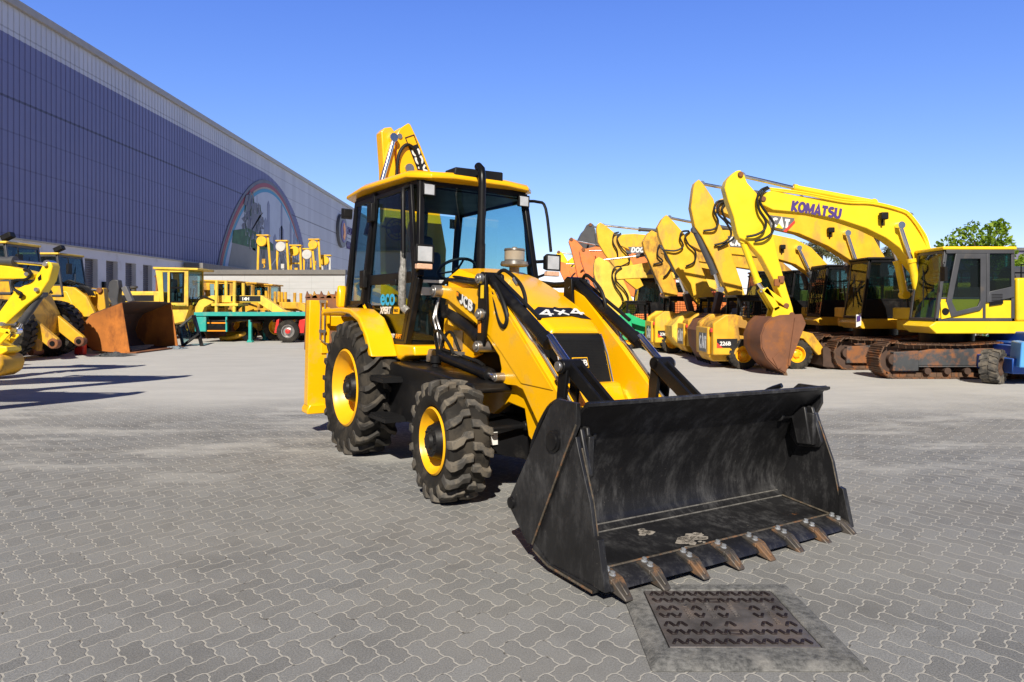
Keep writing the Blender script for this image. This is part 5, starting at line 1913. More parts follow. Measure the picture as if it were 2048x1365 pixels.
# cab side details: dark frame, vent, sign strip
yk = YK - 1.22
m = MB()
m.prism([(XK + 1.14, 1.54), (XK + 1.42, 1.58), (XK + 1.42, 1.86), (XK + 1.14, 1.80)], yk - .012, yk + .004, 'y')
for k in range(7):
    m.bx(XK + 1.17, XK + 1.40, yk - .02, yk - .012, 1.58 + k * .032, 1.595 + k * .032)
m.build('side_vent', M['plast'], tK)
m = MB()
m.ring([(XK + .32, 1.30), (XK + .95, 1.45), (XK + 1.06, 1.62), (XK + 1.06, 2.64), (XK + .42, 2.64), (XK + .22, 1.62)], [(XK + .44, 1.42), (XK + .88, 1.53), (XK + .94, 1.66), (XK + .94, 2.53), (XK + .52, 2.53), (XK + .34, 1.63)], yk - .02, yk + .012, 'y')
m.build('door_frame', M['dgrey'], tK, bevel=.01)
m = MB()
m.prism([(XK + 1.07, 1.60), (XK + 1.13, 1.84), (XK + 1.66, 1.96), (XK + 1.66, 1.72)], yk - .016, yk + .004, 'y')
m.prism([(XK + 1.07, 1.62), (XK + 1.14, 1.62), (XK + 1.14, 2.70), (XK + 1.07, 2.70)], yk - .014, yk + .006, 'y')
m.prism([(XK + .22, 2.64), (XK + 1.66, 2.64), (XK + 1.66, 2.72), (XK + .22, 2.72)], yk - .018, yk + .002, 'y')
m.build('cab_trim', M['dgrey'], tK, bevel=.01)
m = MB()
m.prism([(XK + .41, 1.40), (XK + .89, 1.51), (XK + .97, 1.65), (XK + .97, 1.93), (XK + .32, 1.93), (XK + .31, 1.62)], yk - .004, yk + .006, 'y')
m.build('lower_door_pane', M['glassd'], tK, smooth=False)
m = MB()
m.prism([(XK + .10, 1.62), (XK + .22, 1.62), (XK + .32, 1.30), (XK + .12, 1.26)], yk - .012, yk + .004, 'y')
m.build('front_corner_panel', M['kyel'], tK)
m = MB()
m.lathe([(0, .075), (.02, .07)], (XK + .20, yk - .012, 1.42), (0, -1, 0), 20)
m.build('corner_vent', M['plast'], tK)
m = MB()
m.tube([(XK + .16, yk - .05, 2.45), (XK + .05, yk - .18, 2.42), (XK + .04, yk - .18, 2.15)], .014, n=6)
m.box((XK + .05, yk - .20, 2.20), (.06, .16, .30))
m.build('side_mirror', M['plast'], tK, bevel=.02)
m = MB()
m.prism([(XK + 2.0, 1.32), (XK + 2.2, 1.32), (XK + 2.2, 1.41), (XK + 2.0, 1.41)], yk - .006, yk - .001, 'y')
m.prism([(XK + 1.95, 1.48), (XK + 2.2, 1.48), (XK + 2.2, 1.58), (XK + 1.95, 1.58)], yk - .006, yk - .001, 'y')
m.build('data_plate', M['steel'], tK)
m = MB()
m.cyl((XK + 1.85, yk + .5, 2.14), (XK + 3.4, yk + .5, 2.14), .26, n=20)
m.build('engine_cover', M['dgrey'], tK, bevel=.02)

# ---- the row behind it
def blackcab_exc(label, Y, xf, body, stick, boom, cyl, rams, bucket=None, lamp=None, decal=None, hz=(), guard=False, cabm='black', dm='black', house=True):
    t, b, s = excavator(label, Y, xf, body, pp(stick, Y), pp(boom, Y), None, M[cabm], M[dm], GX, cyl=[xz(*c, Y) for c in cyl] if cyl else None, guard=guard, house=house)
    for r_ in rams or ():
        for e in (-1, 1):
            o_ = V((0, e * .26, 0))
            ram(t, at(*r_[0], Y) + o_, at(*r_[1], Y) + o_, at(*r_[2], Y) + o_, .085, .05, M['dgrey'], 'boom_cylinder')
    for h in hz:
        hose(s, h, Y, .03)
    if lamp:
        m = MB()
        p = at(*lamp, Y) + V((0, -.28, 0))
        m.box(p, (.16, .14, .14))
        m.box(p + V((0, .05, -.13)), (.05, .06, .14))
        m.build('work_lamp', M['plast'], b, bevel=.02)
    return t, b, s

stJ = [(1395, 361), (1387, 368), (1384, 378), (1379, 417), (1387, 456), (1400, 474), (1424, 520), (1440, 560), (1455, 592), (1472, 614), (1482, 600), (1481, 572), (1460, 510), (1446, 470), (1434, 445), (1424, 400), (1405, 372)]
bmJ = [(1434, 402), (1452, 396), (1520, 402), (1640, 424), (1700, 440), (1736, 470), (1764, 518), (1772, 550), (1750, 556), (1718, 545), (1702, 527), (1650, 494), (1592, 469), (1540, 457), (1470, 440), (1436, 425)]
YJ = 18.7
tJ, bJ, sJ = blackcab_exc('black cabbed excavator whose boom carries a dark decal with white capitals below the longest boom', YJ, 8.95, 'yel', stJ, bmJ,
                          [(1600, 398), (1490, 384), (1403, 368)], [((1712, 556), (1704, 530), (1684, 469))], lamp=(1652, 463),
                          hz=[[(1444, 404), (1428, 408), (1422, 424), (1430, 445), (1424, 460), (1402, 464)], [(1446, 406), (1432, 412), (1430, 430), (1446, 448), (1456, 470), (1444, 486), (1424, 492)], [(1448, 408), (1438, 420), (1444, 440), (1462, 460), (1460, 480), (1432, 497)]])
m = MB()
m.plate([at(1712, 630, YJ - 1.26), at(1722, 627, YJ - 1.26), at(1722, 651, YJ - 1.26), at(1712, 655, YJ - 1.26)], .01)
sj = m.build('window_notice', M['white'], tJ)
m = MB()
m.plate([at(1713.5, 633, YJ - 1.28), at(1720.5, 631, YJ - 1.28), at(1720.5, 642, YJ - 1.28), at(1713.5, 644, YJ - 1.28)], .008)
m.build('notice_print', M['purple'], sj)
m = MB()
m.prism(pp([(1534, 430), (1589, 437), (1586, 450), (1570, 463), (1540, 455)], YJ - .2), YJ - .20, YJ - .193, 'y')
m.build('boom_decal', M['greyd'], bJ)
m = MB()
m.prism(pp([(1589, 441), (1590, 446), (1572, 465), (1566, 463)], YJ - .2), YJ - .207, YJ - .201, 'y')
m.build('boom_decal_stripe', M['redd'], bJ)
bold('CAT', .235, M['white'], bJ, at(1543, 453, YJ - .2), (.985, 0, -.12), (.12, 0, .985), 'boom_lettering', .28, .85)
m = MB()
m.prism(pp([(1551, 456), (1558, 447), (1566, 458)], YJ - .222), YJ - .224, YJ - .219, 'y')
m.build('boom_decal_triangle', M['kyel'], bJ)
ram(tJ, at(1390, 460, YJ), at(1430, 548, YJ), at(1440, 580, YJ), .09, .05, M['dgrey'], 'bucket_cylinder')
bkp = pp([(1420, 628), (1398, 640), (1387, 660), (1390, 690), (1404, 715)], YJ)
dig_bucket(tJ, bkp + pp([(1424, 690), (1428, 650), (1440, 630)], YJ), YJ, 1.2, M['rust'], 5, (.10, -.22), 4)
m = MB()
m.beam(at(1440, 585, YJ), at(1428, 635, YJ), .30, .16, (1, 0, 0))
m.beam(at(1470, 605, YJ), at(1432, 640, YJ), .28, .20, (1, 0, 0))
m.beam(at(1472, 600, YJ) , at(1480, 615, YJ), .30, .22, (1, 0, 0))
m.build('bucket_linkage', M['drust'], tJ, bevel=.02)

stI = [(1331, 431), (1322, 440), (1313, 456), (1316, 474), (1322, 490), (1350, 545), (1378, 590), (1402, 618), (1424, 625), (1428, 600), (1410, 560), (1394, 520), (1380, 490), (1363, 465), (1346, 446)]
bmI = [(1367, 470), (1384, 462), (1450, 462), (1540, 470), (1586, 480), (1618, 497), (1650, 530), (1662, 570), (1636, 572), (1615, 549), (1586, 530), (1553, 520), (1480, 512), (1400, 504), (1370, 488)]
YI = 21.8
tI, bI, sI = blackcab_exc('third excavator in the row, black cab with guard bars, behind two nearer booms', YI, 9.3, 'yel', stI, bmI,
                          [(1480, 462), (1388, 446), (1338, 436)], [((1622, 575), (1612, 545), (1590, 498))], lamp=(1558, 496), guard=True,
                          hz=[[(1374, 464), (1360, 466), (1356, 478), (1362, 494), (1348, 503), (1326, 502)], [(1376, 466), (1366, 474), (1372, 490), (1386, 505), (1384, 525), (1368, 534)]])
m = MB()
m.prism(pp([(1455, 472), (1485, 476), (1488, 496), (1460, 494)], YI - .2), YI - .20, YI - .193, 'y')
m.build('boom_decal', M['greyd'], bI)
bold('CAT', .26, M['white'], bI, at(1459, 491, YI - .2), (.99, 0, -.08), (.08, 0, .99), 'boom_lettering', .28, .8)
ram(tI, at(1328, 494, YI), at(1358, 555, YI), at(1372, 588, YI), .10, .055, M['dgrey'], 'bucket_cylinder')
bkp = pp([(1376, 624), (1352, 634), (1336, 652), (1337, 672), (1352, 690), (1374, 702)], YI)
dig_bucket(tI, bkp + pp([(1388, 690), (1394, 650), (1392, 630)], YI), YI, 1.3, M['pyel'], 4, (.08, -.14), 5)
m = MB()
m.beam(at(1372, 588, YI), at(1386, 640, YI), .30, .18, (1, 0, 0))
m.beam(at(1410, 616, YI), at(1380, 640, YI), .28, .22, (0, 0, 1))
m.build('bucket_linkage', M['drust'], tI, bevel=.02)

stH = [(1302, 462), (1294, 468), (1284, 485), (1288, 505), (1296, 522), (1312, 560), (1330, 596), (1352, 606), (1354, 584), (1342, 548), (1332, 512), (1322, 480), (1312, 467)]
bmH = [(1318, 490), (1334, 482), (1400, 492), (1500, 508), (1555, 520), (1584, 545), (1598, 580), (1570, 580), (1555, 555), (1500, 540), (1400, 525), (1320, 508)]
YH = 24.9
tH, bH, sH = blackcab_exc('fourth excavator in the row, worn yellow, with short stick behind the skid steers', YH, 9.6, 'oyel', stH, bmH, [(1420, 480), (1340, 474), (1306, 467)], [((1562, 590), (1552, 565), (1538, 528))], guard=True,
                          hz=[[(1324, 488), (1314, 494), (1312, 512), (1322, 524), (1304, 530)], [(1326, 492), (1328, 512), (1340, 530), (1332, 548), (1324, 556)]])
ram(tH, at(1296, 512, YH), at(1318, 566, YH), at(1326, 590, YH), .10, .05, M['dgrey'], 'bucket_cylinder')

stG = [(1197, 515), (1190, 519), (1187, 530), (1187, 548), (1196, 580), (1206, 615), (1216, 640), (1240, 640), (1262, 632), (1272, 620), (1262, 596), (1250, 570), (1238, 545), (1215, 524)]
bmG = [(1227, 546), (1240, 535), (1270, 530), (1296, 525), (1340, 524), (1420, 540), (1480, 570), (1490, 600), (1460, 595), (1400, 568), (1330, 555), (1262, 558), (1232, 560)]
YG = 25.6
tG, bG, sG = blackcab_exc('pale yellow excavator whose low stick stands beside the green skid steer', YG, 8.6, 'pyel', stG, bmG, [(1310, 505), (1272, 513), (1202, 521)], None,
                          hz=[[(1240, 534), (1228, 536), (1222, 550), (1228, 572), (1240, 590), (1244, 605), (1236, 618)], [(1242, 537), (1230, 545), (1230, 562), (1246, 580), (1254, 596), (1250, 612), (1238, 622)]])
bkp = pp([(1212, 630), (1206, 645), (1212, 662), (1224, 676), (1240, 684)], YG)
dig_bucket(tG, bkp + pp([(1250, 668), (1252, 640), (1240, 632)], YG), YG, 1.2, M['pyel'], 4, (.06, -.10), 4)
m = MB()
m.prism(pp([(1292, 550), (1300, 538), (1318, 537), (1320, 549)], YG - .2), YG - .20, YG - .193, 'y')
m.build('boom_decal', M['greyd'], bG)

stF = [(1200, 446), (1194, 450), (1192, 460), (1195, 485), (1208, 508), (1228, 535), (1250, 562), (1272, 580), (1286, 572), (1270, 540), (1256, 512), (1240, 484), (1227, 466), (1212, 454)]
bmF = [(1231, 478), (1244, 470), (1268, 469), (1320, 474), (1400, 498), (1446, 536), (1452, 566), (1428, 560), (1380, 532), (1320, 508), (1260, 502), (1233, 490)]
YF = 28.5
tF, bF, sF = blackcab_exc('yellow excavator carrying a grey and orange decal on its boom, behind the pale yellow stick', YF, 9.6, 'yel', stF, bmF, [(1330, 463), (1277, 459), (1206, 451)], None,
                          hz=[[(1236, 466), (1226, 470), (1224, 486), (1232, 502), (1234, 515)], [(1240, 468), (1232, 478), (1240, 496), (1254, 512), (1256, 525), (1240, 534)]])
m = MB()
m.prism(pp([(1256, 494), (1290, 494), (1290, 507), (1262, 507)], YF - .2), YF - .20, YF - .193, 'y')
m.build('boom_decal', M['greyd'], bF)
m = MB()
m.prism(pp([(1262, 507.5), (1300, 507.5), (1300, 528), (1268, 526)], YF - .2), YF - .21, YF - .19, 'y')
m.build('boom_decal_panel', M['orange'], bF)
bold('DOOSAN', .20, M['white'], bF, at(1262, 505, YF - .2), (1, 0, 0), (0, 0, 1), 'boom_lettering', .26, 1.0, .2)

for lab, Y, xf, body, st, bm_, cy_, hs_ in (
    ('orange excavator with the tallest orange stick, left of the pale yellow stick', 34., 6.0, 'orange', [(1142, 476), (1137, 484), (1142, 500), (1148, 523), (1156, 560), (1172, 592), (1188, 592), (1184, 560), (1172, 520), (1164, 495), (1152, 482)], [(1166, 500), (1190, 494), (1260, 505), (1330, 540), (1340, 570), (1310, 565), (1250, 535), (1168, 514)], [(1235, 498), (1190, 490), (1147, 481)], True),
    ('orange excavator whose rounded stick head stands between the two other orange sticks', 31., 5.4, 'orange', [(1166, 496), (1158, 503), (1162, 525), (1171, 550), (1184, 585), (1196, 610), (1208, 600), (1200, 570), (1190, 545), (1188, 515), (1178, 502)], [(1190, 512), (1205, 505), (1290, 525), (1350, 560), (1350, 590), (1300, 575), (1195, 530)], [(1260, 506), (1205, 502), (1172, 502)], True),
    ('orange excavator lowest and leftmost of the three orange ones', 37., 7.6, 'orange', [(1118, 523), (1114, 530), (1122, 548), (1130, 566), (1146, 600), (1160, 610), (1164, 590), (1154, 550), (1140, 532), (1128, 526)], [(1138, 542), (1150, 532), (1230, 545), (1290, 580), (1280, 600), (1220, 575), (1142, 556)], [(1200, 526), (1160, 529), (1121, 528)], True),
    ('yellow excavator farthest left in the row, just above the headlamp of the backhoe loader', 41., 8.6, 'kyel', [(1117, 502), (1113, 508), (1115, 524), (1124, 550), (1140, 590), (1152, 590), (1146, 555), (1138, 528), (1126, 508)], [(1136, 522), (1146, 514), (1220, 528), (1270, 560), (1265, 580), (1210, 555), (1140, 534)], [(1180, 512), (1148, 509), (1120, 506)], True),
    ('dark grey excavator with its stick and bucket folded up against the sky', 35.5, 9.0, 'dgrey', [(1180, 447), (1173, 451), (1167, 462), (1168, 490), (1180, 530), (1200, 530), (1194, 490), (1190, 462), (1186, 450)], [(1188, 470), (1200, 462), (1270, 480), (1330, 520), (1330, 545), (1270, 515), (1192, 492)], [(1240, 472), (1215, 464), (1184, 452)], False)):
    t_, b_, s_ = blackcab_exc(lab, Y, xf, body, st, bm_, cy_, None, hz=[[(st[-1][0] + 22, st[-1][1] + 20), (st[-1][0] + 14, st[-1][1] + 30), (st[-1][0] + 20, st[-1][1] + 50), (st[-1][0] + 8, st[-1][1] + 62)]])
    if body == 'dgrey':
        bkp = pp([(1172, 458), (1164, 466), (1158, 478), (1154, 494), (1156, 510)], Y)
        dig_bucket(t_, bkp + pp([(1168, 506), (1176, 480)], Y), Y, 1.2, M['dgrey'], 4, (-.02, -.10), 4)
    else:
        p = at(st[5][0], st[5][1], Y)
        bk_ = [(p.x - .15, p.z + .1), (p.x - .40, p.z - .05), (p.x - .5, p.z - .4), (p.x - .35, p.z - .75), (p.x - .05, max(.1, p.z - .95))]
        dig_bucket(t_, bk_ + [(p.x + .3, p.z - .6), (p.x + .35, p.z)], Y, 1.1, M['rust'], 4, (.1, -.08), 4)
    m = MB()
    for q in (0, 2):
        pass
    p = at(*st[0], Y)
    m.cyl((p.x, Y - .19, p.z - .09), (p.x, Y + .19, p.z - .09), .085, n=12)
    m.build('pivot_pin', M['rust'], s_)

# ------------------------------------------------------------------ skid steers
def wheel2(par, c, Ro, Ri, W, rim, lugs=20, face=-1, tm='tyre', hubr=.4, nm='wheel'):
    x, y, z = c
    m = MB()
    m.lathe([(0, Ri * hubr * 1.1), (W * .3, Ri * hubr), (W * .34, Ri * hubr * .8), (W * .35, .01)], (x, y, z), (0, face, 0), 18)
    for k in range(8):
        a = 2 * PI * k / 8
        m.cyl((x + Ri * .55 * math.cos(a), y + face * W * .12, z + Ri * .55 * math.sin(a)), (x + Ri * .55 * math.cos(a), y + face * W * .22, z + Ri * .55 * math.sin(a)), Ri * .05, n=6)
    w = m.build(nm, rim, par)
    m = MB()
    e = W * .44
    m.lathe([(e, Ri * 1.02), (e, Ri * .93), (e - W * .18, Ri * .86), (W * .12, Ri * .8), (W * .10, Ri * .3), (W * .1, .01)], (x, y, z), (0, face, 0), 32, caps=False)
    m.lathe([(-e, Ri * 1.02), (-W * .1, Ri * .85), (-W * .1, .01)], (x, y, z), (0, face, 0), 24, caps=False)
    m.build('rim', rim, w)
    m = MB()
    h = Ro * .06
    Rc = Ro - h
    m.lathe([(-W * .42, Ri), (-W * .5, Ri + (Rc - Ri) * .5), (-W * .44, Rc), (W * .44, Rc), (W * .5, Ri + (Rc - Ri) * .5), (W * .42, Ri)], (x, y, z), (0, 1, 0), 40, caps=False)
    for sd in (-1, 1):
        for k in range(lugs):
            a = 2 * PI * (k + (.5 if sd > 0 else 0)) / lugs
            da = 2 * PI / lugs * .3
            r0 = Rc - .03
            def q(yy, aa, r):
                return (x + r * math.sin(aa), y + yy, z + r * math.cos(aa))
            ya, yb_ = sd * W * .51, sd * W * .04
            o1 = 2 * PI / lugs * .35
            m.solid([q(ya, a - da, r0 - .05), q(ya, a + da, r0 - .05), q(yb_, a + da + o1, r0), q(yb_, a - da + o1, r0)], [q(ya, a - da, Ro - h * .3), q(ya, a + da, Ro - h * .3), q(yb_, a + da + o1, Ro), q(yb_, a - da + o1, Ro)])
    m.build('tyre', M[tm], w, ang=30)
    return w
SG = 'compact skid steer loaders parked between the excavators'
def skid(label, Y, x0, z0, L_, H_, W, col, dcol, num, scale=1.0, word='CAT'):
    """rear end at x0 facing left, machine reaching to +x; near side at Y"""
    t = thing('skid_steer', label, 'skid steer loader', (x0 + L_ / 2, Y + W / 2, 0), SG)
    B = M[col]
    m = MB()
    m.prism([(x0, z0 + .18), (x0 + .10, z0 + H_ * .60), (x0 + .16, z0 + H_ * .66), (x0 + .62, z0 + H_ * .78), (x0 + L_ * .55, z0 + H_ * .62), (x0 + L_ * .95, z0 + H_ * .40), (x0 + L_, z0 + .2), (x0 + L_ * .9, z0 + .05), (x0 + .1, z0 + .05)], Y + .26, Y + W - .26, 'y')
    m.build('body', B, t, bevel=.03)
    m = MB()
    for y in (Y, Y + W - .24):
        m.prism([(x0 + .03, z0 + .22), (x0 + .03, z0 + H_ * .64), (x0 + .34, z0 + H_ * .78), (x0 + .62, z0 + H_ * .78), (x0 + .70, z0 + .56), (x0 + .60, z0 + .22)], y, y + .24, 'y')
    m.build('rear_tower', B, t, bevel=.03)
    m = MB()
    m.bx(x0 - .05, x0 + .03, Y + .2, Y + W - .2, z0 + .22, z0 + H_ * .58)
    d_ = m.build('engine_door', B, t, bevel=.03)
    m = MB()
    m.bx(x0 - .062, x0 - .05, Y + .30, Y + .30 + .62, z0 + .28, z0 + .28 + H_ * .3)
    m.build('rear_decal', M['greyd'], d_)
    if word:
        bold(word, .30 * scale, M['white'], d_, (x0 - .063, Y + .34 + .55, z0 + .36), (0, -1, 0), (0, 0, 1), 'rear_lettering', .26, .85)
    m = MB()
    m.bx(x0 - .012, x0 + .05, Y + .05, Y + .16, z0 + H_ * .50, z0 + H_ * .56)
    m.build('tail_lamp', M['redd'], t, bevel=.01)
    m = MB()
    for y in (Y + .02, Y + W - .14):
        m.prism([(x0 + .25, z0 + H_ * .74), (x0 + .55, z0 + H_ * .78), (x0 + L_ * .62, z0 + H_ * .62), (x0 + L_ * .95, z0 + H_ * .48), (x0 + L_ * 1.08, z0 + H_ * .18), (x0 + L_ * 1.0, z0 + H_ * .14), (x0 + L_ * .86, z0 + H_ * .40), (x0 + L_ * .55, z0 + H_ * .48), (x0 + .3, z0 + H_ * .62)], y, y + .12, 'y')
    m.build('lift_arm', B, t, bevel=.015)
    m = MB()
    ca, cb = x0 + L_ * .26, x0 + L_ * .80
    for y in (Y + .27, Y + W - .33):
        m.ring([(ca, z0 + H_ * .45), (cb, z0 + H_ * .40), (cb - .06, z0 + H_ * 1.04), (ca + .05, z0 + H_ * 1.06)], [(ca + .07, z0 + H_ * .50), (cb - .10, z0 + H_ * .46), (cb - .14, z0 + H_ * .98), (ca + .12, z0 + H_ * 1.0)], y, y + .06, 'y')
    m.bx(ca, cb, Y + .25, Y + W - .25, z0 + H_ * 1.05, z0 + H_ * 1.09)
    cg = m.build('cab_guard', M['black'], t, bevel=.012)
    m = MB()
    for y in (Y + .30, Y + W - .30):
        for k in range(9):
            z = z0 + H_ * (.52 + .05 * k)
            m.bx(ca + .1, cb - .12, y - .004, y + .004, z, z + .012)
        for k in range(10):
            x = ca + .14 + k * (cb - ca - .28) / 9
            m.bx(x, x + .010, y - .004, y + .004, z0 + H_ * .5, z0 + H_ * .98)
    m.build('side_mesh', M['black'], cg, smooth=False)
    m = MB()
    m.bx(ca + .15, ca + .6, Y + .5, Y + W - .5, z0 + H_ * .48, z0 + H_ * .55)
    m.bx(ca + .1, ca + .22, Y + .5, Y + W - .5, z0 + H_ * .55, z0 + H_ * .88)
    m.build('seat', M['seat'], t, bevel=.04)
    for xx in (x0 + L_ * .30, x0 + L_ * .80):
        wheel2(t, (xx, Y - .02 + .14, .36), .37, .20, .26, M['rimy'], 18, -1)
        wheel2(t, (xx, Y + W - .12, .36), .37, .20, .26, M['rimy'], 18, 1)
    m = MB()
    bx_ = x0 + L_ * 1.02
    m.prism([(bx_, .08), (bx_, .55), (bx_ + .1, .55), (bx_ + .75, .04), (bx_ + .70, .0)], Y - .12, Y - .09, 'y')
    m.prism([(bx_, .08), (bx_, .55), (bx_ + .1, .55), (bx_ + .75, .04), (bx_ + .70, .0)], Y + W + .09, Y + W + .12, 'y')
    m.sheet([(bx_ + .1, .55), (bx_ + .02, .5), (bx_ + .0, .12), (bx_ + .12, .03), (bx_ + .75, .03)], Y - .088, Y + W + .088, .025)
    m.build('front_bucket', M['drust'] if dcol != 'none' else M['rust'], t)
    if num:
        m = MB()
        m.prism([(x0 + .12, z0 + .40), (x0 + .62, z0 + .40), (x0 + .62, z0 + .62), (x0 + .12, z0 + .62)], Y - .008, Y - .001, 'y')
        nd = m.build('side_decal', M['blackd'], t)
        m = MB()
        m.prism([(x0 + .12, z0 + .40), (x0 + .26, z0 + .40), (x0 + .12, z0 + .53)], Y - .012, Y - .0085, 'y')
        m.build('side_decal_stripe', M['redd'], nd)
        text(num, .13, M['white'], nd, (x0 + .19, Y - .013, z0 + .46), (1, 0, 0), (0, 0, 1), 'side_lettering', .002, .004)
    return t
s1 = skid('yellow skid steer closest to the camera, behind the hanging rusty bucket of the nearest excavator', 16.6, 4.86, .12, 2.6, 1.55, 1.45, 'oyel', 'rust', '226B')
m = MB()
m.prism([(6.30, .92), (6.62, .92), (6.70, .80), (6.34, .80)], 16.605, 16.612, 'y')
m.build('arm_decal', M['blackd'], s1)
bold('CAT', .09, M['white'], s1, (6.36, 16.604, .815), (1, 0, 0), (0, 0, 1), 'arm_lettering', .26, 1.0)
skid('yellow skid steer standing between the second and third hanging buckets', 20.2, 5.18, .12, 2.5, 1.55, 1.45, 'oyel', 'rust', None)
skid('yellow skid steer with a black decal on its flank, right beside the green one', 22.2, 4.62, .12, 2.0, 1.60, 1.45, 'yel', 'rust', '236D')
skid('small green skid steer at the left end of the machines', 24.4, 3.62, .1, 1.8, 1.5, 1.4, 'green', 'rust', None, 1.0, '')

# ------------------------------------------------------------------ blue lift at the right edge
bl = thing('boom_lift', 'blue wheeled boom lift chassis with white 4x4 lettering at the right edge', 'boom lift', (10.5, 13.6, 0))
ang = R(-28)
w_ = wheel2(bl, (0, 0, 0), .345, .18, .30, M['drust'], 15, -1, 'tread')
for ch in [w_] + list(w_.children):
    ch.data.transform(Matrix.Translation(V(OFFS[bl.name])))
w_.location = V((9.52, 13.5, .345)) - OFFS[bl.name]
w_.rotation_euler = (0, 0, R(38))
w2_ = wheel2(bl, (11.9, 14.9, .345), .345, .18, .30, M['drust'], 15, -1, 'tread')
m = MB()
m.prism([(9.68, 13.20), (13.2, 12.75), (13.2, 15.3), (9.9, 15.0)], .22, .52, 'z')
m.prism([(10.02, 13.12), (13.2, 12.70), (13.2, 15.35), (10.3, 15.1)], .523, .74, 'z')
m.build('chassis', M['blue'], bl, bevel=.02)
m = MB()
for a, b in (((9.72, 13.02), (9.92, 13.0)),):
    m.solid([(9.66, 13.0, .36), (9.86, 12.92, .36), (9.88, 12.92, .80), (9.80, 12.95, .86), (9.70, 13.0, .84)], [(9.90, 13.6, .36), (10.10, 13.5, .36), (10.12, 13.5, .80), (10.04, 13.54, .86), (9.94, 13.6, .84)])
m.build('hitch_bracket', M['lblue'], bl, bevel=.02)
m = MB()
m.prism([(9.98, 12.93), (13.2, 12.55), (13.2, 12.66), (9.98, 13.04)], .44, .84, 'z')
m.build('side_plate', M['blue'], bl, bevel=.01)
m = MB()
m.solid([(10.30, 12.86, .40), (10.30, 12.855, .70), (10.52, 12.83, .70), (10.52, 12.83, .40)], [(10.30, 12.88, .40), (10.30, 12.88, .70), (10.52, 12.85, .70), (10.52, 12.85, .40)])
m.build('notice', pm('notice_paper', (.42, .42, .46), .5, var=.3, sc=20), bl)
xd = V((3.22, -.38, 0)).normalized()
text('4x4', .17, M['white'], bl, V((10.06, 12.905, .64)), xd, (0, 0, 1), 'lettering', .003, .004)
m = MB()
m.bx(10.6, 13.2, 13.2, 15.2, .743, 1.0)
m.prism([(10.2, 13.3), (10.6, 13.25), (10.6, 15.0), (10.4, 15.0)], .743, .80, 'z')
m.build('turntable', M['blue'], bl, bevel=.03)
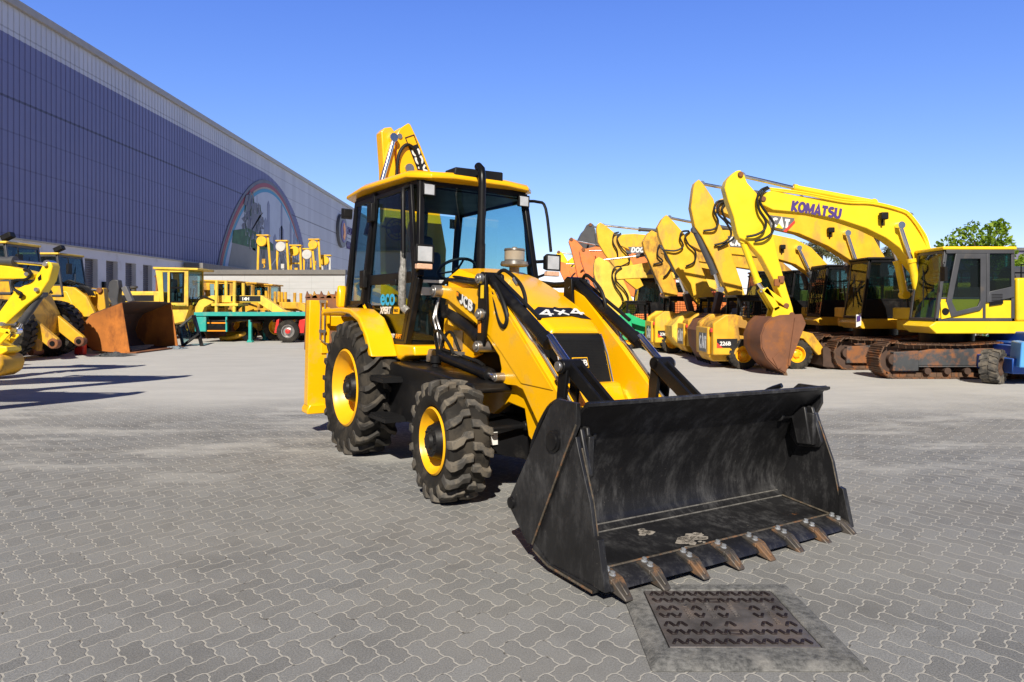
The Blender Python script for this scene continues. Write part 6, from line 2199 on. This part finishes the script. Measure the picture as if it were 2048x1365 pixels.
# ------------------------------------------------------------------ wheel loaders at the left (heading +x)
def loader(label, xa, Y0, body, bucket=None):
    t = thing('wheel_loader', label, 'wheel loader', (xa - 1, Y0 + 1.3, 0), 'wheel loaders parked by the warehouse wall')
    B = M[body]
    for xx in (xa, xa - 2.95):
        wheel2(t, (xx, Y0 + .28, .86), .87, .46, .56, M['rimy'], 26, -1, hubr=.55)
        wheel2(t, (xx, Y0 + 2.35, .86), .87, .46, .56, M['rimy'], 26, 1, hubr=.55)
    m = MB()
    m.prism([(xa - .75, .7), (xa + .5, .7), (xa + .55, 1.3), (xa + .2, 2.05), (xa - .35, 2.15), (xa - .75, 1.5)], Y0 + .65, Y0 + 1.98, 'y')
    m.build('front_frame', B, t, bevel=.04)
    m = MB()
    m.prism([(xa - 4.4, .9), (xa - 1.0, .75), (xa - .95, 1.75), (xa - 2.3, 1.95), (xa - 4.2, 1.95), (xa - 4.5, 1.6)], Y0 + .6, Y0 + 2.03, 'y')
    m.build('rear_body', B, t, bevel=.06)
    m = MB()
    for y in (Y0 + .02, Y0 + 2.1):
        m.prism([(xa - 3.9, 1.75), (xa - 3.5, 1.95), (xa - 2.4, 1.95), (xa - 2.0, 1.5), (xa - 2.1, 1.45), (xa - 2.45, 1.86), (xa - 3.5, 1.86)], y, y + .55, 'y')
    m.build('rear_fender', B, t, bevel=.02)
    cabin(t, xa + .10, xa - 1.45, Y0 + .62, Y0 + 2.0, 1.86, 3.30, 2.25, .14, M['dgrey'], B, roofm=M['pyel'])
    m = MB()
    m.box((xa - .1, Y0 + .7, 3.50), (.30, .22, .16), Matrix.Rotation(R(-25), 3, 'Y'))
    m.build('roof_lamp', M['plast'], t, bevel=.02)
    m = MB()
    m.lathe([(0, .08), (.12, .07), (.16, .03)], (xa - 1.0, Y0 + .9, 3.37), (0, 0, 1), 14)
    m.build('beacon', M['amber'], t)
    m = MB()
    m.tube([(xa + .1, Y0 + .60, 3.2), (xa + .36, Y0 + .45, 3.18), (xa + .38, Y0 + .45, 2.9)], .018, n=6)
    m.box((xa + .40, Y0 + .45, 2.80), (.08, .20, .36))
    m.build('side_mirror', M['plast'], t, bevel=.02)
    arm = [(xa - .35, 1.75), (xa + .05, 1.72), (xa + .55, 1.25), (xa + 1.30, .62), (xa + 1.34, .42), (xa + 1.12, .34), (xa + .85, .55), (xa + .35, .95), (xa - .30, 1.35)] if not bucket else [(xa - .25, 2.02), (xa - .05, 2.22), (xa + .42, 2.18), (xa + .85, 1.86), (xa + 1.18, 1.20), (xa + 1.30, .55), (xa + 1.12, .42), (xa + .92, .62), (xa + .70, 1.28), (xa + .30, 1.62), (xa - .10, 1.74)]
    for y in (Y0 + .66, Y0 + 1.83):
        m = MB()
        m.prism(arm, y, y + .14, 'y')
        a_ = m.build('lift_arm', B, t, bevel=.02)
        if not bucket:
            m = MB()
            m.lathe([(0, .15), (.20, .15)], (xa + 1.20, y - .03, .48), (0, 1, 0), 20)
            m.build('arm_eye', M['rust'], a_, bevel=.02)
            m = MB()
            m.lathe([(0, .075), (.02, .07)], (xa + 1.20, y - .035, .48), (0, -1, 0), 16)
            m.build('eye_bore', M['black'], a_)
    m = MB()
    yc = Y0 + 1.31
    tl = [(.95, 2.15), (1.12, 2.18), (1.20, 1.5), (1.15, .85), (1.0, .80), (.9, 1.5)] if bucket else [(.15, 1.2), (.32, 1.2), (.40, .7), (.36, .16), (.18, .12), (.16, .7)]
    m.prism([(xa + a, b) for a, b in tl], yc - .14, yc + .14, 'y')
    m.build('tilt_lever', M['oyel'], t, bevel=.03)
    m = MB()
    lp_ = (xa + 1.02, 2.08) if bucket else (xa + .27, .20)
    m.cyl((lp_[0], yc - .22, lp_[1]), (lp_[0], yc + .22, lp_[1]), .10, n=16)
    m.build('lever_pin', M['rust'], t, bevel=.02)
    if bucket:
        ram(t, (xa - .1, yc, 2.12), (xa + .45, yc, 2.12), (xa + 1.02, yc, 2.08), .10, .055, M['dgrey'], 'tilt_cylinder')
    m = MB()
    for k in range(4):
        m.tube([(xa - .2, Y0 + .85 + k * .12, 2.10), (xa + .15, Y0 + .8 + k * .14, 2.42 - .03 * k), (xa + .55, Y0 + .9 + k * .12, 2.20), (xa + .75, Y0 + 1.0 + k * .1, 1.9)], .03, n=7, smooth=5)
    m.build('hydraulic_hoses', M['rubhose'], t)
    return t
loader('wheel loader without a bucket, its cab and bare arm eyes at the left edge', -14.15, 18.6, 'oyel')
lb = loader('wheel loader with orange beacon standing behind the big rusty bucket', -15.45, 22.75, 'yel', True)
# the rusty bucket
rb = thing('loader_bucket', 'huge rusty orange loader bucket lying open on the ground in front of the wheel loader', 'bucket', (-13, 23.5, 0))
YB0, YB1 = 22.0, 25.2
outl = pp([(244, 606), (260, 707), (239, 710), (185, 700), (168, 684), (163, 668), (170, 645), (182, 630)], YB0)
outl = [(x, max(z, .02)) for x, z in outl]
for y in (YB0, YB1 - .03):
    m = MB()
    m.prism(outl, y, y + .03, 'y')
    ep = m.build('end_plate', M['orust'], rb)
m = MB()
back = outl[1:] + [outl[0]]
m.sheet(back, YB0 + .031, YB1 - .031, .03)
m.build('shell', M['drust'], rb, ang=30)
m = MB()
m.bx(outl[1][0] - .1, outl[1][0] + .22, YB0 - .02, YB1 + .02, .012, .05)
m.build('cutting_edge', M['rust'], rb, bevel=.008)
m = MB()
m.prism([(outl[0][0] + .01, outl[0][1]), (outl[0][0] + .01, outl[0][1] + .06), (outl[0][0] - .5, outl[0][1] - .12), (outl[0][0] - .5, outl[0][1] - .2)], YB0 + .4, YB1 - .4, 'y')
m.build('spill_guard', M['drust'], rb, bevel=.02)
for k in range(3):
    m = MB()
    m.box((outl[1][0] - .25 - k * .1, 22.9 + k * .25, .09 + k * .035), (.16, 1.3, .05), Matrix.Rotation(R(8 - 7 * k), 3, 'Z'))
    tag(m.build('timber_plank', M['wood']), ('short timber plank lowest in the mouth of the rusty bucket', 'timber plank lying across the lower one in the rusty bucket', 'timber plank on top of the pile in the rusty bucket')[k], 'plank', 'planks lying in the rusty bucket')
jc = thing('fuel_can', 'red plastic fuel can by the left corner of the rusty bucket', 'fuel can', tuple(V((-13.62, 21.55, 0))))
m = MB()
m.bx(-13.77, -13.47, 21.45, 21.65, 0, .40)
m.build('can_body', M['red'], jc, bevel=.04, seg=3)
m = MB()
m.tube([(-13.72, 21.55, .40), (-13.70, 21.55, .47), (-13.58, 21.55, .47), (-13.56, 21.55, .40)], .02, n=8)
m.build('handle', M['red'], jc)
m = MB()
m.cyl((-13.51, 21.55, .40), (-13.50, 21.55, .46), .035, n=12)
m.build('cap', M['plast'], jc)
def ragpile(label, pts, Y, seed, n, cat='rags'):
    rr = random.Random(seed)
    m = MB()
    x0, x1 = at(pts[0], 700, Y).x, at(pts[1], 700, Y).x
    nx, ny = 22, 9
    vs = []
    for i in range(nx):
        row = []
        for j in range(ny):
            e = math.sin(PI * i / (nx - 1)) * math.sin(PI * j / (ny - 1))
            row.append(m.b.verts.new((x0 + (x1 - x0) * i / (nx - 1) + rr.uniform(-.05, .05), Y + (j / (ny - 1) - .5) * n + rr.uniform(-.06, .06), .006 + e * rr.uniform(.01, .14))))
        vs.append(row)
    for i in range(nx - 1):
        for j in range(ny - 1):
            m.f([vs[i][j], vs[i + 1][j], vs[i + 1][j + 1], vs[i][j + 1]])
    return tag(m.build('rag_heap', M['rag'], ang=60), label, cat)
ragpile('flattened dark rags on the ground under the front of the rusty bucket', (190, 262), 21.0, 4, .8)
r2_ = ragpile('crumpled grey cloth at the right corner of the rusty bucket', (332, 372), 24.6, 9, .7)
r2_.data.materials[0] = pm('grey_cloth', (.20, .24, .27), .85, var=.5, sc=14, bump=.6)
# leaning window frame
wf = thing('cab_window_frame', 'dark framed cab window leaning beside the rusty bucket', 'window frame', tuple(at(385, 694, 26.5)))
P0 = at(381, 640, 26.6)
A0, A1, A2, A3 = at(366, 697, 26.0), at(398, 668, 26.4), at(386, 632, 27.0), at(359, 655, 26.8)
A0.z = .03
fr = [A0, A1, A2, A3]
m = MB()
for i in range(4):
    m.beam(fr[i], fr[(i + 1) % 4], .09, .09, (0, 1, 0))
m.beam(fr[0].lerp(fr[1], .5), fr[3].lerp(fr[2], .5), .05, .05, (0, 1, 0))
m.build('frame', M['black'], wf, bevel=.01)
m = MB()
m.plate(fr, .01)
m.build('pane', M['glass'], wf, smooth=False)
m = MB()
b_ = at(404, 694, 26.2)
b_.z = .0
m.beam(A2 + V((.02, .05, 0)), b_, .14, .05, (0, 1, 0))
m.build('side_post', M['black'], wf, bevel=.01)
# dark quick coupler attachment
qc = thing('coupler_attachment', 'black steel coupler attachment standing behind the rusty bucket', 'attachment', tuple(at(244, 640, 28)))
m = MB()
m.prism(pp([(224, 640), (226, 590), (229, 566), (236, 560), (247, 561), (249, 576), (246, 600), (250, 640)], 28), 27.6, 27.9, 'y')
m.prism(pp([(205, 640), (212, 596), (228, 588), (238, 610), (240, 640)], 28), 27.91, 28.6, 'y')
m.build('hook_plate', M['dgrey'], qc, bevel=.03)
m = MB()
m.beam(at(249, 574, 27.8), at(263, 604, 27.8), .22, .18, (0, 1, 0))
m.build('strut', M['greyd'], qc, bevel=.02)

# ------------------------------------------------------------------ yellow loader arm cut by the left edge
Yc = 14.5
bc = thing('excavator', 'yellow digger at the left edge with folded arm, black ram and round bucket', 'excavator', (-13.5, Yc, 0))
m = MB()
m.prism(pp([(-70, 540), (0, 531), (30, 534), (66, 543), (80, 549), (78, 558), (70, 560), (0, 559), (-80, 575), (-220, 640), (-230, 600)], Yc), Yc - .17, Yc + .17, 'y')
bb = m.build('boom', M['kyel'], bc, bevel=.02)
m = MB()
m.prism(pp([(103, 525), (110, 526), (113, 534), (106, 562), (88, 590), (60, 612), (24, 645), (6, 660), (-6, 655), (-4, 640), (40, 580), (76, 562), (82, 549), (88, 543), (95, 528)], Yc), Yc - .13, Yc + .13, 'y')
ss = m.build('stick', M['kyel'], bc, bevel=.02)
m = MB()
m.prism(pp([(84, 557), (91, 549), (92, 560), (86, 563)], Yc), Yc - .134, Yc + .134, 'y')
m.build('stick_slot', M['black'], ss)
for px, py in ((65, 549), (101, 530), (84, 580), (16, 648)):
    p = at(px, py, Yc)
    m = MB()
    m.cyl(p - V((0, .19, 0)), p + V((0, .19, 0)), .045, n=14)
    m.build('pivot_pin', M['steel'], bc)
ram(bc, at(-60, 521, Yc), at(31, 524, Yc), at(100, 530, Yc), .10, .045, M['dgrey'], 'arm_cylinder')
ram(bc, at(84, 588, Yc) - V((0, .0, 0)), at(44, 645, Yc), at(34, 662, Yc), .075, .04, M['dgrey'], 'bucket_cylinder')
hose(ss, [(60, 541), (73, 543), (76, 552), (66, 560), (46, 562), (40, 570), (44, 580), (58, 588), (52, 596)], Yc, .03, -.17)
m = MB()
for e in (-1, 1):
    o_ = V((0, e * .16, 0))
    m.beam(at(30, 664, Yc) + o_, at(2, 692, Yc) + o_, .04, .10, (0, 0, 1))
    m.beam(at(8, 660, Yc) + o_, at(32, 664, Yc) + o_, .04, .10)
m.build('bucket_linkage', M['kyel'], bc, bevel=.01)
m = MB()
m.prism(pp([(-20, 686), (8, 678), (14, 692), (28, 692), (30, 702), (18, 708), (-20, 708)], Yc), Yc - .22, Yc + .22, 'y')
m.build('coupler', M['kyel'], bc, bevel=.02)
bkp = pp([(-20, 700), (10, 704), (26, 712), (29, 726), (24, 742), (8, 752), (-30, 752)], Yc)
m = MB()
m.prism(bkp, Yc - .35, Yc + .35, 'y')
m.build('bucket', M['oyel'], bc, bevel=.06, seg=4)
m = MB()
m.bx(-16.6, -12.8, Yc - 1, Yc + 1, .8, 2.0)
m.build('house', M['kyel'], bc, bevel=.05)
track(bc, -17, -12.6, Yc - .8, .4, .7)
track(bc, -17, -12.6, Yc + .8, .4, .7)
# two more diggers outside the frame at left: their booms throw the long shadows
for i_, (ex, ey, ez, lab) in enumerate(((-6.96, 6.48, 4.4, 'digger outside the left edge, the one nearer the photographer'), (-7.5, 9.13, 4.6, 'digger outside the left edge, the one farther along'))):
    t = thing('excavator', lab, 'excavator', (ex - 5, ey, 0), 'diggers outside the left edge whose booms throw shadows')
    m = MB()
    m.prism([(ex - .8, ez - .75), (ex - .2, ez - .35), (ex - 1.5, ez - .1), (ex - 3.0, ez - .45), (ex - 4.6, ez - 2.6), (ex - 5.1, ez - 2.6), (ex - 3.8, ez - .9), (ex - 2.6, ez - .72), (ex - 1.4, ez - .78)], ey - .2, ey + .2, 'y')
    m.build('boom', M['yel'], t)
    m = MB()
    m.prism([(ex, ez), (ex + .05, ez - .1), (ex - .2, ez - .6), (ex - 1.5, ez - 2.2), (ex - 1.75, ez - 2.3), (ex - 1.7, ez - 2.0), (ex - .75, ez - .85), (ex - .5, ez - .4), (ex - .15, ez)], ey - .15, ey + .15, 'y')
    m.build('stick', M['yel'], t)
    ram(t, (ex - 2.6, ey, ez + .0), (ex - 1.4, ey, ez - .02), (ex - .08, ey, ez - .06), .08, .045, M['dgrey'], 'arm_cylinder')
    m = MB()
    m.prism([(ex - 1.5, ez - 2.2), (ex - 1.2, ez - 2.4), (ex - 1.2, ez - 2.8), (ex - 1.6, ez - 3.2), (ex - 2.1, ez - 3.1), (ex - 2.2, ez - 2.6), (ex - 1.9, ez - 2.25)], ey - .5, ey + .5, 'y')
    m.build('bucket', M['rust'], t)
    m = MB()
    m.bx(ex - 8.2, ex - 4.4, ey - 1.2, ey + 1.2, .95, 2.1)
    m.bx(ex - 5.8, ex - 4.3, ey - 1.2, ey - .3, 2.1, 2.8)
    m.build('house', M['yel'], t, bevel=.03)
    track(t, ex - 8, ex - 3.6, ey - 1, .5, .8)
    track(t, ex - 8, ex - 3.6, ey + 1, .5, .8)

# ------------------------------------------------------------------ graders, trailer and truck parts in the background
def grader(label, px, Y, top, near=False, col='pyel'):
    """motor grader heading +x; px = left edge of its cab roof"""
    x = at(px, 540, Y).x
    s = top / 3.2
    t = thing('motor_grader', label, 'motor grader', (x + 2, Y, 0), 'motor graders parked before the concrete wall')
    B = M[col]
    m = MB()
    m.prism([(x, 3.10 * s), (x + 1.95 * s, 3.06 * s), (x + 1.95 * s, 3.15 * s), (x, 3.2 * s)], Y - .85, Y + .85, 'y')
    m.build('cab_roof', B, t, bevel=.02)
    m = MB()
    for y in (Y - .78, Y + .72):
        m.ring([(x + .08, 3.08 * s), (x + 1.52, 3.08 * s), (x + 1.50, 1.55 * s), (x + .30, 1.55 * s)], [(x + .40, 2.98 * s), (x + 1.38, 2.98 * s), (x + 1.36, 1.66 * s), (x + .45, 1.66 * s)], y, y + .06, 'y')
        m.bx(x + .62, x + .72, y, y + .06, 1.6 * s, 3.0 * s)
    m.bx(x + .1, x + 1.5, Y - .76, Y + .76, 3.0 * s, 3.06 * s)
    m.bx(x + 1.46, x + 1.54, Y - .78, Y - .70, 1.5 * s, 3.08 * s)
    m.bx(x + 1.46, x + 1.54, Y + .70, Y + .78, 1.5 * s, 3.08 * s)
    c = m.build('cab', B, t, bevel=.01)
    m = MB()
    m.ring([(x + .74, 2.97 * s), (x + 1.36, 2.97 * s), (x + 1.34, 1.66 * s), (x + .74, 1.66 * s)], [(x + .80, 2.92 * s), (x + 1.30, 2.92 * s), (x + 1.28, 1.72 * s), (x + .80, 1.72 * s)], Y - .80, Y - .78, 'y')
    m.bx(x + .80, x + 1.30, Y - .80, Y - .78, 2.26 * s, 2.34 * s)
    m.build('door_frame', M['black'], c)
    for y in (Y - .75, Y + .75):
        m = MB()
        m.prism([(x + .40, 2.98 * s), (x + 1.38, 2.98 * s), (x + 1.36, 1.66 * s), (x + .45, 1.66 * s)], y - .004, y + .004, 'y')
        m.build('side_pane', M['glass'], c, smooth=False)
    m = MB()
    m.bx(x + 1.50, x + 1.508, Y - .7, Y + .7, 1.9 * s, 3.05 * s)
    m.build('windscreen', M['glass'], c, smooth=False)
    m = MB()
    m.bx(x + .5, x + .95, Y - .25, Y + .25, 1.6 * s, 2.1 * s)
    m.bx(x + .45, x + .58, Y - .25, Y + .25, 2.1 * s, 2.7 * s)
    m.build('seat', M['seat'], t, bevel=.04)
    m = MB()
    for y in (-.3, .0, .3):
        m.tube([(x + 1.2, Y + y, 1.5 * s), (x + 1.3, Y + y, 2.3 * s)], .03, n=6)
    m.build('control_lever', M['plast'], t)
    m = MB()
    m.prism([(x + .30, 1.55 * s), (x + 1.50, 1.55 * s), (x + 1.25, .85), (x + .55, .7)], Y - .5, Y + .5, 'y')
    m.build('cab_base', B, t, bevel=.02)
    m = MB()
    m.bx(x - 2.4, x + .15, Y - .55, Y + .55, 1.0, 2.15 * s)
    eh = m.build('engine_hood', B, t, bevel=.05)
    m = MB()
    m.bx(x - 2.3, x - .1, Y - .562, Y - .552, 1.72 * s, 1.98 * s)
    m.build('hood_stripe', M['blackd'], eh)
    m = MB()
    m.tube([(x - .25, Y, 2.1 * s), (x - .25, Y, 2.75 * s), (x - .32, Y, 2.85 * s)], .055, n=10)
    m.build('exhaust_pipe', M['rust'], t)
    m = MB()
    m.lathe([(0, .10), (.14, .10), (.16, .16), (.24, .16), (.27, .05)], (x - 1.3, Y, 2.15 * s), (0, 0, 1), 14)
    m.build('air_intake', M['dgrey'], t)
    m = MB()
    zt = 1.97 * s
    m.prism([(x + 1.45, 1.30), (x + 1.75, 1.75 * s), (x + 2.3, zt), (x + 4.6, zt), (x + 5.6, 1.32 * s), (x + 5.9, 1.3), (x + 5.9, .9), (x + 5.4, 1.05), (x + 4.4, zt - .32), (x + 2.4, zt - .32), (x + 2.0, 1.45 * s), (x + 1.8, 1.0)], Y - .18, Y + .18, 'y')
    bm_ = m.build('main_frame', B, t, bevel=.02)
    if near:
        m = MB()
        m.bx(x + 3.2, x + 4.55, Y - .192, Y - .183, zt - .27, zt - .02)
        d_ = m.build('frame_decal', M['blackd'], bm_)
        text('14H', .20, M['white'], d_, (x + 3.70, Y - .196, zt - .22), (1, 0, 0), (0, 0, 1), 'frame_lettering', .002, .008)
    m = MB()
    for q, hh in ((2.7, 2.62), (3.5, 2.55)):
        for e in (-1, 1):
            m.cyl((x + q, Y + e * .55, .8), (x + q, Y + e * .5, hh * s), .075, n=12)
    m.build('blade_lift_cylinder', B, t)
    m = MB()
    m.bx(x + 2.5, x + 3.7, Y - .62, Y + .62, zt - .02 if False else 1.5 * s, 1.62 * s)
    m.build('lift_saddle', B, t, bevel=.02)
    m = MB()
    for k in range(4):
        m.tube([(x + 1.5, Y - .2 + k * .1, 1.5 * s), (x + 1.9, Y - .3 + k * .12, 1.95 * s - .05 * k), (x + 2.6, Y - .25 + k * .1, 1.7 * s)], .022, n=6, smooth=5)
    m.build('hydraulic_hoses', M['rubhose'], t)
    m = MB()
    m.sheet([(x + 2.7, .9), (x + 2.55, .55), (x + 2.75, .12)], Y - 1.6, Y + 1.6, .03)
    m.build('blade', M['rust'], t)
    for xx in (x - 1.7, x - .3, x + 5.6):
        for e in (-1, 1):
            wheel2(t, (xx, Y + e * .95, .62), .63, .34, .36, M['rimy'], 22, e)
    m = MB()
    m.cyl((x + 5.6, Y - .8, .62), (x + 5.6, Y + .8, .62), .1, n=10)
    m.bx(x + 5.4, x + 5.8, Y - .3, Y + .3, .6, 1.2)
    m.build('front_axle', B, t)
    return t
grader('motor grader nearest the camera with tall cab and white number on a black frame stripe', 325, 31.2, 3.28, True)
grader('second motor grader, its tan roof just right of the nearest grader cab', 417, 34.0, 2.82, False, 'oyel')
grader('third motor grader, middle roof of the three behind the black stripe', 460, 35.2, 2.78, False, 'oyel')
grader('fourth motor grader, last roof before the bare concrete wall', 494, 36.2, 2.72, False, 'oyel')

tr_ = thing('flatbed_trailer', 'teal flatbed semi trailer with black underframe and one dusty tyre in view', 'trailer', (-11, 29, 0))
def tX(px):
    return at(px, 630, 28.7).x
m = MB()
m.bx(tX(388), tX(640), 28.7, 31.0, 1.12, 1.28)
m.build('deck', M['teal'], tr_, bevel=.01)
m = MB()
m.bx(tX(411), tX(640), 29.0, 30.7, .96, 1.117)
for q in (416, 452, 500, 545, 590):
    m.bx(tX(q), tX(q) + .08, 28.72, 30.9, .86, .957)
m.build('underframe', M['black'], tr_, bevel=.01)
m = MB()
m.bx(tX(388), tX(411), 28.75, 30.8, .46, 1.117)
m.build('tool_box', M['teal'], tr_, bevel=.03)
m = MB()
m.bx(tX(412), tX(450), 28.85, 29.4, .46, .95)
bx_ = m.build('side_box', M['black'], tr_, bevel=.02)
for z in (.80, .47):
    m = MB()
    m.bx(tX(412), tX(450), 28.825, 28.848, z, z + .05)
    m.build('reflector_strip', M['orangesq'], bx_)
m = MB()
m.bx(tX(450), tX(453), 28.75, 28.85, .46, 1.117)
m.build('box_post', M['teal'], tr_)
for y in (28.9, 30.6):
    m = MB()
    m.bx(tX(493), tX(499), y, y + .14, .06, .95)
    m.prism([(tX(490), 0.0), (tX(502), 0.0), (tX(499), .12), (tX(493), .12)], y - .06, y + .2, 'y')
    m.build('landing_leg', M['teal'], tr_, bevel=.01)
wheel2(tr_, (tX(577), 28.75, .48), .485, .27, .30, M['steel'], 40, -1, hubr=.5)
wheel2(tr_, (tX(577), 30.7, .48), .485, .27, .30, M['white'], 40, 1, hubr=.5)
m = MB()
xw = tX(577)
for a, b in ((tX(548), tX(556)), (tX(594), tX(608))):
    m.prism([(a, .40), (a + .1, .95), (b + .05, 1.0), (b, .40)], 28.7, 29.2, 'y')
m.build('mudguard', M['red'], tr_, bevel=.02)
m = MB()
m.lathe([(0, .11), (.08, .1), (.1, .03)], (xw, 28.66, .48), (0, -1, 0), 14)
m.build('hub_cap', M['red'], tr_)
tk = thing('tractor_unit', 'red truck unit coupled under the right end of the teal trailer', 'truck', (tX(650), 29, 0))
m = MB()
m.bx(tX(608), tX(690), 28.9, 30.6, .45, .92)
m.build('chassis', M['red'], tk, bevel=.03)
for q in (632, 672):
    wheel2(tk, (tX(q), 28.9, .48), .485, .27, .3, M['greyd'], 40, -1, hubr=.5)
m = MB()
m.bx(tX(612), tX(628), 28.82, 28.898, .58, .72)
m.build('side_lamp', M['amber'], tk)
sp_ = thing('spare_tyre', 'pale dusty big tyre with yellow rim standing behind the trailer wheel', 'tyre', (tX(537), 30, .5))
m = MB()
tyre_c = (at(540, 660, 31).x, 31.2, .52)
m.lathe([(-.25, .33), (-.3, .4), (-.27, .50), (.27, .50), (.3, .4), (.25, .33)], tyre_c, (0, 1, 0), 36, caps=False)
m.build('tyre', M['tread'], sp_)
m = MB()
m.lathe([(-.25, .335), (-.2, .28), (.2, .28), (.25, .335)], tyre_c, (0, 1, 0), 30, caps=False)
m.build('rim', M['oyel'], sp_)
# low machinery glimpsed beneath the trailer
um = thing('roller_frame', 'yellow roller frame lying under the teal trailer', 'machine part', (tX(455), 30.2, 0))
m = MB()
m.cyl((tX(420), 30.5, .2), (tX(462), 30.5, .2), .2, n=20)
m.bx(tX(465), tX(488), 30.2, 30.9, .45, .78)
m.tube([(tX(412), 30.2, .12), (tX(440), 29.8, .14), (tX(470), 29.9, .35), (tX(488), 30.0, .3)], .1, n=10, smooth=4)
m.build('frame', M['oyel'], um, bevel=.02)
m = MB()
m.lathe([(-.2, .3), (.2, .3)], (tX(475), 30.0, .32), (.3, 1, 0), 20)
m.build('drum', M['black'], um, bevel=.03)
# rusty buckets stacked beyond the stabiliser
for k_, (px, py, Yd, lab) in enumerate(((636, 600, 24.5, 'rusty toothed bucket left of the other, stacked behind the backhoe stabiliser'), (664, 600, 24.0, 'rusty toothed bucket nearer the cab, stacked behind the backhoe stabiliser'))):
    p = at(px, py, Yd)
    o = thing('digging_bucket', lab, 'bucket', (p.x, Yd, 0), 'rusty buckets behind the backhoe stabiliser')
    x, z = p.x, p.z
    m = MB()
    m.prism([(x - .35, .0), (x + .35, .0), (x + .38, z + .05), (x + .1, z + .2), (x - .3, z + .1)], Yd - .5, Yd + .5, 'y')
    m.build('shell', M['rust'], o, bevel=.03)
    for q in range(3):
        m = MB()
        m.prism([(x - .32 + q * .25, z + .05), (x - .12 + q * .25, z + .05), (x - .25 + q * .25, z + .30)], Yd - .5, Yd - .42, 'y')
        m.build('tooth', M['oyel'] if q == 1 else M['rust'], o)
# pipelayer A-frames above the wall
M['paleg'] = pm('pale_grey_paint', (.52, .52, .50), .5, var=.1, dirt=DUST, da=.4)
AF = 'yellow lifting frames rising behind the concrete wall'
for k_, (tx, ty, l0, l1, Yd, white, lab) in enumerate(((527, 472, 516, 541, 42.5, 0, 'tallest A-shaped lifting boom above the wall, leftmost of the six'), (565, 483, 554, 577, 43.5, 1, 'A-shaped lifting boom with white pulley, second from the left above the wall'), (592, 492, 582, 602, 44.5, 0, 'A-shaped lifting boom with a cross bar low between its legs above the wall'),
                                                        (617, 499, 608, 629, 44.8, 1, 'short A-shaped lifting boom with white pulley standing before a taller one'), (629, 480, 622, 641, 46.5, 0, 'A-shaped lifting boom partly covered by a shorter one with white pulley'), (652, 512, 645, 660, 47.5, 2, 'small A-shaped lifting boom with white legs, rightmost above the wall'))):
    top = at(tx, ty, Yd)
    a, b = at(l0, 536, Yd), at(l1, 536, Yd)
    g = thing('lifting_frame', lab, 'lifting frame', (top.x, Yd, 0), AF)
    LM = M['paleg'] if white == 2 else M['yel']
    ex = (top.z - .4) / (top.z - a.z)
    hw = .28
    for q, s_ in ((a, -1), (b, 1)):
        m = MB()
        p1 = V((top.x + s_ * hw, Yd, top.z))
        m.beam(p1, p1 + (q - p1) * ex, .13, .13, (0, 1, 0))
        m.build('leg', LM, g, bevel=.02)
    m = MB()
    m.box((top.x, Yd, top.z + .02), (.76, .4, .08))
    m.build('head_plate', LM if white != 2 else M['yel'], g, bevel=.01)
    m = MB()
    m.lathe([(-.1, .30), (-.06, .32), (.06, .32), (.1, .30)], (top.x - .06, Yd - .12, top.z - .36), (0, 1, 0), 20)
    m.build('pulley', M['paleg'] if white == 1 else M['yel'], g, bevel=.01)
    m = MB()
    for q in (-.16, .0, .14):
        m.tube([(top.x + q, Yd - .1, top.z - .4), (top.x + q * .4 + .05, Yd - .1, top.z - 1.5)], .015, n=5)
    m.build('cable', M['black'], g)
    m = MB()
    m.box((top.x + .06, Yd - .1, top.z - 1.6), (.2, .16, .3))
    m.tube([(top.x + .06, Yd - .1, top.z - 1.75), (top.x + .12, Yd - .1, top.z - 1.95), (top.x + .02, Yd - .1, top.z - 2.0)], .04, n=6)
    m.build('hook_block', M['paleg'] if white else M['oyel'], g, bevel=.02)
    if k_ == 2:
        m = MB()
        m.beam(a.lerp(top, .2), b.lerp(top, .2), .1, .1)
        m.build('cross_bar', LM, g)
    m = MB()
    m.bx(top.x - 1, top.x + 1, Yd - .2, Yd + 1.6, .3, .9)
    m.build('base_frame', M['yel'], g)
